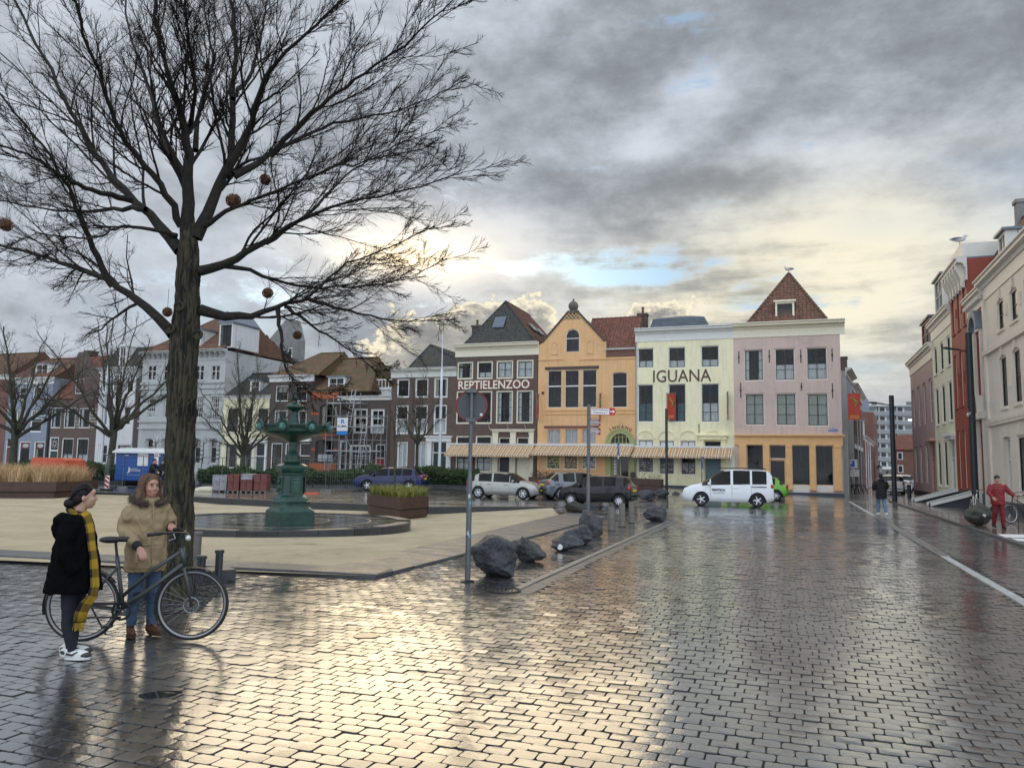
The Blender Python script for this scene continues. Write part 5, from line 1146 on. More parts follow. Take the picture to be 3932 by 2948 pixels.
for rc in ((145,1125,236,1310),(263,1125,352,1310)):
 w = h.win(rc,1,1,M_WHITE,M_WHITE,fw=.11); a,b,c,d = h.r(*rc); MB().box(a + .12,c - .12,.15,.17,b + (d - b) * .66,d - .12).build('shop_blind',M_REDB,w)
 mb = MB().ell(((a + c) / 2,.145,b + (d - b) * .80),((c - a) * .28,.01,.22),14,6); mb.build('oval_emblem',M_WHITE,w)
a,b,c,d = h.r(42,1100,92,1310); h.door((a,0,c,d),M_MAROON,px=False,glass_top=.3)
h.wall(P_BLUEG,top=vt - .05); h.cornice(vt,vt - h.v(230,672),.35,M_WHITE)
h.roof_gable_along(vt,2.6,T_BROWN,D=8)
h.dormer(h.p(230,560)[0],h.p(330,560)[0],.8,vt + .2,vt + 1.6,M_WHITE,M_ZINC,2,None)
h = LH(c1,-480,46,1000,'brick_house','red-brown brick house at the left edge of the row')
vt = h.v(0,600)
for x in (-430,-330,-220,-100): h.win((x,700,x + 70,830),2,3,M_WHITE,fw=.09); h.win((x,900,x + 70,1080),2,3,M_WHITE,fw=.09); h.win((x,1130,x + 70,1300),2,3,M_WHITE,fw=.09)
h.wall(B_RED,top=vt - .05); h.cornice(vt,.5,.3,M_WHITE); h.roof_gable_along(vt,3.0,T_BROWN,D=8)
# ================================================================= RIGHT-HAND ROW
q0 = gp(3861,1971,.05); RR = Row(q0.x,q0.y,R(-110.2))
P_CREAMY = mat('cream stucco',(.76,.68,.58),.6,var=.04,kind='plaster',dirt=.8); P_BRICKRED = mat('brick red paint',(.30,.058,.032),.6,var=.05,kind='plaster',dirt=.7)
P_PALEY = mat('primrose paint',(.76,.72,.54),.6,var=.04,kind='plaster',dirt=.8); P_MAUVE = mat('mauve paint',(.42,.29,.28),.65,var=.05,kind='plaster')
M_STONEW = mat('stone-white paint r',(.70,.66,.58),.5,var=.06); M_MAUVEDOOR = mat('lilac door paint',(.22,.14,.18),.4)
def RH(xl,xr,y,name,label,depth=10): return House(RR,c5,xl,xr,y,.07,name,label,depth)
h = RH(745,1080,1400,'cream_house','cream stucco house with moulded bands at the right edge',12)
vt = h.v(760,408); u = lambda x,y: h.p(x,y)[0]
wv = [(h.v(785,702),h.v(785,550)),(h.v(803,1065),h.v(803,812)),(.95,h.v(820,1200))]
us = [u(771,620),u(830,570)]; ww = u(803,620) - us[0]; pit = us[1] - us[0]
for k in range(4):
 for (v0,v1) in wv[:2]: h.win((us[0] + pit * k,v0,us[0] + pit * k + ww,v1),1,2,P_CREAMY,M_BLACK,fw=.10,rec=.06,arch=.22,px=False,sill=P_CREAMY)
 if k: h.win((us[0] + pit * k,wv[2][0],us[0] + pit * k + ww,wv[2][1]),1,2,P_CREAMY,M_BLACK,fw=.10,rec=.06,px=False,sill=P_CREAMY)
 else: h.door((us[0],.1,us[0] + ww,wv[2][1]),M_MAUVEDOOR,px=False,glass_top=.30,fm=M_WHITE,rec=.25)
h.wall(P_CREAMY,top=vt - .1,rev=.3); h.cornice(vt,1.05,.42,M_STONEW,u0=-.15)
for v,t_,pr in ((wv[0][0] - .75,.22,.14),(wv[1][0] - .55,.16,.14),(wv[2][1] + .62,.14,.12),(.55,.1,.06)): h.band(-.05,h.W,v,v + t_,-pr,P_CREAMY,'string_course')
for v0,v1 in ((wv[1][1] + .5,wv[0][0] - .75),(wv[0][0] - .5,vt - 1.0),(.2,wv[2][1] + .6),(wv[2][1] + .8,wv[1][0] - .55),(wv[1][0] - .35,wv[1][1] + .4)): MB().box(.02,.42,-.10,0,v0,v1).build('pilaster',P_CREAMY,h.root)
for k in range(4):
 for (v0,v1) in wv: MB().prism([(us[0] + pit * k + ww / 2 - .10,v1 + .02),(us[0] + pit * k + ww / 2 + .10,v1 + .02),(us[0] + pit * k + ww / 2 + .16,v1 + .45),(us[0] + pit * k + ww / 2 - .16,v1 + .45)],'y',-.07,0).build('keystone',P_CREAMY,h.root)
 q = us[0] + pit * k + ww + (pit - ww) / 2
 for (v0,v1) in wv[:2]: MB().box(q - .12,q - .03,-.05,0,v0 + (v1 - v0) * .35,v0 + (v1 - v0) * .72).box(q + .03,q + .12,-.05,0,v0 + (v1 - v0) * .35,v0 + (v1 - v0) * .72).build('wall_anchor',P_CREAMY,h.root)
MB().box(0,h.W,-.05,0,-.3,.5).build('plinth',M_PLINTH,h.root)
rf = h.roof_gable_along(vt,3.4,T_RUST,D=10); h.dormer(1.6,3.0,.4,vt + .1,vt + 1.7,M_WHITE,M_ZINC,3,rf)
h = RH(668,744,1400,'red_house','low brick-red house with tall white carved entrance bay',10)
vt = h.v(675,518); Wd = h.W
du0,du1 = h.W * .45,h.W * .92
h.win((du0 + .25,h.v(690,1000),du1 - .25,h.v(690,728)),1,2,M_STONEW,M_BLACK,fw=.10,rec=.1,px=False,arch=.0)
h.door((du0 + .2,.3,du1 - .2,h.v(710,1180)),M_STONEW,px=False,glass_top=.25,fm=M_STONEW,rec=.2,panels=3)
h.wall(P_BRICKRED,top=vt - .1,rev=.25); h.cornice(vt,.95,.34,M_STONEW,dent=.22)
v0,v1,v2 = h.v(690,1090),h.v(690,1010),h.v(690,700); um = (du0 + du1) / 2; hw = (du1 - du0) / 2 + .12
MB().box(um - hw,um - hw + .3,-.16,0,v1,v2).box(um + hw - .3,um + hw,-.16,0,v1,v2).prism([(um - hw,v1),(um + hw,v1),(um + hw * .75,v0),(um - hw * .75,v0)],'y',-.12,0).build('window_surround',M_STONEW,h.root)
mb = MB(); N = 12
for k in range(N):
 t0,t1 = math.pi * k / N,math.pi * (k + 1) / N
 mb.prism([(um + r_ * math.cos(t),v2 + r_ * math.sin(t)) for r_,t in ((hw - .25,t0),(hw + .08,t0),(hw + .08,t1),(hw - .25,t1))],'y',-.35,0)
mb.build('arch_hood',M_ZINC,h.root); MB().prism([(um - hw,v2)] + [(um + (hw - .25) * math.cos(t),v2 + (hw - .25) * math.sin(t)) for t in np.linspace(math.pi,0,12)] + [(um + hw,v2)],'y',-.1,0).build('tympanum',M_STONEW,h.root)
MB().box(um - hw,um - hw + .28,-.2,0,.1,v0 - .35).box(um + hw - .28,um + hw,-.2,0,.1,v0 - .35).box(um - hw - .1,um + hw + .1,-.3,0,v0 - .35,v0 - .02).build('door_surround',M_STONEW,h.root)
MB().box(0,h.W,-.05,0,-.3,.75).build('plinth',M_PLINTH,h.root); rf = h.roof_gable_along(vt,3.5,T_RUST,u0=-.3,u1=h.W + 2.2,D=4.2); h.chimney(h.W * .75,1.8,vt + 3.0,vt + 4.5,P_GREYCEM,.5,rf,False)
h = RH(585,668,1400,'red_house','tall brick-red house with heavy bracketed cream cornice',9)
hL = h.row.uv(c5(583,1400))[0] - h.u0; vt = h.v(610,365)
wv = [(h.v(590,700),h.v(590,520)),(h.v(595,1060),h.v(595,800)),(.9,h.v(610,1168))]
n = 3; pit = h.W / n; ww = pit * .46
for k in range(n):
 for v0,v1 in wv: h.win((pit * k + pit * .27,v0,pit * k + pit * .27 + ww,v1),1,2,M_STONEW,M_BLACK,fw=.08,rec=.10,px=False,sill=P_BRICKRED)
h.wall(P_BRICKRED,top=vt - .1,rev=.32,stop=vt - .1); h.cornice(vt,1.3,.55,M_STONEW,u0=-.15,u1=h.W + .1)
for k in range(6):
 q = h.W * (k + .5) / 6; MB().prism([(-.02,vt - .35),(-.46,vt - .35),(-.44,vt - .6),(-.20,vt - 1.2),(-.18,vt - 1.6),(-.02,vt - 1.65)],'x',q - .13,q + .13).build('carved_bracket',M_STONEW,h.root)
for k in range(n - 1):
 for v0,v1 in wv[:2]: q = pit * (k + 1) + .02; MB().box(q - .16,q + .16,-.05,0,v0 + (v1 - v0) * .4,v0 + (v1 - v0) * .62).build('wall_panel',P_BRICKRED,h.root)
MB().box(0,h.W,-.05,0,-.3,.8).build('plinth',M_PLINTH,h.root)
rf = MB().box(0,h.W,.05,8.9,vt - .1,vt - .02).build('flat_roof',M_ZINC,h.root); MB().box(h.W * .30,h.W * .92,-.1,1.8,vt + .06,vt + .85).build('roof_parapet',M_STONEW,rf)
H_RED = h
h = RH(489,585,1400,'primrose_house','pale primrose house between the mauve and the red house',10)
vt = h.v(490,640); wv = [(h.v(487,905),h.v(487,770)),(h.v(512,1138),h.v(512,958)),(.9,h.v(525,1218))]
n = 3; pit = h.W / n; ww = pit * .50
for k in range(n):
 for j,(v0,v1) in enumerate(wv):
  if j == 2 and k == 2: h.door((pit * k + pit * .2,.25,pit * k + pit * .2 + ww * 1.1,v1),mat('grey door paint',(.30,.33,.36),.4),px=False,glass_top=.32,fm=M_WHITE)
  else: h.win((pit * k + pit * .25,v0,pit * k + pit * .25 + ww,v1),1,2,M_WHITE,M_BLACK,fw=.09,rec=.05,px=False,sill=M_WHITE)
h.wall(P_PALEY,top=vt - .1,rev=.24); h.cornice(vt,1.2,.36,M_STONEW,u0=-.1)
MB().box(pit * 2 + pit * .05,h.W - .05,-.4,0,wv[2][1] + .15,wv[2][1] + .32).box(pit * 2 + pit * .12,h.W - .15,-.25,0,wv[2][1] - .02,wv[2][1] + .15).build('door_hood',M_WHITE,h.root)
MB().box(0,h.W,-.05,0,-.3,.55).build('plinth',M_PLINTH,h.root)
rf = h.roof_gable_along(vt,3.2,T_RED,D=9); h.dormer(h.W * .35,h.W * .75,-.1,vt + .1,vt + 2.3,M_WHITE,M_ZINC,3,rf)
h = RH(380,489,1400,'mauve_house','mauve painted house at the far end of the right-hand row',10)
vt = h.v(410,805); wv = [(h.v(412,1150),h.v(412,955)),(.9,h.v(420,1238))]
n = 4; pit = h.W / n; ww = pit * .50; M_PK = mat('rose painted wood',(.46,.26,.22),.5)
for k in range(n):
 for j,(v0,v1) in enumerate(wv):
  if j == 1 and k == 3: h.door((pit * k + pit * .2,.2,pit * k + pit * .2 + ww * 1.15,v1),mat('orange-brown door',(.34,.13,.06),.4),px=False,glass_top=.3,fm=M_PK)
  else: h.win((pit * k + pit * .25,v0,pit * k + pit * .25 + ww,v1),1,2,M_PK,M_WHITE,fw=.09,rec=.06,px=False)
h.wall(P_MAUVE,top=vt - .1,rev=.26); h.cornice(vt,1.1,.36,M_STONEW,u0=-.2)
MB().box(pit * 3,h.W - .05,-.35,0,wv[1][1] + .1,wv[1][1] + .3).build('door_hood',M_PK,h.root); MB().box(0,h.W,-.04,0,-.3,.35).build('plinth',M_IRON,h.root)
rf = h.roof_gable_along(vt,2.6,T_RED,D=9); h.dormer(h.W * .55,h.W * .9,.1,vt + .1,vt + 2.0,mat('maroon dormer',(.25,.09,.08),.5),M_ZINC,3,rf)
for i,(xa,xb,y,lab) in enumerate(((180,548,1200,'white-edged sloping cellar hatch in front of the mauve and primrose houses'),(370,820,1280,'white-edged sloping cellar hatch in front of the red house'))):
 p0 = gp(*cB((xa + 60),(1290,1340)[i]),.07); un = RR.n; d_ = (p0 - RR.o).dot(RR.u); ofs = (p0 - RR.o).dot(un)
 e = empty('cellar_hatch',RR.pt(d_,0,.07),RR.rot,lab,'cellar hatch','sloping cellar hatches'); w = 1.5; L = -ofs
 MB().prism([(-L,0),(-L,.12),(0,.78),(0,0)],'x',-w + .15,-.15).build('hatch_body',M_PLINTH,e)
 for xx in (-w,-.15): MB().prism([(-L - .1,.02),(-L - .1,.17),(0,.9),(0,.72)],'x',xx,xx + .15).build('edge_beam',M_WHITE,e)
 MB().prism([(-L - .02,.14),(-L - .02,.16),(0,.84),(0,.80)],'x',-w + .16,-.16).build('hatch_door',mat('slate grey boards',(.10,.11,.13),.35,var=.2),e)
# ================================================================= SIDE STREET BEYOND THE CORNER
cr = H_PK.row.pt(H_PK.u0 + H_PK.W); RS = Row(cr.x + .9,cr.y + 1.2,R(63))
def SH(u0,W,name,label,depth=8):
 h = House.__new__(House); h.row = RS; h.c = c33; h.u0 = u0; h.W = W; h.zb = 0.0; h.D = depth; h.root = empty(name,RS.pt(u0,0,0),RS.rot,label,'house'); h.ops = []; return h
h = SH(0,7,'side_house','narrow grey-white house side just round the corner of the pink house',7)
[h.win((x,v,x + 1.1,v + 2.2),2,3,px=False) for x in (1.5,4.6) for v in (1.0,4.6)]
h.wall(P_GREYW,top=9.2); h.cornice(9.4,.6,.4,M_STONEW)
h = SH(7.1,14.8,'brick_house','dark brick house with tall windows and chimneys in the side street',8)
for k in range(6):
 for v0,v1 in ((1.0,3.7),(4.8,7.6)): h.win((.7 + 2.15 * k,v0,1.9 + 2.15 * k,v1),2,3,M_WHITE,fw=.10,px=False); h.band(.6 + 2.15 * k,2.0 + 2.15 * k,v1,v1 + .35,-.05,M_WHITE,'lintel')
h.wall(B_BROWN,top=8.8); h.cornice(9.0,.6,.45,M_STONEW); rf = h.roof_gable_along(9.0,2.6,T_DARK,D=7)
h.chimney(3.5,1.2,9,12.4,B_DARK,.9,rf,False); h.chimney(13.6,1.2,9,13.0,B_DARK,.9,rf,False); h.pipe(3.9,.1,9.2); h.pipe(8.3,.1,9.2)
h = SH(22.0,26,'brick_house','low brick house with white dormers further down the side street',8)
for k in range(9):
 for v0,v1 in ((.9,2.4),(3.2,4.5)): h.win((.8 + 2.8 * k,v0,1.9 + 2.8 * k,v1),1,2,M_WHITE,fw=.10,px=False)
h.wall(B_RED,top=5.2); h.cornice(5.3,.4,.35,M_STONEW); rf = h.roof_gable_along(5.3,3.0,T_RED,D=8)
for k in range(3): h.dormer(1.2 + 2.6 * k,2.6 + 2.6 * k,.2,5.5,7.2,M_WHITE,M_ZINC,2.5,rf)
for k in range(3): h.pipe(2.3 + 5 * k,.1,5.0,M_WHITE)
h = SH(49,14,'brick_house','tall red brick house with grey roof block beside the apartment building',9)
for k in range(4):
 for v0,v1 in ((1,2.6),(3.8,5.4),(6.6,8.2)): h.win((1 + 3 * k,v0,2.4 + 3 * k,v1),1,2,M_WHITE,fw=.1,px=False)
h.wall(B_RED,top=9.5); MB().box(0,14,1,9,9.5,12.0).build('roof_block',P_BLUEG,h.root)
pz = dp(3455,1880,235); e = empty('apartment_block',(pz.x,235,0),R(-12),'long grey apartment block with white balconies closing the side street','apartment building')
W,NF,FH = 41,7,2.75; B_GREYB = mat('grey-brown brick',(.17,.165,.15),.8,kind='brick',mortar=(.2,.2,.19)); P_CONC = mat('light concrete',(.42,.43,.42),.7,var=.08)
mb = MB().box(-W / 2,W / 2,1.4,12,0,NF * FH + 2.2).build('wall',B_GREYB,e)
for f in range(NF):
 z = 2.4 + f * FH
 if f: MB().box(-W / 2 + .1,W / 2 - .1,0,1.39,z - .12,z).build('balcony_floor',P_CONC,e)
 if f: MB().box(-W / 2 + .1,W / 2 - .1,-.02,.08,z,z + .95).build('balcony_front',mat('balcony panel',(.26,.27,.27),.6,var=.1),e); MB().box(-W / 2 + .1,W / 2 - .1,-.05,.1,z + 1.0,z + 1.08).build('handrail',M_WHITE,e)
 for k in range(9):
  x = -W / 2 + .4 + k * 5.05
  q = MB().box(x,x + 4.6,1.30,1.395,z + .1,z + 2.6).build('window',M_WHITE,e); MB().box(x + .4,x + 1.7,1.25,1.30,z + .95,z + 2.3).build('pane',M_BLACK,q); MB().box(x + 2.3,x + 4.2,1.25,1.30,z + .95,z + 2.3).build('pane',mat('reflecting pane',(.16,.18,.20),.1,var=0),q)
  MB().box(x - .28,x - .1,.1,1.39,z,z + 2.8).build('balcony_screen',P_CONC,e) if f else None
MB().box(-W / 2 - .3,W / 2 + .3,-.2,12.3,NF * FH + 2.2,NF * FH + 2.6).build('roof',P_CONC,e)
for x in (-6,4,12): MB().box(x,x + 1.2,4,5.2,NF * FH + 2.6,NF * FH + 4).build('chimney',B_GREYB,e)
lt = MB().box(3.3,5.4,1.2,1.24,2.4 + 5 * FH + 1.0,2.4 + 5 * FH + 1.5).build('lit_window',mat('lit lamp strip',(1,.95,.8),emit=(1,.95,.8,2.0),var=0),e)
p = dp(3492,1880,95); e = empty('small_brick_house',(p.x,95,0),R(-25),'small red brick house with tiled roof beyond the mauve house','house')
zt = 9.0; w0 = 5.5
mb = MB().box(-w0 / 2,w0 + 6,0,8,-.2,zt - 2.2).build('wall',B_RED,e)
tiled(e,'roof',[(-w0 / 2 - .2,-.3,zt - 2.2),(w0 + 6,-.3,zt - 2.2),(w0 + 6,4,zt + .8),(-w0 / 2 + 1.2,4,zt + .8)],T_RED);
for x,z in ((-1.8,5),(1.2,5),(-1.8,2.6),(1.2,2.6),(1.5,.2),(-1.7,0.0)):
 q = MB().box(x,x + (.9 if z > .1 else 1.1),-.06,-.001,z,z + (1.4 if z > .1 else 2.2)).build('window',M_WHITE,e); MB().box(x + .12,x + .75,-.08,-.061,z + .12,z + 1.25).build('pane',M_BLACK,q)
e.scale = (.66,.66,.66)
# ================================================================= FOUNTAIN
M_GREEN = mat('green painted cast iron',(.016,.075,.053),.32,c2=(.006,.026,.020),vs=3.5,bump=.15,bs=25,rvar=.15)
M_VERDI = mat('verdigris lions',(.10,.22,.19),.5,c2=(.03,.12,.09),vs=9)
bc = Vector((-6.65,23.0,-.13))
bs_ = empty('fountain_basin',bc,0,'low round dark stone basin wet on top around the fountain','basin')
M_BASIN = mat('wet black granite',(.022,.024,.026),.10,c2=(.05,.052,.055),vs=1.2,rvar=.14,bump=.05,bs=30)
RB = 3.75
MB().lathe([(RB - .42,-.1),(RB - .42,.262),(0.01,.262)][::-1],72).build('basin_floor',M_BASIN,bs_)
for k in range(24):
 a0,a1 = 2 * math.pi * (k + .006) / 24,2 * math.pi * (k + .994) / 24; mb = MB(); pts = []
 n = 4; vs = []
 for i in range(n + 1):
  a = a0 + (a1 - a0) * i / n
  for r_,z in ((RB - .40,-.1),(RB - .40,.28),(RB - .02,.28),(RB,.26),(RB,-.1)): vs.append((r_ * math.cos(a),r_ * math.sin(a),z))
 fs = [(i * 5 + j,i * 5 + j + 1,i * 5 + 6 + j,i * 5 + 5 + j) for i in range(n) for j in range(4)] + [(0,1,2,3,4),(n * 5 + 4,n * 5 + 3,n * 5 + 2,n * 5 + 1,n * 5)]
 MB().add(vs,fs).build('rim_stone',M_DARKST if k % 3 else M_BASIN,bs_)
M_INLAY = mat('pale steel inlay',(.24,.25,.25),.25,.5)
for k in range(16): o = MB().box(.8,RB - .45,-.014,.014,.262,.266).build('inlay_strip',M_INLAY,bs_); o.rotation_euler = (0,0,k * math.pi / 8 + .2)
for r_ in (1.35,2.55): MB().lathe([(r_ - .018,.2),(r_ - .018,.266),(r_ + .018,.266),(r_ + .018,.2)],64,caps=False).build('inlay_ring',M_INLAY,bs_)
FP = dp(1112,2010,21.7); fo = empty('fountain',(FP.x,21.7,.135),R(38),'green cast-iron fountain with lion heads and wide bowl','fountain')
k_ = .00262
def oct_(w,ch): h_ = w / 2; return [(h_ - ch,-h_),(h_,-h_ + ch),(h_,h_ - ch),(h_ - ch,h_),(-h_ + ch,h_),(-h_,h_ - ch),(-h_,-h_ + ch),(-h_ + ch,-h_)]
def octstack(levels,name,m):
 mb = MB(); vs = []; n = 8
 for (w,ch,z) in levels: vs += [(x,y,z) for x,y in oct_(w,ch)]
 fs = [tuple(range(7,-1,-1)),tuple(range(8 * (len(levels) - 1),8 * len(levels)))]
 for i in range(len(levels) - 1): fs += [(8 * i + j,8 * i + (j + 1) % 8,8 * i + 8 + (j + 1) % 8,8 * i + 8 + j) for j in range(8)]
 return MB().add(vs,fs).build(name,m,fo)
octstack([(1.14,.03,0),(1.14,.03,.40),(1.10,.06,.44),(.98,.12,.52),(.96,.14,.56),(.96,.15,.64)],'base_block',M_GREEN)
octstack([(.96,.15,.641),(.98,.16,.66),(.99,.17,.70),(.95,.17,.72),(.93,.18,.78),(.87,.2,.84),(.80,.2,.88),(.76,.2,.90)],'relief_band',M_GREEN)
octstack([(.74,.2,.901),(.72,.2,.95),(.70,.2,1.50),(.74,.2,1.53),(.74,.2,1.57)],'pedestal',M_GREEN)
octstack([(.76,.2,1.571),(.82,.2,1.62),(.86,.2,1.68),(.88,.2,1.76),(.86,.2,1.80),(.62,.15,1.86)],'pedestal_cornice',M_GREEN)
for i in range(4):
 g_ = MB().box(-.17,.17,-.385,-.362,.98,1.44).build('panel',M_GREEN,fo); g_.rotation_euler = (0,0,i * math.pi / 2)
 MB().box(-.19,-.165,-.40,-.36,.96,1.46).box(.165,.19,-.40,-.36,.96,1.46).box(-.165,.165,-.40,-.36,.96,.985).box(-.165,.165,-.40,-.36,1.435,1.46).build('panel_frame',M_GREEN,g_)
 if i % 2: MB().ell((0,-.40,1.30),(.065,.05,.085),10,8).ell((0,-.39,1.12),(.12,.05,.11),10,8).ell((0,-.39,1.21),(.04,.04,.06),8,6).ell((0,-.40,1.38),(.05,.04,.035),8,6).build('portrait_bust',M_GREEN,g_)
 else:
  for q,(w,hh) in enumerate(((.2,.03),(.06,.02),(.22,.03),(.12,.02),(.18,.03),(.16,.02),(.2,.02))): MB().box(-w / 2,w / 2,-.39,-.386,1.39 - q * .055,1.39 - q * .055 + hh * .7).build('inscription_line',M_VERDI,g_)
L_ = MB().lathe([(.24,1.86),(.25,1.98),(.23,2.0),(.25,2.04),(.24,2.10),(.16,2.22),(.12,2.34),(.11,2.42),(.14,2.50),(.12,2.52),(.16,2.55),(.30,2.60),(.55,2.68),(.80,2.76),(.95,2.82),(1.00,2.87),(.985,2.90),(1.0,2.93),(1.02,3.0),(1.05,3.03),(1.05,3.06),(.98,3.06),(.95,2.98),(.5,2.90),(.2,2.9)],40).build('bowl',M_GREEN,fo,True)
MB().lathe([(.18,2.9),(.17,3.12),(.13,3.16),(.15,3.2),(.10,3.28),(.09,3.36),(.11,3.42),(.08,3.46),(.10,3.5),(.20,3.56),(.28,3.60),(.30,3.64),(.24,3.70),(.14,3.74),(.08,3.78),(.07,3.84),(.12,3.88),(.12,3.93),(.06,3.99),(.07,4.02),(.04,4.08),(.03,4.2),(.005,4.26)],24).build('upper_stem',M_GREEN,fo,True)
for k in range(8):
 a = 2 * math.pi * k / 8 - R(38) + R(-92); o = MB(); N = 11
 vs = [(1.04,0,3.0)] + [(1.07 + .04 * math.sin(math.pi * i / N),.20 * math.cos(math.pi * i / N * 1.3 - .47),3.0 + .20 * math.sin(math.pi * i / N * 1.3 - .47)) for i in range(N + 1)]; vs2 = [(x + .05,y * .8,z) for x,y,z in vs]
 n = len(vs); o.add(vs + vs2,[tuple(range(n)),tuple(range(2 * n - 1,n - 1,-1))] + [(i,(i + 1) % n,n + (i + 1) % n,n + i) for i in range(n)])
 sh = o.build('shell',M_GREEN,fo); sh.rotation_euler = (0,0,a)
 MB().ell((1.12,0,2.98),(.07,.11,.12),12,8).ell((1.18,0,2.98),(.05,.055,.06),10,8).ell((1.20,0,2.94),(.04,.05,.035),8,6).ell((1.15,.06,3.04),(.03,.03,.03),6,6).ell((1.15,-.06,3.04),(.03,.03,.03),6,6).build('lion_head',M_VERDI,sh,True)
fo.scale = [(dp(1130,1487,21.7).z - .135) / 4.26] * 3
# ================================================================= PLANTERS AND GRASSES
M_CORTEN = mat('rusty brown steel',(.085,.042,.028),.6,c2=(.045,.024,.018),vs=3,bump=.1,bs=40); M_SOIL = mat('soil',(.03,.022,.015),.9)
def planter(pts,z0,h_,label):
 c = sum((Vector((p[0],p[1],0)) for p in pts),Vector()) / len(pts); e = empty('planter',(c.x,c.y,z0),0,label,'planter','rusty steel planters')
 P2 = [(p[0] - c.x,p[1] - c.y) for p in pts]; n = len(P2)
 def ringm(z0_,z1_,ins):
  q = [(x * (1 - ins),y * (1 - ins)) for x,y in P2]; return MB().prism(q,'z',z0_,z1_)
 ringm(0,h_ * .40,.035).build('lower_panel',M_CORTEN,e); ringm(h_ * .40,h_ * .45,.07).build('shadow_gap',M_BLACK,e); ringm(h_ * .45,h_ * .96,0).build('upper_panel',M_CORTEN,e); ringm(h_ * .961,h_ * .975,.05).build('soil',M_SOIL,e)
 for i in range(n):
  a,b = Vector((P2[i][0],P2[i][1],0)),Vector((P2[(i + 1) % n][0],P2[(i + 1) % n][1],0)); d = (b - a).normalized(); nn = Vector((-d.y,d.x,0)) * .06
  MB().add([(p.x,p.y,z) for z in (h_ * .962,h_) for p in (a,b,b + nn,a + nn)],[(4,5,6,7),(0,1,5,4),(2,3,7,6),(1,2,6,5),(3,0,4,7),(3,2,1,0)]).build('rim',M_CORTEN,e)
 return e,c
def grass(name,label,pts,z0,n,hmin,hmax,m,bend=.5,seed=1,wid=.012,rad=.0):
 r_ = np.random.default_rng(seed); P = np.array([(p[0],p[1]) for p in pts]); lo,hi = P.min(0),P.max(0)
 xy = r_.uniform(lo,hi,(n * 4,2)); xy = xy[inpoly(xy[:,0],xy[:,1],[tuple(p) for p in P])][:n]; n = len(xy)
 cl = xy[r_.integers(0,n,max(8,n // 90))]; dd = ((xy[:,None,:] - cl[None]) ** 2).sum(-1); ci = dd.argmin(1); out = xy - cl[ci]; xy = cl[ci] + out * .75
 ang = np.arctan2(out[:,1],out[:,0]) + r_.normal(0,.7,n); h_ = r_.uniform(hmin,hmax,n); be = r_.uniform(.15,1,n) * bend * h_
 dx,dy = np.cos(ang),np.sin(ang); px,py = -dy * wid,dx * wid; V = []
 for t in (0,.4,.75,1.0):
  cx_ = xy[:,0] + dx * be * t ** 2; cy_ = xy[:,1] + dy * be * t ** 2; cz = z0 + h_ * (t - .25 * t ** 3 * be / h_); w = (1 - t * .9)
  V.append(np.stack([cx_ - px * w,cy_ - py * w,cz],1)); V.append(np.stack([cx_ + px * w,cy_ + py * w,cz],1))
 V = np.stack(V,1); F = np.array([(0,1,3,2),(2,3,5,4),(4,5,7,6)]); F = (F[None] + (np.arange(n) * 8)[:,None,None]).reshape(-1,4)
 o = mesh_obj(name,V.reshape(-1,3),F,m); at = o.data.attributes.new('tone','FLOAT','POINT'); at.data.foreach_set('value',np.repeat(r_.uniform(0,1,n),8).astype(np.float32)); return tag(o,label,'grass',kind='stuff')
def tone_mat(name,a,b,rough=.7):
 m = bpy.data.materials.new(name); m.use_nodes = True; t = m.node_tree; bs = t.nodes['Principled BSDF']; at = t.nodes.new('ShaderNodeAttribute'); at.attribute_name = 'tone'
 t.links.new(nmix(t,NX(t,at.outputs['Fac']),a,b),bs.inputs['Base Color']); bs.inputs['Roughness'].default_value = rough; bs.inputs['Specular IOR Level'].default_value = .25; return m
M_TAN = tone_mat('dry tan grass',(.34,.21,.10),(.70,.50,.28)); M_GGRASS = tone_mat('green sedge',(.10,.12,.02),(.34,.32,.09)); M_HEDGE = tone_mat('juniper green',(.012,.030,.012),(.055,.085,.030))
def ccw(pts):
 ar = sum(pts[i][0] * pts[(i + 1) % len(pts)][1] - pts[(i + 1) % len(pts)][0] * pts[i][1] for i in range(len(pts))); return pts if ar > 0 else pts[::-1]
g1,g2,g3 = gp(1415,1968,-.22),gp(1537,1990,-.22),gp(1645,1978,-.22)
pl = [(g1.x,g1.y),(g2.x,g2.y),(g3.x,g3.y),(g3.x - .25,g3.y + 1.3),(g2.x - .35,g3.y + 2.0),(g1.x - .3,g1.y + 1.2)]
e,c = planter(ccw(pl),-.25,.80,'six-sided rusty planter with green sedge beside the fountain basin'); grass('sedge','yellow-green sedge in the planter beside the fountain basin',[(c.x + (x - c.x) * .93,c.y + (y - c.y) * .93) for x,y in pl],.50,4500,.20,.60,M_GGRASS,1.3,3,.010)
PLANT2 = c
ga,gb,gc = gp(-520,1911,-.10),gp(212,1913,-.10),gp(316,1905,-.10)
pl = [(ga.x,ga.y),(gb.x,gb.y),(gc.x,gc.y),(gc.x - .6,gc.y + 2.6),(ga.x,gc.y + 3.4)]
e,c = planter(ccw(pl),-.15,.82,'long rusty planter with dry tan grass at the left edge'); grass('dry_grass','feathery dry tan grass in the long planter at the left',[(c.x + (x - c.x) * .97,c.y + (y - c.y) * .92) for x,y in pl],.63,9000,.4,1.1,M_TAN,1.1,5,.012)
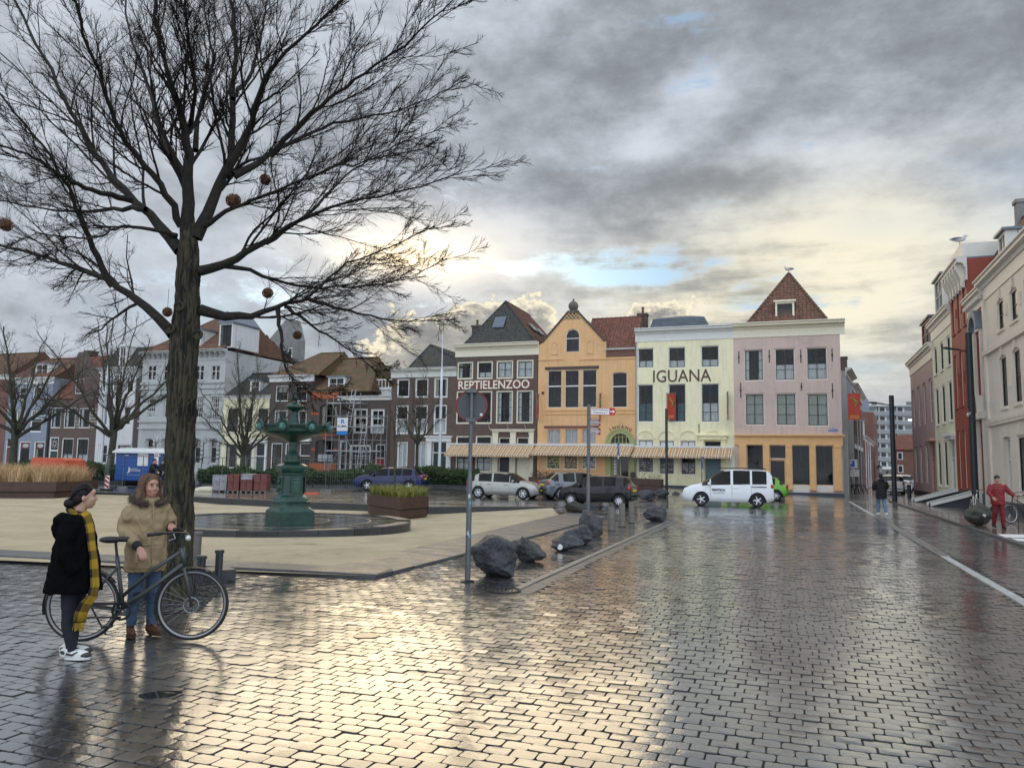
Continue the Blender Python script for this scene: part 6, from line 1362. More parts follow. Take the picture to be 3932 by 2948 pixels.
for (xa,xb,yb,yt,lab,pn) in ((2036,2135,1893,1858,'low brown planter with dark shrubs behind the silver car',7),(2415,2545,1893,1862,'low brown planter with a few twigs beside the lamp post of the yellow house',3)):
 d_ = 56.5; p0,p1 = dp(xa,yb,d_),dp(xb,yb,d_ - .6); z0 = terrain(p0.x,p0.y); e = empty('low_planter',((p0.x + p1.x) / 2,(p0.y + p1.y) / 2,z0 - .05),RC.rot,lab,'planter','low planters before the zoo'); w = (p1.x - p0.x) / 2
 MB().box(-w,w,-.5,.5,0,.30).build('lower_panel',M_CORTEN,e); MB().box(-w - .03,w + .03,-.53,.53,.32,.75).build('upper_panel',M_CORTEN,e); MB().box(-w,w,-.45,.45,.75,.77).build('soil',M_SOIL,e)
 r_ = np.random.default_rng(4 + pn); mb = MB()
 for k in range(pn * 60):
  x,y,z = r_.uniform(-w,w),r_.uniform(-.4,.4),.77 + abs(r_.normal(0,.22)); a = r_.uniform(0,6.28); s_ = .05; mb.add([(x,y,z),(x + s_ * math.cos(a),y + s_ * math.sin(a),z + s_),(x + s_ * 2 * math.cos(a),y + s_ * 2 * math.sin(a),z + s_ * .3)],[(0,1,2)])
 mb.build('shrub',mat('dark red-green leaves',(.05,.03,.025),.6,var=.4,vs=9),e)['kind'] = 'stuff'
 for k in range(pn): x = r_.uniform(-w * .8,w * .8); MB().tube([(x,0,.76),(x + r_.normal(0,.1),r_.normal(0,.1),.95),(x + r_.normal(0,.2),r_.normal(0,.15),1.15 + r_.uniform(0,.2))],[.015,.01,.006],5).build('stem',M_SOIL,e)
# ================================================================= BOULDERS
M_ROCK = mat('basalt boulder',(.10,.105,.11),.5,c2=(.012,.013,.015),vs=3.5,bump=1.0,bs=16,bd=.06,det=9,rvar=.25); M_ROCKM = mat('mossy boulder',(.070,.075,.055),.6,c2=(.014,.016,.013),vs=3.5,bump=1.0,bs=16,bd=.06,det=9)
from mathutils import noise as mnoise
def rockn(q,ph):
 v = Vector((q[0] * 2.2 + ph[5] * 3,q[1] * 2.2 + ph[6] * 3,q[2] * 2.2)); a = mnoise.fractal(v,.9,2.1,6); b = abs(mnoise.noise(Vector((v.x * 2.3 + v.z * 1.4,v.y * 2.0,v.z * 1.1 - v.x)) )); return .085 * a - .14 * max(0,.22 - b)
def boulder(px,py,sx,sy,sz,seed,label,m=None,zg=0.0,Y=None,cut=None):
 p = gp(px,py,zg); r_ = np.random.default_rng(seed)
 bm = bmesh.new(); bmesh.ops.create_icosphere(bm,subdivisions=5,radius=1)
 nr = r_.normal(0,1,(16,3)); nr /= np.linalg.norm(nr,axis=1)[:,None]; dd = r_.uniform(.52,.88,16)
 ph = r_.uniform(0,6,12)
 for v in bm.verts:
  q = np.array(v.co)
  for n_,d_ in zip(nr,dd):
   s_ = q @ n_
   if s_ > d_: q = q - n_ * (s_ - d_) * .82
  q = q * (1 + rockn(q,ph) + .04 * math.sin(q[0] * 5 + ph[0]) * math.sin(q[1] * 6 + ph[1]) + .03 * math.sin(q[2] * 11 + ph[2] + q[0] * 4) + .018 * math.sin(q[0] * 23 + ph[3]) * math.sin(q[2] * 19 + ph[4]))
  if cut: q[2] += cut * q[0]
  v.co = q * (sx / .86,sy / .86,sz / .86)
 lo = min(v.co.z for v in bm.verts); hi = max(v.co.z for v in bm.verts)
 for v in bm.verts: v.co.z = (v.co.z - lo) * (2 * sz / (hi - lo)); v.co.z = max(v.co.z - .12 * sz,-.02)
 me = bpy.data.meshes.new('boulder'); bm.to_mesh(me); bm.free(); me.materials.append(m or M_ROCK)
 me.polygons.foreach_set('use_smooth',np.ones(len(me.polygons),bool))
 o = link(bpy.data.objects.new('boulder',me)); o.location = (p.x,p.y + sy * .7,zg); o.rotation_euler = (0,0,r_.uniform(-.3,.3)); return tag(o,label,'boulder','basalt boulders on the square')
boulder(1893,2222,.47,.36,.37,3,'big near boulder with pale streaks beside the round sign post')
boulder(2026,2162,.36,.30,.26,8,'wedge boulder just behind the biggest boulder',cut=-.25)
boulder(2172,2118,.36,.28,.19,14,'small boulder with a white spot in the row',cut=.12)
boulder(2236,2094,.38,.30,.25,21,'dark boulder behind the white-spotted one')
boulder(2268,2062,.38,.32,.37,25,'tall pointed boulder near the signpost',cut=0)
boulder(2212,1972,.41,.34,.27,31,'greenish boulder left of the signpost foot',M_ROCKM)
boulder(2525,2004,.48,.38,.29,36,'broad boulder standing alone right of the bollards',cut=-.12)
boulder(3785,2020,.53,.45,.41,41,'boulder with two white reflector dots on the right pavement',M_ROCKM,.07)
for (px,py,sx,sz,sd,lab) in ((2106,1908,.42,.30,51,'small boulder between the silver and grey cars'),(2490,1922,.50,.32,55,'boulder left of the low planter lamp post'),(2542,1912,.42,.30,58,'boulder at the foot of the black lamp post'),(2600,1905,.25,.17,60,'small far boulder right of the lamp post')): boulder(px,py,sx,.4,sz,sd,lab,None,.02)
b3 = [q for q in col.objects if q.name.startswith('boulder')]
def stick_on(ob,target,r,name,m):       # a flat mark lying on the stone's own surface
 bpy.context.view_layer.update(); ok,pt,nr,_ = ob.closest_point_on_mesh(Vector(target)); q = MB().ell((0,0,0),(r,r * .85,.008),14,6).build(name,m,ob,True); q.location = pt + nr * .004; q.rotation_euler = nr.to_track_quat('Z','Y').to_euler(); return q
stick_on(b3[2],(-.20,-.6,.20),.075,'paint_spot',M_WHITE_P)
for dx,dz in ((-.26,.42),(.05,.46)): stick_on(b3[7],(dx,-1.2,dz),.045,'reflector',M_WHITE_P)
# ================================================================= BOLLARDS, POSTS, SIGNS
M_WOODP = mat('weathered bollard wood',(.20,.18,.15),.6,c2=(.10,.09,.08),vs=2,bump=.3,bs=6,bscl=(6,6,.5)); M_POST = mat('grey lamp steel',(.028,.034,.040),.4,.4,var=.1); M_GALV = mat('dull galvanised post',(.15,.165,.17),.45,.55,c2=(.10,.11,.115),vs=3)
for px,py,pt,lab in ((2347,2037,1946,'left of the three metal-grey bollards'),(2388,2022,1932,'middle of the three metal-grey bollards'),(2425,2008,1925,'right of the three metal-grey bollards')):
 p = gp(px,py); hh = dp(px,pt,p.y).z; e = empty('bollard',p,0,lab,'bollard','three bollards beside the road')
 MB().lathe([(.10,0),(.10,hh - .03),(.085,hh)],16).build('post',M_WOODP,e,'auto'); MB().lathe([(.13,0),(.13,.02),(.10,.025)],16).build('base_ring',M_IRON,e)
p = gp(3492,1912,.07); e = empty('bollard',p,0,'dark bollard on the corner near the mauve house','bollard'); MB().lathe([(.13,0),(.13,1.0),(.11,1.05)],14).build('post',M_POST,e); MB().lathe([(.135,.92),(.135,1.0)],14).build('white_band',M_WHITE_P,e)
p = gp(1795,2233); e = empty('round_sign',p,R(2),'grey back of a round red-rimmed traffic sign on a tall post','traffic sign')
d0 = p.y; zt = dp(1805,1490,d0).z; zc = dp(1805,1557,d0).z; rs = 118 * .51267 / FPX * d0 * 1.0
MB().lathe([(.043,0),(.043,1.62),(.036,1.66),(.031,1.68),(.031,zt)],14).build('post',M_GALV,e,'auto'); MB().lathe([(.11,0),(.11,.015),(.06,.03)],14).build('foot',M_IRON,e)
s_ = empty('x'); bpy.data.objects.remove(s_)
dsc = MB().lathe([(rs * .97,-.004),(rs * .97,.004)],48).build('disc',mat('sign back grey',(.085,.088,.09),.45,.3,var=.06),e); dsc.location = (0,.085,zc); dsc.rotation_euler = (R(90),0,0)
rm = MB().torus((0,0,0),rs * .985,.012,'z',48,8).build('rim',mat('sign red',(.30,.018,.022),.4,var=.05),dsc)
MB().box(rs * .55,rs * .72,-rs * .62,-rs * .46,-.0,.007).build('sticker',M_WHITE_P,dsc)
for z in (zc + rs * .93,zc - rs * .93): MB().box(-.08,.08,-.06,.08,z - .03,z + .03).build('clamp',M_GALV,e)
for y_,dx_,c_ in ((1903,.0,(.6,.6,.58)),(1930,.02,(.10,.30,.5)),(2046,-.015,(.5,.52,.55)),(2056,.02,(.12,.33,.55))): z = dp(1800,y_,d0).z; MB().lathe([(.0592,z - .03),(.0592,z + .03)],14,caps=False).build('sticker',mat('sticker %d' % y_,c_,.5,var=.1),e) if False else MB().prism([(dx_ * .6 - .016,-.0405),(dx_ * .6,-.0455),(dx_ * .6 + .016,-.0405),(dx_ * .6 + .014,-.02),(dx_ * .6 - .014,-.02)],'z',z - .03,z + .03).build('sticker',mat('sticker %d' % y_,c_,.5,var=.1),e)
p = gp(2260,1985); p = gp(2258,1990); e = empty('signpost',p,0,'grey signpost with red-tipped cycle direction boards','signpost'); d0 = p.y; zt = dp(2262,1555,d0).z
MB().lathe([(.075,0),(.075,1.3),(.06,1.35),(.06,zt),(.03,zt + .02)],14).build('post',M_GALV,e,'auto')
M_SREDW = mat('sign red bright',(.48,.02,.02),.4,var=.05); M_LET_R = mat('dark red lettering',(.20,.02,.03),.5,var=0)
def board(z0,z1,x1,rz,lines,arrow=True):
 b = empty('x'); bpy.data.objects.remove(b); hh = z1 - z0; w = x1
 o = MB().prism([(.08,z0),(w - .22,z0),(w - .06,z0),(w,(z0 + z1) / 2),(w - .06,z1),(.08,z1)],'y',-.02,.02).build('direction_board',M_WHITE_P,e); o.rotation_euler = (0,0,rz)
 MB().prism([(w - .24,z0 - .004),(w - .06,z0 - .004),(w + .004,(z0 + z1) / 2),(w - .06,z1 + .004),(w - .24,z1 + .004)],'y',-.023,.023).build('red_tip',M_SREDW,o)
 MB().prism([(w - .21,z0 + hh * .42),(w - .12,z0 + hh * .42),(w - .12,z0 + hh * .25),(w - .03,z0 + hh * .5),(w - .12,z0 + hh * .75),(w - .12,z0 + hh * .58),(w - .21,z0 + hh * .58)],'y',-.028,-.024).build('arrow',M_WHITE_P,o)
 MB().box(.08,w - .24,-.022,-.0201,z1 - .015,z1).box(.08,w - .24,-.022,-.0201,z0,z0 + .015).build('edge_line',M_SREDW,o)
 for i,tx in enumerate(lines): text_mesh(tx,.12,M_LET_R,o,'lettering',((w - .16) / 2 ,-.024,z1 - hh * (.28 + .42 * i)),ext=.003,fit=((w - .4) * (1 if i == 0 else .85),hh * .26))
zz = lambda y: dp(2262,y,d0).z
board(zz(1592),zz(1565),dp(2365,1580,d0).x - p.x,0,('Oost-Souburg 4','Middelburg 7'))
board(zz(1629),zz(1603),1.15,R(62),('Boulevard','Centrum')); board(zz(1664),zz(1638),1.15,R(62),('Strand 1','Haven 2'))
def lamp_post(p,ztop,r_,arm_z,arm_dir,label,camera=False,up=0.0):
 e = empty('lamp_post',p,0,label,'lamp post'); H = ztop - p.z
 MB().lathe([(r_ * 1.05,0),(r_,.3),(r_,H - .02),(r_ * .9,H)],18).build('post',M_POST,e,'auto')
 if arm_dir is not None:
  d = Vector((math.cos(arm_dir),math.sin(arm_dir),0)); L = 1.35; s = Vector((-d.y,d.x,0)); z = arm_z - p.z
  pts = [d * r_ + Vector((0,0,z)),d * L + Vector((0,0,z + .1 + up))]; mb = MB()
  a,b = pts; mb.tube([a,a + (b - a) * .4],.03,8).build('arm',M_POST,e); a = a + (b - a) * .3
  q = [a - s * .05,a + s * .05,b + s * .13,b - s * .13]; MB().add([v + Vector((0,0,.05)) for v in q] + [v - Vector((0,0,.02)) for v in q],[(0,1,2,3),(7,6,5,4),(0,4,5,1),(1,5,6,2),(2,6,7,3),(3,7,4,0)]).build('lamp_head',M_POST,e)
 if camera: MB().lathe([(.05,0),(.07,.1),(.03,.16)],10,(-r_ - .1,-.1,H * .52)).box(-r_ - .12,-r_ + .02,-.14,-.06,H * .53,H * .545).build('camera_bracket',M_ALU,e)
 return e
p = gp(3748,1958,.07); lamp_post(p,dp(3710,1277,p.y).z,.155,dp(3712,1348,p.y).z,R(187),'thick dark lamp post in front of the red house',True)
p = gp(3436,1928,.03); lamp_post(p,dp(3430,1518,p.y).z,.14,dp(3430,1554,p.y).z,R(183),'dark lamp post beyond the walking man')
p = dp(2560,1915,52); p.z = terrain(p.x,p.y); lamp_post(p,dp(2558,1568,52).z,.09,None,None,'slim black lamp post in front of the yellow house')
p = dp(172,1830,62); p.z = terrain(p.x,p.y); lamp_post(p,dp(181,1585,62).z,.12,dp(181,1605,62).z,R(180),'dark lamp post in front of the brown striped house')
M_POLEW = mat('white pole paint',(.66,.69,.72),.35,var=.05)
for (xb,yb,xt,yt,Y,lab) in ((383,1845,418,1318,57,'tall white flagpole left of the blue site cabin'),(1685,1860,1701,1280,60,'tall white flagpole in front of the tall brown brick house')):
 p = dp(xb,yb,Y); p.z = terrain(p.x,p.y); t_ = dp(xt,yt,Y).z; e = empty('flagpole',p,0,lab,'flagpole','white flagpoles'); H = t_ - p.z
 MB().lathe([(.12,0),(.11,H * .5),(.085,H * .75),(.035,H * .76),(.03,H)],12).build('pole',M_POLEW,e,'auto'); MB().lathe([(.04,H * .99),(.05,H),(.0,H + .06)],8).build('finial',M_POLEW,e); MB().box(-.3,.3,-.3,.3,-.1,.03).build('base',M_CONC,e)
M_SBLUE = MATS['sign blue']
p = dp(3269,1905,59); p.z = .04; e = empty('parking_sign',p,0,'blue P zone sign with a white text plate at the corner','traffic sign')
zA,zB,zC,zD = (dp(3269,y,59).z - .04 for y in (1763,1797,1800,1826)); MB().lathe([(.04,0),(.04,zA + .1)],10).build('post',M_GALV,e)
MB().box(-.55,.5,-.06,-.03,zB,zA).build('sign_face',M_WHITE_P,e); q = MB().box(-.33,.28,-.075,-.061,zB + .12,zA - .10).build('blue_panel',M_SBLUE,e); text_mesh('P',.5,M_WHITE_P,q,'lettering',(-.02,-.078,(zA + zB) / 2),ext=.004,bold=.012)
q = MB().box(-.72,.62,-.06,-.03,zD - .05,zC - .03).build('text_plate',M_WHITE_P,e)
for i,tx in enumerate(('ma t/m za','vergunninghouders','09 - 22 h')): text_mesh(tx,.1,M_LETB,q,'lettering',(-.05,-.064,zC - .12 - i * .13),ext=.002,fit=(1.1 - .25 * (i % 2),.08))
for (px,yt,yb,d0,lab) in ((2372,1700,1830,55,'blue P sign on a pole in front of the green entrance'),(2695,1752,1850,54,'small blue sign on a leaning pole beside the teal door')):
 p = dp(px,yb,d0); p.z = terrain(p.x,p.y); e = empty('parking_sign',p,R(68),lab,'traffic sign'); z1 = dp(px,yt,d0).z - p.z
 MB().lathe([(.035,0),(.035,z1)],8).build('post',M_GALV,e); q = MB().box(-.20,.20,-.06,-.035,z1 - .85,z1).build('blue_panel',M_SBLUE,e); text_mesh('P',.4,M_WHITE_P,q,'lettering',(0,-.063,z1 - .35),ext=.004); MB().box(-.2,.2,-.06,-.035,z1 - 1.1,z1 - .87).build('text_plate',M_WHITE_P,e)
for k in range(4):
 p = dp(3258 + k * 16,1905,58.5 + k * .25); e = tag(MB().torus((0,0,.05),.75,.03,'y',16,8,0,math.pi).build('cycle_rack',M_POST),('leftmost','second from left','third from left','rightmost')[k] + ' of four black curved cycle racks at the corner','cycle rack','curved cycle racks at the corner'); e.location = (p.x,p.y,.04); e.rotation_euler = (0,0,.5)
for (px,yt,yb,d0,lab) in ((3380,1785,1880,75,'old style street lantern behind the walking man'),(3412,1808,1880,95,'small old street lantern farther down the side street')):
 p = dp(px,yb,d0); p.z = 0; z1 = dp(px,yt,d0).z; e = empty('street_lantern',p,0,lab,'street lantern'); MB().lathe([(.09,0),(.06,.6),(.045,z1 - .7)],10).build('post',M_POST,e); MB().lathe([(.14,z1 - .7),(.26,z1 - .25)],6).build('glass',mat('lantern glass',(.5,.5,.46),.2,var=0),e); MB().lathe([(.30,z1 - .25),(.12,z1 - .05),(.05,z1 + .05)],6).build('cap',M_POST,e)
M_PSTUB = mat('dark steel stub',(.045,.05,.055),.4,.3,var=.15); TB = gp(672,2300)
o = MB().lathe([(.01,0)],3).build('x',M_SOIL); bpy.data.objects.remove(o)
mb = MB().add([(x,y,-.004) for x,y in TREEP],[(0,1,2,3)]); q = mb.build('tree_pit',mat('tree pit gravel',(.045,.04,.034),.7,c2=(.018,.016,.014),vs=9,bump=.8,bs=45)); tag(q,'gravel bed with loose cobbles round the big tree','tree pit',kind='structure')
r_ = np.random.default_rng(3); A_,B_,C_,D_ = [Vector((x,y,0)) for x,y in TREEP]; mb = MB()
for k in range(420):
 u,v = r_.uniform(.02,.98,2); p = A_.lerp(B_,u).lerp(D_.lerp(C_,u),v); s_ = r_.uniform(.018,.04); mb.ell((p.x,p.y,.004),(s_,s_ * r_.uniform(.7,1),s_ * .6),6,4)
tag(mb.build('pit_cobbles',mat('pit cobble',(.06,.055,.05),.45,c2=(.02,.02,.02),vs=6),q,True),kind='stuff')
g0,g1 = gp(735,2240),gp(905,2228); dd = (g1 - g0).normalized(); e = empty('stone_kerb',(0,0,0),0,'dark stone bench slab with three steel stubs beside the tree','kerb bench')
n_ = Vector((-dd.y,dd.x,0)) * .45; MB().add([(p.x,p.y,z) for z in (0,.17) for p in (g0,g1,g1 + n_,g0 + n_)],[(4,5,6,7),(0,1,5,4),(1,2,6,5),(2,3,7,6),(3,0,4,7)]).build('slab',M_DARKST,e)
for px,py,hh,w,m_ in ((770,2226,.30,.06,M_PSTUB),(838,2218,.36,.055,M_PSTUB),(752,2190,.55,.062,M_WOODP)):
 p = gp(px,py,.12); MB().lathe([(w,.10),(w,.12 + hh),(w * 1.25,.125 + hh),(w * 1.25,.16 + hh),(w,.17 + hh)],12,(p.x,p.y,0)).build('stub_post',m_,e,'auto')
p = gp(545,2310); mb = MB().lathe([(.055,0),(.055,.62),(.065,.63),(.065,.68)],12,(p.x,p.y,0)).build('stub_post',M_PSTUB,e,'auto')
# ================================================================= BUILDING SITE, HEDGES, SCAFFOLD
M_BLUEC = mat('site cabin blue',(.012,.075,.28),.45,var=.12,vs=2); M_CABROOF = mat('pale cabin roof',(.60,.61,.60),.5,var=.1); M_ORSKIP = mat('orange-red skip paint',(.62,.10,.035),.45,c2=(.42,.06,.025),vs=2)
YC = 50.0; a0,a1 = dp(437,1835,YC),dp(642,1835,YC - .3); zb = terrain(a0.x,YC) + .35
e = empty('site_cabin',((a0.x + a1.x) / 2,YC,0),R(-3),'blue site cabin with white curved roof behind the fence','site cabin'); w = (a1.x - a0.x) / 2; zr = dp(440,1735,YC).z; zt = dp(500,1712,YC).z
MB().box(-w,w,0,2.4,zb,zr).build('body',M_BLUEC,e)
n = 10; pr = [(-.25 + 2.9 * i / n,zr + (zt - zr) * math.sin(math.pi * (.12 + .76 * i / n)) - .1) for i in range(n + 1)]; MB().prism([(-.25,zr - .05)] + pr + [(2.65,zr - .05)],'x',-w - .12,w + .12).build('roof',M_CABROOF,e)
U = lambda px: dp(px,1800,YC).x - e.location.x
MB().box(U(527),U(568),-.05,0,dp(540,1788,YC).z,dp(540,1735,YC).z).build('shutter',M_WHITE,e); MB().box(U(476),U(489),-.03,0,dp(480,1750,YC).z,dp(480,1746,YC).z).build('name_plate',M_WHITE,e); MB().box(U(603),U(616),-.03,0,dp(480,1750,YC).z,dp(480,1744,YC).z).build('name_plate',M_WHITE,e)
for px in (474,623): MB().box(U(px) - .02,U(px) + .02,-.03,0,zb,zr - .05).build('corner_seam',mat('pale blue trim',(.10,.18,.36),.5),e)
text_mesh('JOZIASSE',.3,M_WHITE,e,'lettering',(U(518),-.02,dp(518,1807,YC).z),ext=.01,fit=(.72,.16)); text_mesh('Bouwbedrijf',.2,M_WHITE,e,'lettering',(U(512),-.02,dp(512,1799,YC).z),ext=.01,fit=(.5,.10)); text_mesh('J',.5,M_WHITE,e,'lettering',(U(492),-.02,dp(492,1804,YC).z),ext=.01,fit=(.18,.36)); text_mesh('www.joziasse.nl',.2,M_WHITE,e,'lettering',(U(512),-.02,dp(512,1823,YC).z),ext=.01,fit=(.85,.06))
for s_ in (-w * .7,w * .7): MB().box(s_ - .1,s_ + .1,.2,2.2,zb - .35,zb - .001).build('skid',M_IRON,e);
q = MB().lathe([(.26,-.1),(.26,.1)],16).build('wheel',M_BLACK,e); q.location = (w * .1,.25,zb - .12); q.rotation_euler = (R(90),0,0)
p = dp(596,1850,48); p.z = terrain(p.x,48); e = empty('marker_post',p,0,'white marker post with red symbols before the blue cabin','traffic sign'); z1 = dp(596,1730,48).z - p.z
MB().lathe([(.03,0),(.03,z1)],8).build('post',M_GALV,e); MB().box(-.13,.13,-.05,-.02,z1 - .95,z1).build('plate',M_WHITE_P,e)
for z in (z1 - .22,z1 - .72): MB().box(-.07,-.02,-.06,-.051,z - .12,z + .1).box(.02,.07,-.06,-.051,z - .12,z + .1).build('red_mark',M_SREDW,e)
Ys = 47.0; b0,b1 = dp(92,1780,Ys),dp(272,1780,Ys); zc = terrain(b0.x,Ys); zt = dp(110,1755,Ys).z; e = empty('rubble_skip',(b0.x,Ys,zc),R(-6),'orange-red rubble skip behind the dry tan grass','skip'); w = b1.x - b0.x; H = zt - zc
MB().add([(0,0,0),(w,0,.25),(w,1.9,.25),(0,1.9,0),(.35,.2,H),(w * .78,.15,H - .05),(w * .78,1.7,H - .05),(.35,1.7,H)],[(0,1,5,4),(1,2,6,5),(2,3,7,6),(3,0,4,7),(4,5,6,7),(3,2,1,0)]).build('body',M_ORSKIP,e)
MB().prism([(w * .72,.5),(w * 1.0,.45),(w * 1.02,H * .55),(w * .96,H * .92),(w * .82,H * 1.0),(w * .70,H * .85)],'y',-.10,1.8).build('end_hood',M_ORSKIP,e)
for q in (.28,.55): MB().tube([(w * q,-.02,.1),(w * (q + .10),.14,H * .8)],.05,6).build('rib',M_ORSKIP,e)
MB().box(w * .76,w * .95,-.13,-.101,H * .5,H * .62).build('label_plate',M_WHITE_P,e)
M_FENCE = mat('fence wire',(.30,.32,.33),.4,.6)
def fence_panel(p0,p1,label,gate=0.0):
 L = (p1 - p0).length; d = (p1 - p0) / L; e = empty('fence_panel',p0,math.atan2(d.y,d.x),label,'fence panel','mesh fence panels round the building site'); H = 2.0
 MB().tube([(0,0,.06),(0,0,H)],.022,6).build('upright',M_GALV,e); MB().tube([(L,0,.06),(L,0,H)],.022,6).build('upright',M_GALV,e); MB().tube([(0,0,H - .03),(L,0,H - .03)],.02,6).build('top_rail',M_GALV,e); MB().tube([(0,0,.16),(L,0,.16)],.02,6).build('bottom_rail',M_GALV,e)
 mb = MB()
 for i in range(1,int(L / .16)): mb.tube([(i * .16,0,.16),(i * .16,0,H - .03)],.0025,3,False)
 for i in range(1,7): mb.tube([(0,0,.16 + i * .26),(L,0,.16 + i * .26)],.003,3,False)
 q = mb.build('wire_mesh',M_FENCE,e); q['kind'] = 'stuff'
 MB().bev(-.3,.35,-.12,.12,-.02,.12,.03).build('foot_block',M_CONC,e)
fx = [365,400,470,545,640,770,850,945,1055,1250,1420]; yfz = 46.6
pts = [dp(x,1860,47.2 if x < 500 else (46.8 if x < 900 else 47.5)) for x in fx]; pts[0].y += 1.5; pts[-1].y += 2.5
names = ['end panel by the flagpole','left of the cabin door','before the cabin door','before the cabin shutter','before the cabin right end','right of the big trunk','before the brick stacks','just left of the fountain','behind the fountain','between fountain and blue car']
for i in range(len(pts) - 1):
 a_,b_ = pts[i].copy(),pts[i + 1].copy(); a_.z = terrain(a_.x,a_.y); b_.z = terrain(b_.x,b_.y); fence_panel(a_,b_,'grey mesh fence panel ' + names[i])
p = dp(411,1862,45); p.z = .02; e = empty('barrier_beacon',p,0,'red and white striped barrier beacon at the left fence end','beacon'); zt = dp(411,1826,45).z
MB().box(-.12,.12,-.02,.02,.08,zt).build('panel',M_WHITE_P,e)
for k in range(3): z = .1 + k * (zt - .1) / 3; MB().add([(-.121,-.025,z + .16),(.121,-.025,z),(.121,-.025,z + .12),(-.121,-.025,min(zt,z + .30))],[(0,1,2,3)]).build('red_stripe',M_SREDW,e)
MB().bev(-.3,.3,-.2,.2,0,.1,.03).build('foot',M_IRON,e)
M_PALL = mat('red roof tile stack',(.20,.06,.045),.7,c2=(.11,.035,.03),vs=6); M_SHRINK = mat('grey shrink wrap',(.34,.34,.36),.25,c2=(.16,.16,.17),vs=5)
def stack(xa,xb,yb,yt,Y,m,label,name,wrap=None):
 a_,b_ = dp(xa,yb,Y),dp(xb,yb,Y); z0 = terrain(a_.x,Y); w = (b_.x - a_.x) / 2; H = dp((xa + xb) / 2,yt,Y).z - z0; e = empty(name,((a_.x + b_.x) / 2,Y,z0),R(random.uniform(-4,4)),label,'pallet','pallets of building material')
 for k in range(4): MB().box(-w,w,-.5 + k * .28,-.38 + k * .28,.09,.12).build('pallet_board',M_WOODP,e)
 for k in (-1,0,1): MB().box(k * w * .85 - .05,k * w * .85 + .05,-.5,.5,0,.089).build('pallet_runner',M_WOODP,e)
 nx,nz = max(2,int(2 * w / .42)),max(1,int((H - .12) / .34))
 for i in range(nx):
  for k in range(nz): x0 = -w + 2 * w * i / nx; z0_ = .125 + (H - .12) * k / nz; MB().box(x0 + .01,x0 + 2 * w / nx - .01,-.5 + random.uniform(-.02,.02),.5,z0_,z0_ + (H - .12) / nz - .012).build('bundle',m,e)
 if wrap: MB().bev(-w - .02,w + .02,-.53,.53,H - .3,H + .03,.08).build('wrap',wrap,e)
 return e
stack(825,880,1880,1822,46.0,M_SHRINK,'grey wrapped pallet left of the red tile stacks','wrapped_pallet')
for i,(xa,xb,lab) in enumerate(((884,928,'first red tile pallet right of the grey wrapped one'),(932,978,'middle red tile pallet behind the fence'),(982,1030,'red tile pallet nearest the fountain'))): stack(xa,xb,1880,1820,45.8,M_PALL,lab,'tile_pallet',M_SHRINK if i == 1 else None)
p = dp(805,1878,46); e = tag(MB().ell((0,0,.1),(.9,.35,.22),14,8).ell((-.5,0,.05),(.6,.3,.14),12,6).build('sand_heap',mat('dry white sand',(.66,.58,.42),.9,var=.1),None,True),'small pale sand heap left of the wrapped pallet','sand heap'); e.location = (p.x,46,.0)
p = dp(1188,1888,45.5); e = tag(MB().bev(-.55,.55,-.25,.25,0,.06,.02).build('red_board',mat('red plastic',(.60,.06,.04),.4)),'flat red plastic board lying behind the fountain','board'); e.location = (p.x,45.5,.01)
def hedge(poly,label,seed,n,h0,h1):
 r_ = np.random.default_rng(seed); P = np.array(poly); lo,hi = P.min(0),P.max(0); xy = r_.uniform(lo,hi,(n * 3,2)); xy = xy[inpoly(xy[:,0],xy[:,1],poly)][:n]; n = len(xy)
 top = h0 + (h1 - h0) * (.5 + .25 * np.sin(xy[:,0] * 1.3 + seed) + .25 * np.sin(xy[:,0] * 2.9 + xy[:,1] * 1.7)); z = top * r_.uniform(0,1,n) ** .45
 zg = np.array([terrain(a,b) for a,b in xy]); c = np.stack([xy[:,0],xy[:,1],z + zg],1); d = r_.normal(0,1,(n,3)); d[:,2] = np.abs(d[:,2]) * .7; d /= np.linalg.norm(d,axis=1)[:,None]; s = np.cross(d,r_.normal(0,1,(n,3))); s /= np.linalg.norm(s,axis=1)[:,None]
 L = r_.uniform(.10,.26,n)[:,None]; w = r_.uniform(.025,.05,n)[:,None]; V = np.stack([c - s * w,c + s * w,c + d * L + s * w * .3,c + d * L - s * w * .3],1)
 o = mesh_obj('foliage',V.reshape(-1,3),np.arange(n * 4).reshape(-1,4),M_HEDGE); at = o.data.attributes.new('tone','FLOAT','POINT'); at.data.foreach_set('value',np.repeat(np.clip(z / h1 * .6 + r_.uniform(0,.5,n),0,1),4).astype(np.float32))
 e = empty('hedge',(0,0,0),0,label,'hedge','low dark green hedges before the houses'); o.parent = e; o['kind'] = 'stuff'
 q = MB().prism([(p[0],p[1]) for p in ccw([(float(P[:,0].mean() + (a - P[:,0].mean()) * .96),float(P[:,1].mean() + (b - P[:,1].mean()) * .8)) for a,b in poly])],'z',-.1,h0 * .75).build('core',mat('hedge core',(.010,.018,.008),.9),e)
 m_ = MB()
 a_,b_ = poly[0],poly[1]; d_ = Vector((b_[0] - a_[0],b_[1] - a_[1],0)); nn = int(d_.length / 1.0); d_ /= nn
 for i in range(nn): q0 = Vector((a_[0],a_[1],0)) + d_ * i; m1 = MB().bev(-d_.length / 2 + .01,d_.length / 2 - .01,-.08,.08,-.1,.14,.02).build('edging_stone',M_DARKST,e); c_ = q0 + d_ / 2; m1.location = (c_.x,c_.y - .12,terrain(c_.x,c_.y)); m1.rotation_euler = (0,0,math.atan2(d_.y,d_.x))
def hp(x,Y): q = dp(x,1850,Y); return (q.x,Y)
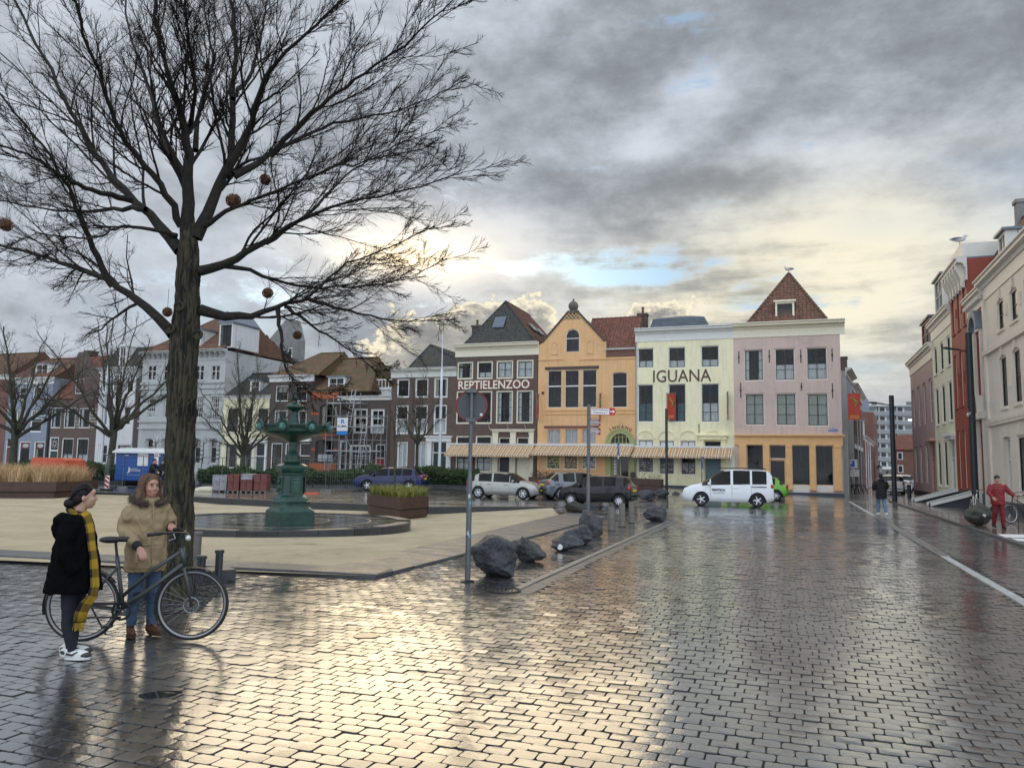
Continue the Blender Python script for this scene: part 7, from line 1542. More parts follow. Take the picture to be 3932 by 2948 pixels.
hedge([hp(20,52),hp(480,52.5),hp(480,55),hp(20,56)],'dark juniper hedge behind the orange skip',1,9000,.8,1.35)
hedge([hp(760,51),hp(1390,52),hp(1390,56),hp(760,56)],'dark juniper hedge behind the fountain and brick pallets',2,14000,.7,1.25)
hedge([hp(1400,55.5),hp(1830,54),hp(1840,60),hp(1400,60)],'dense juniper hedge between the blue and silver cars',3,15000,.8,1.3)
h = H_SC; M_TUBE = mat('scaffold tube',(.30,.31,.31),.4,.6)
e = empty('scaffold',RC.pt(h.u0 - .3,0,h.zb),RC.rot,'grey tube scaffold with ladders before the low brown house','scaffold')
W = h.W + .2; lv = [2.2,4.3,6.4]; mb = MB()
for u in np.linspace(0,W,5):
 for y in (-.35,-1.35): MB().tube([(u,y,0),(u,y,7.4 if u < W * .6 else 5.4)],.03,6).build('standard',M_TUBE,e)
for v in (1.1,2.2,3.2,4.3,5.3,6.4):
 for y in (-.35,-1.35): MB().tube([(0,y,v),(W * (.62 if v > 5.4 else 1),y,v)],.026,6).build('ledger',M_TUBE,e)
for v in lv: MB().box(0,W * (.6 if v > 6 else 1),-1.3,-.4,v + .03,v + .08).build('deck_board',M_ALU,e)
for (u0,v0,u1,v1) in ((0,0,W / 2,4.3),(W / 2,2.2,W * .1,6.4),(W / 2,0,W,4.3)): MB().tube([(u0,-1.38,v0),(u1,-1.38,v1)],.024,6).build('brace',M_TUBE,e)
for (ub,vb,ut,vt_) in ((W * .62,0,W * .72,4.8),(W * .42,4.4,W * .5,7.6)):
 l_ = MB(); d = Vector((ut - ub,0,vt_ - vb));
 for s_ in (-.2,.2): l_.tube([(ub + s_,-1.5,vb),(ut + s_,-1.45,vt_)],.025,5)
 L_ = l_.build('ladder',M_ALU,e)
 for k in range(int(d.length / .3)): q = k * .3 / d.length; MB().tube([(ub - .2 + d.x * q,-1.49,vb + d.z * q),(ub + .2 + d.x * q,-1.49,vb + d.z * q)],.014,5).build('rung',M_ALU,L_)
pb0 = RC.uv(c2(1027,940),-1.5); pb1 = RC.uv(c2(1107,1075),-1.5)
b = empty('scaffold_banner',RC.pt(pb0[0],-1.5,pb1[1]),RC.rot,'white RUMA banner with blue foot hanging on the scaffold','banner'); w,H = pb1[0] - pb0[0],pb0[1] - pb1[1]
MB().box(0,w,-.01,.01,H * .32,H).build('sheet',M_WHITE_P,b); MB().box(0,w,-.012,.008,0,H * .19).build('blue_foot',mat('banner blue',(.02,.22,.55),.5),b); MB().box(0,w,-.011,.009,H * .19,H * .22).build('dark_line',M_PLINTH,b); MB().box(0,w,-.0115,.0085,H * .22,H * .32).build('pale_band',M_WHITE_P,b)
text_mesh('RUMA',.4,mat('navy lettering',(.02,.03,.10),.5,var=0),b,'lettering',(w / 2,-.016,H * .50),ext=.006,fit=(w * .85,H * .13),bold=.01); text_mesh('R',.6,mat('logo blue',(.02,.20,.55),.5,var=0),b,'lettering',(w * .55,-.016,H * .78),ext=.006,fit=(w * .38,H * .25),bold=.02)
M_GULL = mat('gull white',(.55,.55,.55),.7,var=.1); M_GULLG = mat('gull grey back',(.16,.17,.18),.7)
def gull(loc,rz,label,s=1.0):
 e = empty('gull',loc,rz,label,'gull','gulls sitting on the roofs'); e.scale = (s,s,s)
 MB().ell((0,0,.20),(.21,.09,.09),12,8).ell((.19,0,.32),(.065,.055,.06),10,8).tube([(.12,0,.22),(.18,0,.30)],[.07,.05],8).tube([(-.18,0,.21),(-.34,0,.23)],[.06,.02],6).build('body',M_GULL,e,True); MB().ell((-.07,0,.235),(.24,.095,.065),12,6).build('wings',M_GULLG,e,True)
 MB().tube([(.24,0,.32),(.31,0,.305)],[.014,.004],6).build('beak',mat('beak yellow',(.6,.4,.05),.5),e)
 for y in (-.04,.04): MB().tube([(0,y,0),(0,y,.13)],.01,5).build('leg',MATS['beak yellow'],e)
h = H_PK; ap = h.row.uv(c4(1097,82),4.2); gull(h.row.pt(ap[0],4.4,ap[1] + .06),R(170),'gull on the tip of the pink house roof',1.3)
h = H_RED; q = h.row.pt(h.u0 + h.W * .85,-.1,h.zb + h.v(610,365) + .86); gull(q,R(-20),'gull on the parapet of the tall red house',1.5)
# ================================================================= VEHICLES
M_TYRE = mat('tyre rubber',(.014,.014,.015),.75,var=.2); M_RIM = mat('alloy rim',(.62,.63,.64),.35,.25,var=.05); M_CARGL = mat('car glass',(.16,.19,.20),kind='glass',var=0)
M_LAMP = mat('headlamp',(.65,.67,.70),.1,.2,var=0); M_TAIL = mat('tail lamp red',(.45,.012,.015),.15,var=0,coat=.6); M_PLATE = mat('yellow number plate',(.75,.48,.03),.45,var=0); M_CABIN = mat('car cabin',(.03,.03,.032),.8,var=.2); M_TRIM = mat('black car trim',(.016,.016,.017),.5,var=.1)
def paint(n,c,metal=.0): return mat('car paint ' + n,c,.22,metal,var=.04,coat=.35,spec=.35)
def interp(pts,x):
 if x <= pts[0][0]: return pts[0][1]
 for (a,b),(c,d) in zip(pts[:-1],pts[1:]):
  if x <= c: t = (x - a) / max(1e-6,c - a); return b + (d - b) * t
 return pts[-1][1]
def car(label,pm,L,W,top,belt,sill,wheels,rw,cab,pillars,plan,tumble=.20,group='cars parked by the zoo',cat='car',name='parked_car',hub='spoke',roofm=None,spokes=6,glass=None):
 """top/belt/plan: polylines over x (0 rear .. L front); cab = (rear glass base, rear glass top, screen top, screen base); pillars = x ranges of solid pillars"""
 e = empty(name,(0,0,0),0,label,cat,group)
 xs = sorted(set([round(q,3) for q in np.linspace(0.0,L,66)] + [round(q,3) for p in pillars for q in p] + list(cab)))
 ra = rw + .055; rows = []
 for x in xs:
  w = W / 2 * interp(plan,x); zt = interp(top,x); zb = min(interp(belt,x),zt - .035); zs = sill + (.12 * max(0,(.35 - x) / .35) + .10 * max(0,(x - (L - .35)) / .35))
  arch = 0
  for xc in wheels:
   d = abs(x - xc)
   if d < ra: arch = max(arch,rw * 1.0 + math.sqrt(ra * ra - d * d))
  incab = cab[0] - .02 <= x <= cab[3] + .02 and zt > zb + .06
  p = [(0,zs),(w * .86,zs),(w * .965,zs + .09),(w * .995,zs + .22),(w,zs + (zb - zs) * .62),(w * .965,zb)]
  if arch:
   for i in (1,2,3,4): p[i] = (p[i][0] if i > 1 else w * .80,max(p[i][1],min(arch,zb - .06)))
  if incab: hgt = zt - .07 - zb; p += [(w * .955 - tumble * hgt * .5,zb + max(.02,hgt) * .5),(w * .95 - tumble * hgt,zb + max(.03,hgt)),(w * .58,zt - .012),(0,zt)]
  else: p += [(w * .93,zb + (zt - zb) * .45),(w * .84,zb + (zt - zb) * .75),(w * .5,zt - .006),(0,zt)]
  rows.append(p)
 n = len(rows[0]); V = []
 for x,p in zip(xs,rows):
  V += [(x,y,z) for y,z in p] + [(x,-y,z) for y,z in p[1:-1]][::-1]
 m = 2 * n - 2; solid = lambda x: any(a - 1e-6 <= x <= b + 1e-6 for a,b in pillars)
 body,glassq,roofq,under = [],{},[],[]
 for i in range(len(xs) - 1):
  xm = (xs[i] + xs[i + 1]) / 2
  for j in range(m):
   f = (i * m + j,i * m + (j + 1) % m,(i + 1) * m + (j + 1) % m,(i + 1) * m + j)
   jj = j if j < n - 1 else (m - 1 - j)
   if jj in (5,6) and cab[0] < xm < cab[3] and not solid(xm) and interp(top,xm) - interp(belt,xm) > .16:
    k = sum(1 for a,b in pillars if b <= xm); glassq.setdefault(('side_window',k,j < n - 1),[]).append(f)
   elif jj in (7,8) and cab[2] < xm < cab[3] - .04: glassq.setdefault(('windscreen',0,0),[]).append(f)
   elif jj in (7,8) and cab[0] + .05 < xm < cab[1] - .02: glassq.setdefault(('rear_window',0,0),[]).append(f)
   elif jj == 0: under.append(f)
   else: body.append(f)
 body += [tuple(range(m - 1,-1,-1)),tuple((len(xs) - 1) * m + q for q in range(m))]
 def sub(name_,faces,m_,parent,smooth=True):
  idx = sorted({q for f in faces for q in f}); mp = {q: k for k,q in enumerate(idx)}; return mesh_obj(name_,[V[q] for q in idx],[tuple(mp[q] for q in f) for f in faces],m_,parent,smooth)
 B = sub('body',body,pm,e); sub('underside',under,M_TRIM,e)
 bm = bmesh.new(); bm.from_mesh(B.data)
 for ed in bm.edges:
  if len(ed.link_faces) == 2 and ed.calc_face_angle(0) > .75: ed.smooth = False
 bm.to_mesh(B.data); bm.free()
 for (nm,k,s_),fs in glassq.items(): sub(nm,fs,glass or M_CARGL,e)
 MB().box(cab[0] + .2,cab[3] - .1,-W * .40,W * .40,sill + .12,sill + .3).build('cabin_floor',M_CABIN,e)
 for x in (cab[1] + .5,cab[1] + 1.35):
  for y in (-.36,.36): MB().bev(x,x + .14,y - .22,y + .22,sill + .3,interp(belt,x) + .12,.05).ell((x + .06,y,interp(belt,x) + .22),(.06,.12,.09),8,6).build('seat',M_CABIN,e)
 for xc in wheels:
  for s_ in (-1,1):
   y = s_ * (W / 2 - .11); wl = MB().lathe([(rw * .66,-.10),(rw * .92,-.105),(rw,-.08),(rw,.08),(rw * .92,.105),(rw * .66,.10)],28,caps=False).build('wheel',M_TYRE,e,'auto'); wl.location = (xc,y,rw); wl.rotation_euler = (R(90),0,0)
   r_ = MB(); sg = -s_
   r_.lathe([(rw * .67,sg * -.0 - .09),(rw * .67,.09),(rw * .60,.09 * 1),(rw * .60,-.09)],28,caps=False); r_.lathe([(rw * .17,sg * .07 if sg * .07 < .09 else .07),(rw * .17,sg * .085),(.01,sg * .09)] if sg > 0 else [(.01,-.09),(rw * .17,-.085),(rw * .17,-.07)],12)
   for k in range(spokes):
    a = 2 * math.pi * k / spokes; c,s2 = math.cos(a),math.sin(a); w0,w1 = rw * .10,rw * .065; zz = sg * .075
    q = [(c * rw * .1 - s2 * w0,s2 * rw * .1 + c * w0),(c * rw * .62 - s2 * w1,s2 * rw * .62 + c * w1),(c * rw * .62 + s2 * w1,s2 * rw * .62 - c * w1),(c * rw * .1 + s2 * w0,s2 * rw * .1 - c * w0)]; r_.prism(q,'z',min(zz,zz - sg * .03),max(zz,zz - sg * .03))
   r_.build('rim',M_RIM,wl); MB().lathe([(rw * .6,-.02),(rw * .6,.02)],20).build('brake_disc',M_TRIM,wl)
   MB().box(xc - ra + .02,xc + ra - .02,min(y - s_ * .28,y - s_ * .13),max(y - s_ * .28,y - s_ * .13),sill + .02,rw * 1.95).build('wheel_well',M_TRIM,e)
 zh = interp(belt,L - .4) - .12; wf = W / 2 * interp(plan,L - .22); wr = W / 2 * interp(plan,.12)
 for s_ in (-1,1):
  MB().ell((L - .27,s_ * (wf - .14),zh),(.17,.13,.075),14,8).build('headlight',M_LAMP,e,True); zr = interp(belt,.2) - .10
  MB().ell((.10,s_ * (wr - .06),zr),(.075,.085,.12),12,8).build('tail_light',M_TAIL,e,True)
  xm = cab[3] - .38; yw = W / 2 * interp(plan,xm); MB().ell((xm,s_ * (yw + .09),interp(belt,xm) + .07),(.08,.11,.085),12,8).tube([(xm,s_ * (yw - .05),interp(belt,xm)),(xm,s_ * (yw + .05),interp(belt,xm) + .05)],.03,6).build('mirror',pm,e,True)
  zs = [p_ for p_ in pillars]
  for a,b in zs:
   x = (a + b) / 2; yy = W / 2 * interp(plan,x)
   if cab[0] + .2 < x < cab[3] - .2: MB().tube([(x,s_ * yy * .972,sill + .12),(x,s_ * yy * .999,sill + .3),(x,s_ * yy * 1.003,sill + (interp(belt,x) - sill) * .62),(x,s_ * yy * .972,interp(belt,x) - .01)],.006,4).build('door_seam',M_TRIM,e)
   if cab[0] + .5 < x < cab[3] - .3: MB().box(x - .30,x - .10,s_ * yy * 1.0 - .012,s_ * yy * 1.0 + .018,interp(belt,x) - .16,interp(belt,x) - .13).build('door_handle',M_TRIM if pm is not MATS.get('car paint white') else pm,e)
 MB().bev(L - .06,L + .015,-.26,.26,sill + .22,sill + .33,.01).build('number_plate',M_PLATE,e); MB().bev(-.02,.05,-.26,.26,interp(belt,0) - .28,interp(belt,0) - .17,.01).build('number_plate',M_PLATE,e)
 MB().ell((L - .03,0,sill + .20),(.06,W * .30,.07),16,6).build('grille',M_TRIM,e,True); MB().ell((L - .05,0,interp(belt,L) - .12),(.06,W * .22,.04),16,6).build('upper_grille',M_TRIM,e,True)
 e['_L'] = L; e['_W'] = W
 return e
def place(e,px,py,rz,wheels,z=0.0):
 """stand the car by the midpoint of its near-side wheel contacts and its heading"""
 m_ = gp(px,py,z); d = Vector((math.cos(rz),math.sin(rz),0)); nrm = Vector((-d.y,d.x,0)); nrm = nrm if nrm.y > 0 else -nrm
 W,L = e['_W'],e['_L']; c = m_ + nrm * (W / 2 - .1) - d * ((wheels[0] + wheels[1]) / 2); e.location = (c.x,c.y,z); e.rotation_euler = (0,0,rz); del e['_W'],e['_L']
PL = lambda L: [(0,.80),(.12,.90),(.45,.97),(1.2,1.0),(L - 1.3,1.0),(L - .6,.96),(L - .2,.88),(L,.78)]
Lc = 4.25; c = car('silver five-door hatchback parked before the brick house',paint('silver',(.37,.365,.34),.5),Lc,1.75,[(0,.62),(.06,.92),(.22,1.0),(.62,1.36),(1.1,1.43),(1.9,1.46),(2.5,1.40),(3.25,1.0),(3.8,.90),(4.1,.76),(4.25,.50)],[(0,.93),(1.2,.93),(3.0,.89),(4.25,.72)],.20,(.80,3.42),.315,(.22,.62,2.45,3.25),[(.55,.80),(1.58,1.68),(2.62,2.66)],PL(Lc))
place(c,1922,1914,R(-20),(.80,3.42))
Lc = 4.55; c = car('dark blue estate car parked before the hedge',paint('blue',(.003,.012,.075),.0),Lc,1.82,[(0,.62),(.05,.95),(.18,1.02),(.55,1.42),(1.2,1.48),(2.2,1.48),(2.75,1.42),(3.5,1.02),(4.05,.90),(4.4,.76),(4.55,.50)],[(0,1.0),(1.0,.98),(3.3,.90),(4.55,.74)],.20,(.85,3.52),.325,(.18,.55,2.7,3.5),[(.5,.7),(1.28,1.36),(2.12,2.22),(3.0,3.04)],PL(Lc),spokes=5)
place(c,1490,1884,R(174),(.85,3.52),.12)
Lc = 3.55; c = car('small black hatchback behind the signpost',paint('black',(.005,.006,.009),.0),Lc,1.62,[(0,.60),(.05,.95),(.16,1.04),(.42,1.40),(1.0,1.47),(1.7,1.47),(2.1,1.42),(2.85,1.0),(3.25,.90),(3.48,.72),(3.55,.50)],[(0,.98),(.9,.96),(2.4,.88),(3.55,.74)],.20,(.55,2.90),.29,(.16,.42,2.05,2.85),[(.36,.72),(1.28,1.38),(2.24,2.28)],PL(Lc),spokes=9)
place(c,2284,1943,R(157),(.55,2.90))
Lc = 4.3; c = car('grey hatchback half hidden behind the small black car',paint('grey',(.16,.175,.19),.4),Lc,1.78,[(0,.62),(.06,.98),(.25,1.05),(.75,1.46),(1.3,1.54),(2.1,1.54),(2.6,1.48),(3.3,1.05),(3.85,.94),(4.2,.78),(4.3,.52)],[(0,1.02),(1.2,1.0),(3.1,.92),(4.3,.76)],.21,(.82,3.45),.325,(.25,.75,2.55,3.3),[(.68,.95),(1.62,1.72),(2.7,2.74)],PL(Lc))
place(c,2238,1919,R(18),(.82,3.45))
PWH = paint('white',(.78,.79,.80)); Lc = 4.42
VP = [(0,.93),(.08,.97),(.3,1.0),(Lc - 1.0,1.0),(Lc - .5,.96),(Lc - .15,.88),(Lc,.78)]
c = car('white NAVITECH passenger van driving left on the road',PWH,Lc,1.83,[(0,.70),(.03,1.1),(.10,1.62),(.22,1.78),(.6,1.83),(1.8,1.84),(2.4,1.78),(3.45,1.12),(3.95,1.02),(4.30,.84),(4.42,.52)],[(0,1.12),(1.2,1.10),(3.2,1.02),(4.42,.80)],.22,(.78,3.45),.33,(.04,.10,2.35,3.45),[(.0,.34),(1.02,1.12),(1.92,2.04),(2.98,3.04)],VP,.10,None,'van','white_van',spokes=5,glass=mat('van glass',(.06,.07,.075),kind='glass',var=0))
MB().box(.35,2.6,-.60,-.56,1.85,1.90).box(.35,2.6,.56,.60,1.85,1.90).build('roof_rail',M_TRIM,c)
NAV = mat('van lettering navy',(.015,.02,.05),.4,var=0)
q = text_mesh('NAVITECH',.2,NAV,c,'lettering',(2.62,.925,.80),(R(90),0,R(180)),.004,fit=(.62,.13),bold=.006); text_mesh('www.navitech.nl',.1,NAV,c,'lettering',(2.62,.925,.66),(R(90),0,R(180)),.004,fit=(.56,.05))
MB().box(.35,1.05,.905,.925,.97,1.01).build('stripe',NAV,c)
place(c,2800,1944,R(166),(.78,3.45))
Lc = 3.9; c = car('bright green hatchback half hidden behind the white van',paint('green',(.14,.38,.035),.2),Lc,1.70,[(0,.60),(.06,.92),(.2,1.0),(.6,1.34),(1.1,1.46),(1.9,1.46),(2.4,1.40),(3.1,1.0),(3.6,.86),(3.8,.74),(3.9,.5)],[(0,.95),(1.2,.94),(2.8,.88),(3.9,.74)],.20,(.70,3.15),.31,(.2,.6,2.35,3.1),[(.5,.75),(1.42,1.52),(2.5,2.54)],PL(Lc))
place(c,2898,1920,R(160),(.70,3.15))
def far_car(px,py,rz,label,pm,Y):
 Lc = 4.2; c = car(label,pm,Lc,1.78,[(0,.62),(.05,.98),(.2,1.05),(.5,1.5),(1.3,1.58),(2.1,1.56),(2.6,1.5),(3.3,1.05),(3.8,.95),(4.1,.8),(4.2,.5)],[(0,1.02),(1.2,1.0),(3.1,.92),(4.2,.78)],.21,(.8,3.4),.33,(.2,.5,2.55,3.3),[(.5,.8),(1.6,1.7),(2.7,2.74)],PL(Lc),group='cars parked down the side street')
 p = dp(px,py,Y); c.location = (p.x,Y,0); c.rotation_euler = (0,0,rz); del c['_L'],c['_W']
far_car(3428,1900,R(65),'pale car with dark glass parked nearest down the side street',paint('offwhite',(.55,.56,.55)),61); far_car(3462,1895,R(65),'white car parked behind the first one in the side street',PWH,68); far_car(3472,1890,R(65),'dark car farther down the side street',MATS['car paint grey'],76)
# ================================================================= TREES
M_BARK = mat('rough bark',(.062,.050,.028),.9,c2=(.010,.008,.005),vs=7,bump=1.0,bs=9,bscl=(6,6,.8),bd=.10,det=8); M_TWIG = mat('twig bark',(.020,.013,.010),.9,var=.3,vs=3,spec=.2); M_BARKG = mat('greenish bark',(.070,.066,.040),.85,c2=(.028,.028,.018),vs=4,bump=.6,bs=9); M_TWIGG = mat('greenish twigs',(.075,.062,.042),.8,var=.3)
M_LIMB = mat('dark limb bark',(.034,.027,.018),.9,c2=(.010,.008,.006),vs=8,bump=.8,bs=14,bscl=(3,3,1),bd=.03)
def bark_mat():
 t = M_BARK.node_tree; b = t.nodes['Principled BSDF']; tc = t.nodes.new('ShaderNodeTexCoord'); co = tc.outputs['Object']
 n = nnoise(t,co,22,6,.62,.6,(0,0,0),(1,1,.14)); m = nnoise(t,co,3,4,.6)
 c = nmix(t,n.smooth(.40,.60),(.005,.004,.003),(.075,.060,.034)); c = nmix(t,m.smooth(.45,.70) * .5,c,(.060,.070,.026)); t.links.new(c,b.inputs['Base Color'])
 bn = t.nodes.new('ShaderNodeBump'); bn.inputs['Strength'].default_value = 1.0; bn.inputs['Distance'].default_value = .05; t.links.new(n.v,bn.inputs['Height']); t.links.new(bn.outputs[0],b.inputs['Normal'])
bark_mat()
def tubes(P,Rr,ns):
 """P (n,k,3) polylines, Rr (n,k) radii -> verts, quads"""
 n,k,_ = P.shape; T = np.empty_like(P); T[:,1:-1] = P[:,2:] - P[:,:-2]; T[:,0] = P[:,1] - P[:,0]; T[:,-1] = P[:,-1] - P[:,-2]; T /= np.linalg.norm(T,axis=2,keepdims=True) + 1e-9
 ref = np.where(np.abs(T[...,2:3]) > .9,np.array([1.,0,0]),np.array([0,0,1.])); A = np.cross(T,ref); A /= np.linalg.norm(A,axis=2,keepdims=True) + 1e-9; B = np.cross(T,A)
 an = np.arange(ns) * 2 * math.pi / ns; V = P[:,:,None,:] + Rr[:,:,None,None] * (A[:,:,None,:] * np.cos(an)[None,None,:,None] + B[:,:,None,:] * np.sin(an)[None,None,:,None])
 i = np.arange(k - 1)[:,None] * ns; j = np.arange(ns)[None,:]; j2 = (j + 1) % ns; F = np.stack([i + j,i + j2,i + ns + j2,i + ns + j],-1).reshape(-1,4); F = (F[None] + (np.arange(n) * k * ns)[:,None,None]).reshape(-1,4)
 return V.reshape(-1,3),F
def spawn(P,Rr,per,ang,lenf,k,r_,up,start=.2,rfac=.55,wob=.12,minr=.002,outw=0.0,centre=None,tip=.35):
 """side shoots from every polyline: returns new polylines and radii"""
 n,kk,_ = P.shape; L = np.linalg.norm(np.diff(P,axis=1),axis=2).sum(1); idx = np.repeat(np.arange(n),per); m = len(idx)
 t = start + (1 - start) * ((np.tile(np.arange(per),n) + r_.uniform(0,1,m)) / per) * .985; f = t * (kk - 1); i0 = np.minimum(f.astype(int),kk - 2); w = (f - i0)[:,None]
 base = P[idx,i0] * (1 - w) + P[idx,i0 + 1] * w; d = P[idx,i0 + 1] - P[idx,i0]; d /= np.linalg.norm(d,axis=1,keepdims=True) + 1e-9; rb = (Rr[idx,i0] * (1 - w[:,0]) + Rr[idx,i0 + 1] * w[:,0])
 s = np.cross(d,r_.normal(0,1,(m,3))); s /= np.linalg.norm(s,axis=1,keepdims=True) + 1e-9; a = np.radians(r_.normal(ang,ang * .25,m))[:,None]; dr = d * np.cos(a) + s * np.sin(a)
 if centre is not None: o = base - np.asarray(centre); o /= np.linalg.norm(o,axis=1,keepdims=True) + 1e-9; dr += o * outw; dr /= np.linalg.norm(dr,axis=1,keepdims=True)
 ln = L[idx] * lenf * (1.15 - t * .75) * r_.uniform(.6,1.3,m); pts = [base]; cur = dr.copy()
 for q in range(k - 1):
  cur = cur + r_.normal(0,wob,(m,3)); cur[:,2] += up; cur /= np.linalg.norm(cur,axis=1,keepdims=True); pts.append(pts[-1] + cur * (ln / (k - 1))[:,None])
 Q = np.stack(pts,1); r0 = np.maximum(rb * rfac,minr); RQ = r0[:,None] * (1 - (1 - tip) * np.linspace(0,1,k))[None]; return Q,np.maximum(RQ,minr * .8)
def smooth_line(pts,rad,k):
 pts = np.array([tuple(p) for p in pts]); s = np.concatenate([[0],np.cumsum(np.linalg.norm(np.diff(pts,axis=0),axis=1))]); s /= s[-1]; t = np.linspace(0,1,k)
 out = []
 for q in t:
  i = min(len(pts) - 2,max(0,np.searchsorted(s,q) - 1)); u = (q - s[i]) / max(1e-9,s[i + 1] - s[i]); p0 = pts[max(0,i - 1)]; p1 = pts[i]; p2 = pts[i + 1]; p3 = pts[min(len(pts) - 1,i + 2)]
  out.append(.5 * ((2 * p1) + (-p0 + p2) * u + (2 * p0 - 5 * p1 + 4 * p2 - p3) * u * u + (-p0 + 3 * p1 - 3 * p2 + p3) * u ** 3))
 return np.array(out),np.interp(t,s,rad)
def bark_trunk(name,pts,rad,parent,m,k=40,ns=26,ridge_=.05):
 P,r = smooth_line(pts,rad,k); V,F = tubes(P[None],r[None],ns); V = V.reshape(k,ns,3); q = np.arange(ns)
 for i in range(k):
  c = P[i]; d = V[i] - c; rr = 1 + ridge_ * (np.sin(q * 11 * 2 * math.pi / ns + 1.3 * math.sin(i * .23)) * np.sin(i * .5 + q * .9) + .5 * np.sin(q * 17 * 2 * math.pi / ns - 1.1 * math.sin(i * .31))) + rng.normal(0,ridge_ * .25,ns); V[i] = c + d * rr[:,None]
 return mesh_obj(name,V.reshape(-1,3),F,m,parent,True)
TY = gp(672,2300).y + .05
c8 = lambda x,y: (x * .9045,y * .9045)
def T3(x,y,dy=0.0): return dp(*c8(x,y),TY + dy)
tree = empty('bare_tree',(gp(672,2300).x,TY,0),0,'huge bare spreading tree beside the two women','tree')
def loc(v): return np.asarray(v,float) - np.array(tree.location)
def S_(x,y,dy=0): return dp(x,y,TY + dy)
tp = [gp(668,2318) * 0 + S_(660,2318),S_(672,2200),S_(690,1800),S_(702,1400),S_(718,1200),S_(722,1060),S_(724,960),S_(722,850),S_(720,760)]
bark_trunk('trunk',[loc(p) for p in tp],[.37,.22,.182,.19,.168,.152,.135,.09,.05],tree,M_BARK,150,48,.07)
LIMBS = [ # (points in the photo crop, lean in depth at the end, start radius, end radius)
 ([(735,1420),(600,1290),(420,1170),(240,1110),(60,1055),(-120,990)],1.2,.115,.045),
 ([(480,1215),(395,1050),(340,930),(290,800),(200,650),(60,470),(-80,300)],-1.6,.075,.03),
 ([(850,1315),(980,1345),(1080,1338),(1180,1300),(1300,1262),(1390,1190),(1500,1110),(1680,1040),(1850,960)],.6,.115,.022),
 ([(1300,1262),(1480,1320),(1700,1360),(1930,1360)],1.4,.05,.016),
 ([(1180,1308),(1195,1440),(1215,1570),(1300,1640),(1480,1700)],-.4,.05,.016),
 ([(1210,1300),(1340,1390),(1500,1500),(1640,1610)],.9,.045,.014),
 ([(850,1150),(1000,1098),(1130,1020),(1250,950),(1400,880),(1600,830),(1800,790),(1960,720)],-1.3,.105,.02),
 ([(900,1130),(1050,1140),(1250,1210),(1450,1220),(1700,1190),(1900,1100)],2.2,.065,.018),
 ([(765,1065),(680,960),(600,880),(480,750),(380,620),(300,470),(200,270),(100,90),(20,-80)],1.6,.125,.05),
 ([(560,850),(400,810),(250,740),(100,650),(-100,590)],-2.2,.07,.03),
 ([(620,890),(480,890),(330,900),(150,880),(-60,840)],2.4,.06,.028),
 ([(795,1010),(795,800),(793,620),(770,480),(720,340),(690,220),(660,80),(650,-90)],-.9,.14,.055),
 ([(780,740),(690,590),(650,430),(615,320),(560,170),(520,-60)],1.8,.09,.04),
 ([(770,960),(690,800),(560,640),(470,480),(420,300),(350,120),(300,-80)],-2.4,.08,.04),
 ([(830,1010),(900,870),(960,720),(985,560),(990,380),(1000,200),(985,40),(960,-90)],.9,.135,.06),
 ([(995,745),(1100,690),(1220,610),(1400,530),(1600,490),(1800,430),(1980,340)],1.5,.09,.02),
 ([(960,740),(1050,560),(1090,430),(1150,300),(1290,150),(1450,10),(1560,-80)],-1.6,.085,.035),
 ([(990,420),(1070,300),(1110,150),(1140,-90)],1.2,.06,.035),
 ([(1150,660),(1300,500),(1450,380),(1620,260),(1800,120),(1950,-20)],-2.5,.065,.02),
 ([(830,640),(850,450),(900,260),(870,60),(850,-90)],2.6,.06,.03),
 ([(795,560),(830,380),(800,180),(780,-60)],-2.8,.055,.03),
 ([(1130,1030),(1320,900),(1500,720),(1700,610),(1900,540)],2.6,.055,.016),
 ([(870,960),(1000,880),(1200,800),(1450,700),(1750,640)],-2.8,.06,.018),
 ([(750,1000),(560,960),(380,1010),(150,990)],-2.0,.05,.022),
]
NK = 22; LP,LR = [],[]
for pts,dy,r0,r1 in LIMBS:
 n = len(pts); q = [loc(T3(x,y,dy * (i / (n - 1)) ** 1.15)) for i,(x,y) in enumerate(pts)]; P_,r_ = smooth_line(q,np.geomspace(r0 * .70,r1 * .32,n),NK); P_[1:-1] += rng.normal(0,.012,P_[1:-1].shape); LP.append(P_); LR.append(r_)
LP,LR = np.array(LP),np.array(LR)
for P_,r_ in zip(LP,LR):
 V,F = tubes(P_[None],r_[None],12); mesh_obj('limb',V,F,M_LIMB,tree,True)
rt = np.random.default_rng(21); ctr = loc(S_(722,1000))
ll = np.linalg.norm(np.diff(LP,axis=1),axis=2).sum(1); lg = ll > np.median(ll) * .80
b1a,r1a = spawn(LP[lg],LR[lg],18,34,.40,10,rt,.025,.14,.42,.10,.0055,.34,ctr,.28); b1b,r1b = spawn(LP[~lg],LR[~lg],9,34,.42,10,rt,.025,.2,.42,.10,.0055,.34,ctr,.28)
b1,r1 = np.concatenate([b1a,b1b]),np.concatenate([r1a,r1b]); V,F = tubes(b1,r1,5); mesh_obj('branches',V,F,M_LIMB,tree,True)['kind'] = 'stuff'
b2,r2 = spawn(b1,r1,9,36,.40,7,rt,.025,.12,.52,.12,.0036,.28,ctr,.35); V,F = tubes(b2,r2,4); mesh_obj('boughs',V,F,M_TWIG,tree,True)['kind'] = 'stuff'
b3,r3 = spawn(b2,r2,10,34,.62,5,rt,.025,.08,.62,.13,.0021,.22,ctr,.55); V,F = tubes(b3,r3,3); mesh_obj('crown',V,F,M_TWIG,tree)['kind'] = 'stuff'
b2b,r2b = spawn(LP,LR * .4,22,45,.12,6,rt,.03,.25,.40,.14,.0036,.3,ctr); V,F = tubes(b2b,r2b,4); mesh_obj('side_shoots',V,F,M_TWIG,tree,True)['kind'] = 'stuff'
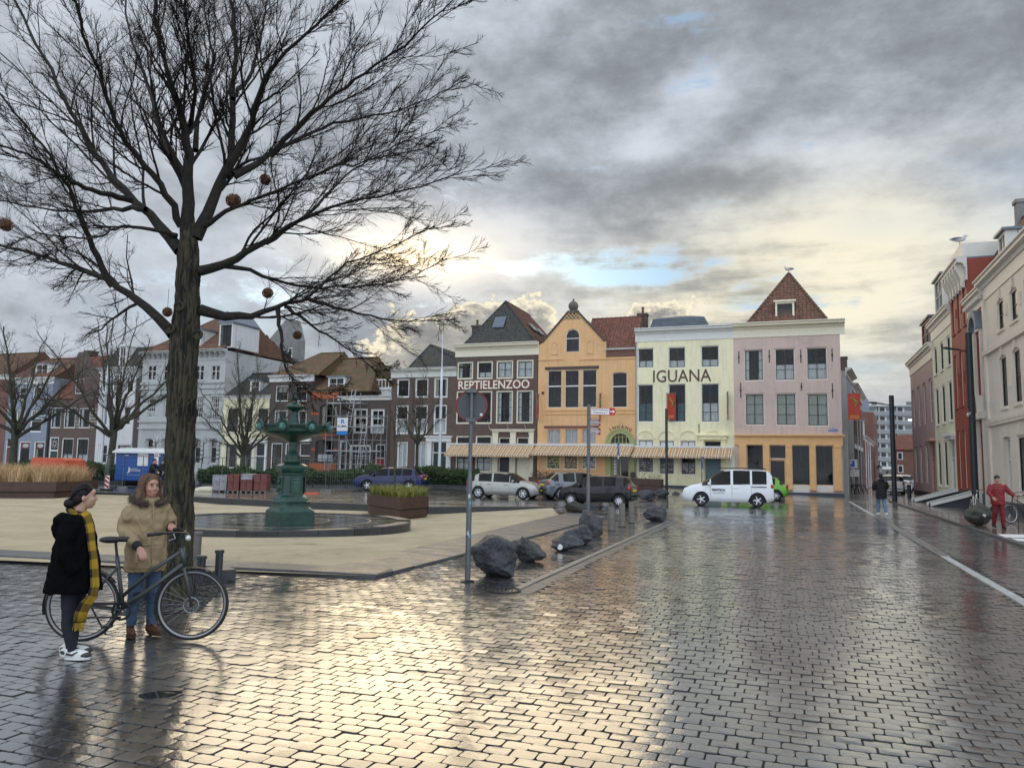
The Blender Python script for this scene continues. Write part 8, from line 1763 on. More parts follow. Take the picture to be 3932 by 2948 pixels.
b4,r4 = spawn(b2b,r2b,7,40,.5,5,rt,.03,.1,.6,.14,.0021,.2,ctr,.6); V,F = tubes(b4,r4,3); mesh_obj('shoot_twigs',V,F,M_TWIG,tree)['kind'] = 'stuff'
for (x,y) in ((760,1300),(720,1395),(840,1420)):
 p = loc(dp(*c8(x,y),TY - .20)); o = MB().torus((0,0,0),.055,.02,'y',14,8).ell((0,.01,0),(.05,.02,.05),10,6).build('pruning_knot',M_BARK,tree,True); o.location = p
M_WICK = mat('brown wicker',(.13,.055,.022),.7,var=.4,vs=20)
balls = [((12,972 / .9045 * .9045),.115,'leftmost wicker light ball hanging in the tree',860 ),((560,1225),0,'',0)]
for (sx,sy,rr,lab,dy) in ((22,864,26,'wicker ball at the left picture edge in the tree',-.8),(896,770,29,'large wicker ball near the tree fork',-.5),(1018,690,22,'wicker ball right of the large one high in the tree',-.4),(1028,1125,21,'wicker ball over the long low right limb',-.3),(1142,1287,17,'small wicker ball below the long low right limb',.4),(643,1198,19,'wicker ball close to the trunk at the lowest fork',-.3)):
 p = dp(sx,sy,TY + dy); r = rr / FPX * (TY + dy); e = empty('wicker_ball',p,0,lab,'hanging ball','wicker light balls in the tree'); mb = MB(); q_ = np.random.default_rng(int(sx))
 for k in range(16):
  ax = Vector(q_.normal(0,1,3)).normalized(); i0 = len(mb.v); mb.torus((0,0,0),r * q_.uniform(.93,1),r * .05,'z',20,4); mb.xf(Vector((0,0,1)).rotation_difference(ax).to_matrix().to_4x4(),i0)
 mb.build('wicker_shell',M_WICK,e); MB().ell((0,0,0),(r * .8,) * 3,10,8).build('dark_core',mat('ball core',(.06,.03,.015),.8),e); MB().tube([(0,0,r),(0,0,r + .25)],.003,4).build('hanger',M_IRON,e)
w0,w1 = dp(610,1205,TY - .2),dp(-120,1400,TY + 8); cab_ = [w0.lerp(w1,q) - Vector((0,0,.5 * math.sin(math.pi * q))) for q in np.linspace(0,1,16)]; o = MB().tube(cab_,.006,4).build('overhead_cable',M_IRON); tag(o,'thin black cable sagging left from the tree fork','cable')
def bg_tree(px,pyb,Y,pytop,spread_px,label,seed,limbs=9,n1=8,n2=7,n3=5,rad=.22,fork=.30,green=True,droop=.0,m=None,mt=None,group='bare trees on the square',z0=None):
 p = dp(px,pyb,Y); p.z = terrain(p.x,Y) if z0 is None else z0; r_ = np.random.default_rng(seed); H = dp(px,pytop,Y).z - p.z; Wd = spread_px / FPX * Y; e = empty('bare_tree',p,0,label,'tree',group); m = m or M_BARKG; mt = mt or M_TWIGG
 hf = H * fork; lean = r_.normal(0,.04,2); bark_trunk('trunk',[(0,0,-.1),(lean[0] * hf * .5,lean[1] * hf * .5,hf * .5),(lean[0] * hf,lean[1] * hf,hf),(lean[0] * hf,lean[1] * hf,hf * 1.15)],[rad * 1.25,rad * .9,rad * .85,rad * .5],e,m,16,14,.05)
 LP,LR = [],[]
 for k in range(limbs):
  a = 2 * math.pi * (k + r_.uniform(-.3,.3)) / limbs; t = (k % 3) / 2.0; el = .25 + .75 * t; rx = Wd * (1.05 - .75 * t * t) * r_.uniform(.8,1.1); zt = hf + (H - hf) * (.45 + .55 * t) * r_.uniform(.85,1.0); z_ = hf * r_.uniform(.85,1.1)
  pts = [(lean[0] * hf,lean[1] * hf,z_),(rx * .30 * math.cos(a),rx * .30 * math.sin(a),z_ + (zt - z_) * .30),(rx * .65 * math.cos(a),rx * .65 * math.sin(a),z_ + (zt - z_) * .68),(rx * math.cos(a),rx * math.sin(a),zt)]
  P_,q = smooth_line(pts,[rad * .55,rad * .36,rad * .2,rad * .07],12); P_[1:] += r_.normal(0,.06,P_[1:].shape); LP.append(P_); LR.append(q)
 LP,LR = np.array(LP),np.array(LR)
 for P_,q in zip(LP,LR): V,F = tubes(P_[None],q[None],8); mesh_obj('limb',V,F,m,e,True)
 c_ = np.array((0,0,hf)); b1,r1 = spawn(LP,LR,n1,42,.36,7,r_,.03 - droop,.2,.46,.14,.009,.3,c_); V,F = tubes(b1,r1,5); mesh_obj('branches',V,F,m,e,True)['kind'] = 'stuff'
 b2,r2 = spawn(b1,r1,n2,42,.45,6,r_,.02 - droop,.1,.52,.16,.0055,.2,c_); V,F = tubes(b2,r2,4); b3,r3 = spawn(b2,r2,n3,42,.5,4,r_,.02 - droop,.1,.6,.18,.0036,.1,c_,.6); V3,F3 = tubes(b3,r3,3)
 o = mesh_obj('crown',np.concatenate([V,V3]),np.concatenate([F,F3 + len(V)]),mt,e); o['kind'] = 'stuff'; return e
bg_tree(50,1785,56,1215,330,'bare greenish tree at the far left before the grey house',31,11,9,8,7,.27,.28)
bg_tree(420,1795,57,1178,340,'bare forked tree right of the left flagpole',32,11,9,8,7,.27,.26)
bg_tree(930,1790,58,1345,200,'dense bare tree before the butter yellow house',33,12,10,8,7,.20,.20)
bg_tree(1600,1805,58.5,1400,120,'slim bare tree before the tall brown brick house',34,9,8,7,6,.13,.33)
bg_tree(1517,1895,PLANT2.y,1500,60,'thin weeping sapling growing in the six-sided planter',35,6,5,5,4,.045,.55,droop=.14,z0=.45)
# ================================================================= BICYCLES
M_FRAME = mat('matt grey-green frame',(.062,.070,.068),.4,.2,var=.08); M_CHROME = mat('bright metal',(.6,.6,.6),.2,.9,var=0); M_BLKP = mat('black plastic',(.014,.014,.015),.5,var=.1)
def bicycle(label,fm,loc_,rz,kind='step',group=None,lean=0.0,R_=.355,wb=1.14,simple=False,rimm=None,basket=False):
 e = empty('bicycle',loc_,rz,label,'bicycle',group); e.rotation_euler = (lean,0,rz)
 xr,xf,zh = -wb / 2,wb / 2 + .02,R_
 for x in (xr,xf):
  w = MB().torus((0,0,0),R_ - .021,.021,'y',44,8).build('wheel',M_TYRE,e,True); w.location = (x,0,zh)
  MB().torus((0,0,0),R_ - .046,.011,'y',44,6).build('rim',rimm or M_BLKP,w,True); MB().torus((0,0,0),R_ - .032,.0225,'y',44,4).build('reflective_band',mat('tyre reflector band',(.30,.30,.29),.4,var=0),w) if not simple else None
  h_ = MB(); h_.tube([(0,-.05,0),(0,.05,0)],.022,8).build('hub',M_BLKP,w)
  n = 14 if simple else 28
  for k in range(n):
   a = 2 * math.pi * k / n; o = a + (.35 if k % 2 else -.35); MB().tube([(.02 * math.cos(o),.025 * (-1) ** (k // 2),.02 * math.sin(o)),((R_ - .05) * math.cos(a),0,(R_ - .05) * math.sin(a))],.0013 if not simple else .002,3,False).build('spoke',M_CHROME if simple else M_STEEL,w)
  if not simple: MB().torus((0,-.055,0),.075,.006,'y',20,4).build('brake_disc',M_STEEL,w)
 bb = (-.13,0,.31); st = (-.225,0,.84); ht,hb = (.40,0,.93),(.44,0,.76)
 if kind == 'step':
  tb = [([bb,st],.021),([(hb[0],0,hb[2] + .02),(.10,0,.50),(bb[0] + .01,0,bb[2] + .03)],.024),([(ht[0] - .005,0,ht[2] - .04),(.12,0,.70),(-.15,0,.44)],.019),([ht,hb],.027)]
 else: tb = [([bb,st],.017),([hb,bb],.019),([(ht[0],0,ht[2] - .03),(-.19,0,.62)],.016),([ht,hb],.02)]
 for p,r in tb: MB().tube(p,r,10).build('frame_tube',fm,e,True)
 for s_ in (-1,1):
  MB().tube([(bb[0],s_ * .03,bb[2]),(xr,s_ * .06,zh)],.011,8).build('chain_stay',fm,e,True); MB().tube([(st[0] + .02,s_ * .02,st[2] - .10),(xr,s_ * .06,zh)],.009,8).build('seat_stay',fm,e,True)
  MB().tube([(hb[0] + .005,s_ * .035,hb[2] - .03),(hb[0] + .05,s_ * .05,hb[2] - .16),(xf,s_ * .055,zh)],[.019,.017,.012],8).build('fork_blade',fm,e,True)
 MB().tube([st,(-.245,0,.98)],.014,8).build('seat_post',M_BLKP,e)
 MB().ell((-.30,0,1.01),(.11,.085,.035),14,8).ell((-.18,0,1.015),(.14,.04,.028),12,8).build('saddle',M_BLKP,e,True)
 MB().tube([ht,(.385,0,1.04),(.42,0,1.08)],.015,8).build('stem',M_BLKP,e)
 MB().tube([(.17,-.32,1.09),(.30,-.26,1.10),(.40,-.11,1.09),(.42,0,1.08),(.40,.11,1.09),(.30,.26,1.10),(.17,.32,1.09)],.012,8).build('handlebar',M_BLKP,e,True)
 for s_ in (-1,1): MB().tube([(.155,s_ * .326,1.089),(.28,s_ * .27,1.099)],.018,8).build('grip',M_BLKP,e,True); MB().tube([(.37,s_ * .20,1.09),(.40,s_ * .24,1.05),(.35,s_ * .28,1.03)],.006,5).build('brake_lever',M_STEEL,e)
 MB().ell((.46,0,1.03),(.03,.035,.03),10,6).build('head_lamp',M_LAMP,e,True)
 cr_ = MB().torus((bb[0],-.055,bb[2]),.085,.012,'y',26,6); cr_.build('chainring',M_BLKP,e); MB().box(bb[0] - .02,xr + .0,-.075,-.045,bb[2] + .06,bb[2] + .085).box(xr,bb[0],-.075,-.045,bb[2] - .07,bb[2] - .055).build('chain_cover',M_BLKP,e)
 for s_,a in ((-1,-2.2),(1,.94)): q = (bb[0] + .17 * math.cos(a),s_ * .08,bb[2] + .17 * math.sin(a)); MB().tube([(bb[0],s_ * .07,bb[2]),q],.011,6).build('crank_arm',M_BLKP,e); MB().bev(q[0] - .045,q[0] + .045,min(q[1],q[1] + s_ * .09),max(q[1],q[1] + s_ * .09),q[2] - .012,q[2] + .012,.005).build('pedal',M_BLKP,e)
 for xc,a0,a1 in ((xr,R(35),R(195)),(xf,R(60),R(205))):
  vs,n = [],20
  for k in range(n + 1):
   a = a0 + (a1 - a0) * k / n
   for y,dr in ((-.028,.012),(0,.02),(.028,.012)): vs.append((xc + (R_ + dr) * math.cos(a),y,zh + (R_ + dr) * math.sin(a)))
  mesh_obj('mudguard',vs,[(k * 3 + j,k * 3 + j + 1,k * 3 + 4 + j,k * 3 + 3 + j) for k in range(n) for j in range(2)],M_BLKP if not simple else M_CHROME,e,True)
 MB().tube([(xr + .05,.07,zh - .02),(xr + .20,.12,.04)],.009,5).build('kick_stand',M_BLKP,e)
 if simple: MB().box(xr - .22,xr + .2,-.06,.06,.76,.775).tube([(xr - .1,.05,.765),(xr,.05,zh)],.006,4).tube([(xr - .1,-.05,.765),(xr,-.05,zh)],.006,4).build('rear_rack',M_BLKP,e)
 return e
pa,pb = gp(303,2467),gp(727,2462); bd = (pb - pa).normalized(); bm_ = (pa + pb) / 2
BIKE = bicycle('matt grey step-through bicycle held by the woman in the tan parka',M_FRAME,(bm_.x,bm_.y,.012),math.atan2(bd.y,bd.x),wb=(pb - pa).length - .02,R_=.36)
# ================================================================= PEOPLE
def skinc(n,c): return mat(n,c,.5,var=.06,vs=12,spec=.4)
SK = skinc('skin fair',(.47,.28,.20)); SK2 = skinc('skin rosy',(.44,.235,.17)); M_LIP = mat('lips',(.33,.13,.11),.4,var=0); M_EYE = mat('eye dark',(.03,.022,.02),.2,var=0); M_EYEW = mat('eye white',(.38,.34,.31),.3,var=0)
def ringloft(mb,rings,n=26,tilt=None):
 """rings: (cx, cy, z, rx, ry)"""
 o = len(mb.v)
 for cx,cy,z,rx,ry in rings:
  for j in range(n): a = 2 * math.pi * j / n; mb.v.append((cx + rx * math.cos(a),cy + ry * math.sin(a),z))
 k = len(rings)
 for i in range(k - 1):
  for j in range(n): mb.f.append((o + i * n + j,o + i * n + (j + 1) % n,o + (i + 1) * n + (j + 1) % n,o + (i + 1) * n + j))
 mb.f.append(tuple(o + j for j in range(n - 1,-1,-1))); mb.f.append(tuple(o + (k - 1) * n + j for j in range(n))); return mb
def fuse(mb,name,m,parent,vox=.011,smooth=3,disp=None,mats=None):
 """one continuous surface out of overlapping volumes"""
 o = mb.build(name,m,parent); md = o.modifiers.new('r','REMESH'); md.mode = 'VOXEL'; md.voxel_size = vox; sm = o.modifiers.new('s','SMOOTH'); sm.factor = .5; sm.iterations = smooth
 dg = bpy.context.evaluated_depsgraph_get(); dg.update(); me = bpy.data.meshes.new_from_object(o.evaluated_get(dg)); o.modifiers.clear(); old = o.data; o.data = me; bpy.data.meshes.remove(old); me.name = name
 n = len(me.vertices); co = np.empty(n * 3,np.float32); me.vertices.foreach_get('co',co); co = co.reshape(-1,3)
 if disp is not None: no = np.empty(n * 3,np.float32); me.vertices.foreach_get('normal',no); no = no.reshape(-1,3); co = co + no * disp(co,no)[:,None]; me.vertices.foreach_set('co',co.astype(np.float32).ravel())
 me.materials.clear(); me.materials.append(m); me.polygons.foreach_set('use_smooth',np.ones(len(me.polygons),bool)); me.update(); return o
def folds(amp,seed=0,bands=None):
 def f(co,no):
  x,y,z = co[:,0],co[:,1],co[:,2]; d = np.sin(z * 31 + 3.1 * np.sin(x * 17 + seed) + 2.3 * np.sin(y * 21)) * .5 + np.sin(z * 67 + 4 * np.sin(x * 29 + y * 23 + seed)) * .25 + np.sin(x * 41 + z * 19 + seed) * .25
  r = amp * d
  if bands: r = r + bands[1] * (np.abs(np.sin(z * bands[0])) ** .5 - .6)
  return r
 return f
def head_mesh(mb,c,yaw,s=1.0):
 i0 = len(mb.v)
 mb.ell((-.012,0,.018),(.093,.072,.098),22,16).ell((.026,0,-.045),(.062,.056,.072),20,14).ell((.05,0,-.092),(.03,.028,.024),12,8).ell((.055,.032,-.03),(.032,.028,.03),12,8).ell((.055,-.032,-.03),(.032,.028,.03),12,8).ell((.07,0,.04),(.02,.045,.03),12,8)
 mb.tube([(.080,0,.010),(.100,0,-.025),(.092,0,-.038)],[.010,.015,.011],10).ell((.079,0,-.066),(.015,.024,.009),10,8).ell((.079,0,-.076),(.014,.021,.008),10,8)
 for y in (-.073,.073): mb.ell((-.012,y,-.015),(.018,.010,.031),10,8)
 mb.xf(Matrix.Translation(c) @ Matrix.Rotation(yaw,4,'Z') @ Matrix.Scale(s,4),i0)
def face_parts(body,c,yaw,s=1.0,brow=(.06,.03,.02)):
 M_ = Matrix.Translation(c) @ Matrix.Rotation(yaw,4,'Z') @ Matrix.Scale(s,4); bmat = mat('eyebrow %d' % int(brow[0] * 1000),brow,.8,var=0)
 for y in (-.031,.031):
  MB().ell((.078,y,.006),(.007,.012,.0052),10,8).xf(M_).build('eye',M_EYEW,body,True); MB().ell((.0825,y * 1.02,.006),(.0045,.0065,.0056),8,6).xf(M_).build('iris',M_EYE,body,True); MB().tube([(.082,y - .016,.026),(.087,y,.031),(.081,y + .016,.027)],.0035,5).xf(M_).build('eyebrow',bmat,body)
  MB().tube([(.083,y - .013,.013),(.087,y,.016),(.083,y + .013,.013)],.0022,4).xf(M_).build('eyelid',M_EYE,body)
 MB().ell((.0845,0,-.0675),(.009,.020,.0045),12,8).ell((.0845,0,-.0745),(.009,.017,.0045),12,8).xf(M_).build('lips',M_LIP,body,True)
def hand(mb,wrist,dir_,up,curl=.9,s=1.0,thumb=1):
 """palm, four jointed fingers of unequal length and a thumb from the side of the palm"""
 d = Vector(dir_).normalized(); u = Vector(up); u = (u - d * u.dot(d)).normalized(); r = d.cross(u); w = Vector(wrist)
 P = lambda a,b,c: tuple(w + d * a * s + r * b * s + u * c * s)
 mb.tube([P(-.02,0,0),P(.02,0,0)],[.026 * s,.028 * s],10)
 for b in (-.028,-.010,.010,.027): mb.tube([P(.0,b * .8,0),P(.085,b,0)],[.016 * s,.0135 * s],8)
 for b,L in ((-.031,.066),(-.0105,.078),(.0105,.074),(.030,.058)):
  a1,a2,a3 = curl * .55,curl * 1.25,curl * 1.85; p = [(.085,b,0)]
  for a,l in ((a1,.45),(a2,.32),(a3,.25)): q = p[-1]; p.append((q[0] + L * l * math.cos(a),b * 1.04,q[2] - L * l * math.sin(a)))
  mb.tube([P(*q) for q in p],[.0105 * s,.0098 * s,.009 * s,.0075 * s],8)
 sd = -thumb; mb.tube([P(.015,.024 * sd,-.004),P(.045,.046 * sd,-.016),P(.072,.052 * sd,-.034),P(.088,.046 * sd,-.050)],[.014 * s,.0125 * s,.011 * s,.009 * s],8)
def legs_pair(mb,hipz,hipw,knees,ankles,r=(.085,.062,.055,.040),z0=.0,butt=.02):
 for (k,a),s_ in zip(zip(knees,ankles),(1,-1)):
  h_ = Vector((0,s_ * hipw,hipz)); k,a = Vector(k),Vector(a); mb.tube([h_ + Vector((0,0,.06)),h_ - Vector((0,0,.08)),h_.lerp(k,.55),k,k.lerp(a,.35) + Vector((-.012,0,0)),a],[r[0] * .95,r[0],r[0] * .86,r[1],r[2] * 1.05,r[3]],14)
 mb.ell((-butt,0,hipz + .02),(.105,.145,.12),16,10)
def shoe(parent,ankle,yaw,m,sole,L=.26,name='shoe',high=0.0,toe=None):
 o = MB(); o.ell((.045,0,.045),(L * .5,.042,.045),16,10).ell((-.045,0,.055),(.065,.036,.055),12,8).tube([(-.03,0,.04),(-.035,0,.10 + high)],[.040,.042],12)
 q = fuse(o,name,m,parent,.008,2); q.location = ankle; q.rotation_euler = (0,0,yaw)
 pts = [(.045 + L * .53 * math.cos(a) * (1 if math.cos(a) > 0 else .86),.046 * math.sin(a) * (1.06 if math.cos(a) > 0 else .86)) for a in np.linspace(0,2 * math.pi,22)[:-1]]; MB().prism(pts,'z',0,.026).build('sole',sole,q)
 return q
M_SHOEW = mat('white leather',(.70,.70,.67),.4,var=.06); M_SHOEB = mat('dark olive leather',(.035,.034,.026),.45,var=.1); M_SOLEW = mat('white sole',(.66,.66,.63),.5,var=.08); M_BOOT = mat('brown suede boots',(.11,.040,.018),.75,var=.2,vs=14); M_BSOLE = mat('brown rubber sole',(.05,.025,.015),.7)
M_COATB = mat('black wool coat',(.0040,.0040,.0048),.95,var=.25,vs=30,spec=.05); M_PARKA = mat('tan parka cloth',(.30,.215,.115),.7,var=.12,vs=7,bump=.25,bs=14,bd=.015); M_JEAN1 = mat('dark navy jeans',(.011,.014,.022),.9,var=.2,vs=25); M_JEAN2 = mat('blue jeans',(.075,.125,.20),.8,c2=(.035,.062,.11),vs=6); M_CUFF = mat('black knit cuff',(.012,.011,.014),.9)
M_HAIRB = mat('black hair',(.006,.005,.005),.55,var=.3,vs=30,spec=.3,bump=.5,bs=60,bscl=(1,1,.2)); M_HAIRL = mat('light brown hair',(.16,.085,.042),.4,c2=(.09,.045,.022),vs=14,bump=.6,bs=60,bscl=(3,3,.25)); M_FUR = tone_mat('brown fur trim',(.055,.040,.034),(.20,.15,.115)); M_PLAID = mat('yellow plaid scarf',(.5,.3,.02),.9,kind='plaid',var=0); M_FRINGE = mat('scarf fringe',(.30,.19,.02),.9,var=.3)
p = gp(262,2527); W1 = empty('person',(p.x,p.y,.012),R(12),'woman in a black hooded coat with long yellow plaid scarf','person',None)
Hd = 1.475; hc = Vector((.045,0,Hd)); yaw = R(16)
mb = MB(); head_mesh(mb,hc,yaw,.98); mb.tube([(-.01,0,1.24),(.0,0,1.32),(.025,0,1.42)],[.075,.055,.052],14); ringloft(mb,[(0,0,.80,.10,.13),(0,0,1.0,.09,.12),(.0,0,1.18,.085,.12),(-.01,0,1.27,.055,.07)],18)
legs_pair(mb,.80,.075,[(.03,.075,.43),(.0,-.085,.43)],[(.0,.08,.09),(.05,-.08,.09)],(.075,.050,.048,.034))
for s_ in (1,-1): mb.tube([(-.01,s_ * .10,1.20),(-.02,s_ * .22,1.02),(.06,s_ * .215,.80)],[.03,.03,.03],10); hand(mb,(.075,s_ * .19,.78),(.5,0,-1),(0,s_,0),.8,.9,-s_)
B1 = fuse(mb,'body',SK,W1,.0085,2); face_parts(B1,hc,yaw,.98,(.02,.014,.012))
mb = MB(); legs_pair(mb,.80,.078,[(.03,.078,.43),(.0,-.088,.43)],[(.0,.08,.07),(.05,-.08,.07)],(.088,.060,.056,.044)); fuse(mb,'jeans',M_JEAN1,W1,.010,2,folds(.004,1))
mb = MB(); ringloft(mb,[(.0,0,.60,.245,.26),(.0,0,.66,.24,.262),(0,0,.80,.215,.25),(-.005,0,.95,.19,.235),(-.005,0,1.10,.165,.22),(-.01,0,1.20,.15,.215),(-.012,0,1.27,.12,.19),(-.01,0,1.315,.085,.11)],30)
for s_ in (1,-1): mb.tube([(-.01,s_ * .165,1.25),(-.03,s_ * .235,1.08),(-.01,s_ * .25,.93),(.07,s_ * .225,.80)],[.075,.075,.068,.060],14)
mb.ell((-.12,0,1.25),(.09,.15,.075),16,10).ell((-.15,0,1.17),(.07,.12,.10),14,10); fuse(mb,'coat',M_COATB,W1,.012,3,folds(.009,2))
mb = MB(); i0 = len(mb.v); mb.ell((-.020,0,.028),(.099,.078,.097),22,14).ell((-.045,0,-.02),(.074,.075,.082),18,12).ell((-.125,0,-.065),(.052,.05,.048),14,10).ell((-.10,0,-.04),(.05,.04,.04),10,8)
mb.xf(Matrix.Translation(hc) @ Matrix.Rotation(yaw,4,'Z'),i0); hr = fuse(mb,'hair',M_HAIRB,W1,.008,2)
me = hr.data; co = np.empty(len(me.vertices) * 3,np.float32); me.vertices.foreach_get('co',co); co = co.reshape(-1,3); lc = (co - np.array(hc)); lx = lc[:,0] * math.cos(yaw) + lc[:,1] * math.sin(yaw); ly = -lc[:,0] * math.sin(yaw) + lc[:,1] * math.cos(yaw); lz = lc[:,2]; front = np.clip((lx - .015 - np.clip(lz - .02,-.1,.1) * .9) / .03,0,1) * (lz < .095); co -= (lc * (front * .22)[:,None]); me.vertices.foreach_set('co',co.ravel()); me.update()
def ribbon(path,wid,m,parent,name,uvs=6.0,thick=.012,nrm=(0,-1,0)):
 vs,fs,uv = [],[],[]; L = 0
 for i,(p_,w_) in enumerate(zip(path,wid)):
  p_ = Vector(p_); a_,b_ = Vector(path[max(0,i - 1)]),Vector(path[min(len(path) - 1,i + 1)]); t = (b_ - a_).normalized(); n_ = Vector(nrm[i] if isinstance(nrm,list) else nrm); s_ = t.cross(n_).normalized(); L += (p_ - Vector(path[max(0,i - 1)])).length
  for j in range(7): q = j / 6 - .5; vs.append(p_ + s_ * (w_ * q) + n_ * (thick * math.cos(q * 9 + i * .7) * .6)); uv.append((q * w_ * uvs + .1,L * uvs))
 for i in range(len(path) - 1):
  for j in range(6): fs.append((i * 7 + j,i * 7 + j + 1,i * 7 + 8 + j,i * 7 + 7 + j))
 o = mesh_obj(name,vs,fs,m,parent,True); ul = o.data.uv_layers.new(name='UVMap')
 for lp in o.data.loops: ul.data[lp.index].uv = uv[lp.vertex_index]
 sd = o.modifiers.new('t','SOLIDIFY'); sd.thickness = thick; sd.offset = 0; return o
mb = MB(); mb.torus((.0,0,1.32),.078,.030,'z',24,8)
for i in range(len(mb.v)): x,y,z = mb.v[i]; mb.v[i] = (x * 1.05,y * 1.0,z + (.03 if x < 0 else -.03) * abs(x) / .09)
cw = mb.build('scarf_wrap',M_PLAID,W1,True); ul = cw.data.uv_layers.new(name='UVMap')
for lp in cw.data.loops: v = cw.data.vertices[lp.vertex_index].co; ul.data[lp.index].uv = (math.atan2(v.y,v.x) * .55,v.z * 7)
ribbon([(.06,-.085,1.33),(.11,-.10,1.27),(.14,-.115,1.18),(.165,-.135,1.05),(.195,-.15,.92),(.215,-.165,.80),(.235,-.18,.68),(.22,-.18,.58),(.16,-.17,.50),(.13,-.16,.42),(.12,-.16,.34)],[.08,.075,.07,.065,.065,.07,.07,.08,.10,.11,.11],M_PLAID,W1,'scarf',6.0,.014,(.55,-.83,0))
mb = MB()
for k in range(26): x = .12 + (k / 25 - .5) * .10; mb.tube([(x,-.16 - .05 * (k / 25 - .5),.342),(x + random.uniform(-.012,.012),-.165 - .05 * (k / 25 - .5),.27 + random.uniform(-.015,.02))],.0035,4)
mb.build('scarf_fringe',M_FRINGE,W1)['kind'] = 'stuff'
for (x,y,yw) in ((.0,.08,R(4)),(.05,-.08,R(-8))):
 q = shoe(W1,(x,y,0),yw,M_SHOEW,M_SOLEW,.235); MB().ell((-.05,0,.062),(.055,.039,.035),12,8).build('heel_panel',M_SHOEB,q,True); MB().ell((.125,0,.038),(.055,.043,.028),12,8).build('toe_panel',M_SHOEB,q,True)
 for sd in (-1,1): MB().tube([(-.03,sd * .040,.055),(.02,sd * .045,.045),(.07,sd * .040,.075)],[.012,.010,.004],6).build('side_stripe',M_SHOEB,q)
 MB().tube([(.02,-.02,.088),(.05,.02,.082),(.05,-.02,.082),(.08,.02,.07),(.08,-.02,.07)],.005,5).build('laces',M_SHOEB,q)
p = gp(512,2452); W2 = empty('person',(p.x + .0,p.y + .16,.012),R(-52),'woman in a tan fur-collared parka holding the bicycle','person',None)
inv = (Matrix.Translation(W2.location) @ Matrix.Rotation(R(-52),4,'Z')).inverted()
def wl(px,py,dy=0.0): return inv @ dp(px,py,p.y + dy)      # measured point -> her own coordinates
Hd = 1.545; hc = Vector((.025,0,Hd)); yaw = R(14)
GR = inv @ (Matrix.Translation(BIKE.location) @ Matrix.Rotation(BIKE.rotation_euler.z,4,'Z') @ Vector((.20,.315,1.115)))
lh = GR - (GR - Vector((-.10,.25,1.13))).normalized() * .075 + Vector((0,0,.012)); rhp = wl(538,2108,-.26)             # hand on the bar, hand before the body
mb = MB(); head_mesh(mb,hc,yaw,1.02); mb.tube([(-.01,0,1.30),(.0,0,1.38),(.015,0,1.49)],[.075,.058,.054],14); ringloft(mb,[(0,0,.84,.10,.14),(0,0,1.05,.09,.125),(0,0,1.25,.11,.17),(-.01,0,1.36,.07,.11)],18)
legs_pair(mb,.84,.08,[(.03,.09,.45),(.02,-.09,.45)],[(.0,.10,.09),(-.01,-.10,.09)],(.078,.053,.05,.035))
eL = Vector((-.10,.25,1.13)); eR = Vector((-.02,-.225,1.09))
mb.tube([(-.01,.17,1.34),eL,lh],[.05,.042,.03],10); mb.tube([(-.01,-.17,1.34),eR,rhp],[.05,.042,.03],10)
dl = (lh - eL).normalized(); dr_ = (rhp - eR).normalized(); hand(mb,lh,dl,(0,.1,1),1.15,1.0,1); hand(mb,rhp,dr_ + Vector((0,0,-.35)),(.3,-.4,1),.95,1.0,-1)
B2 = fuse(mb,'body',SK2,W2,.0085,2); face_parts(B2,hc,yaw,1.02,(.10,.05,.03))
mb = MB(); legs_pair(mb,.84,.082,[(.035,.092,.45),(.025,-.092,.45)],[(.0,.10,.10),(-.01,-.10,.10)],(.090,.064,.058,.050)); fuse(mb,'jeans',M_JEAN2,W2,.010,2,folds(.006,3))
mb = MB(); ringloft(mb,[(.0,0,.66,.175,.20),(.0,0,.70,.18,.205),(0,0,.85,.18,.207),(0,0,.98,.168,.195),(-.0,0,1.10,.165,.19),(0,0,1.22,.165,.195),(-.005,0,1.32,.145,.185),(-.01,0,1.39,.11,.14),(-.005,0,1.43,.09,.105)],32)
mb.tube([(-.01,.15,1.32),(-.005,.205,1.2),eL,eL.lerp(lh,.5),eL.lerp(lh,.80)],[.078,.078,.072,.064,.055],16); mb.tube([(-.01,-.15,1.32),(-.015,-.21,1.2),eR,eR.lerp(rhp,.5),eR.lerp(rhp,.78)],[.078,.078,.072,.064,.055],16)
fuse(mb,'parka',M_PARKA,W2,.012,3,folds(.011,5))
for e_,h_ in ((eL,lh),(eR,rhp)): MB().tube([e_.lerp(h_,.78),e_.lerp(h_,.98)],[.05,.037],14).build('knit_cuff',M_CUFF,W2,True)
MB().tube([(.178,.015,.68),(.182,.015,.85),(.168,.015,1.05),(.168,.012,1.24),(.13,.01,1.38)],.009,6).build('front_placket',M_PARKA,W2,True); MB().tube([(.176,.05,.95),(.172,-.06,.94)],.006,5).build('waist_seam',M_PARKA,W2)
for s_ in (-1,1): MB().bev(-.055,.055,-.012,.012,-.075,.075,.01).build('pocket_flap',M_PARKA,W2).location = (.143,s_ * .11,.84); bpy.data.objects[col.objects[-1].name].rotation_euler = (0,0,R(90) - s_ * R(38))
for z in (.71,.94): mb = MB(); n_ = 40; vs = [(.182 * math.cos(2 * math.pi * i / n_) if z < .9 else .173 * math.cos(2 * math.pi * i / n_),(.208 if z < .9 else .199) * math.sin(2 * math.pi * i / n_),z) for i in range(n_ + 1)]; mb.tube(vs,.005,5,False).build('hem_seam',M_PARKA,W2)
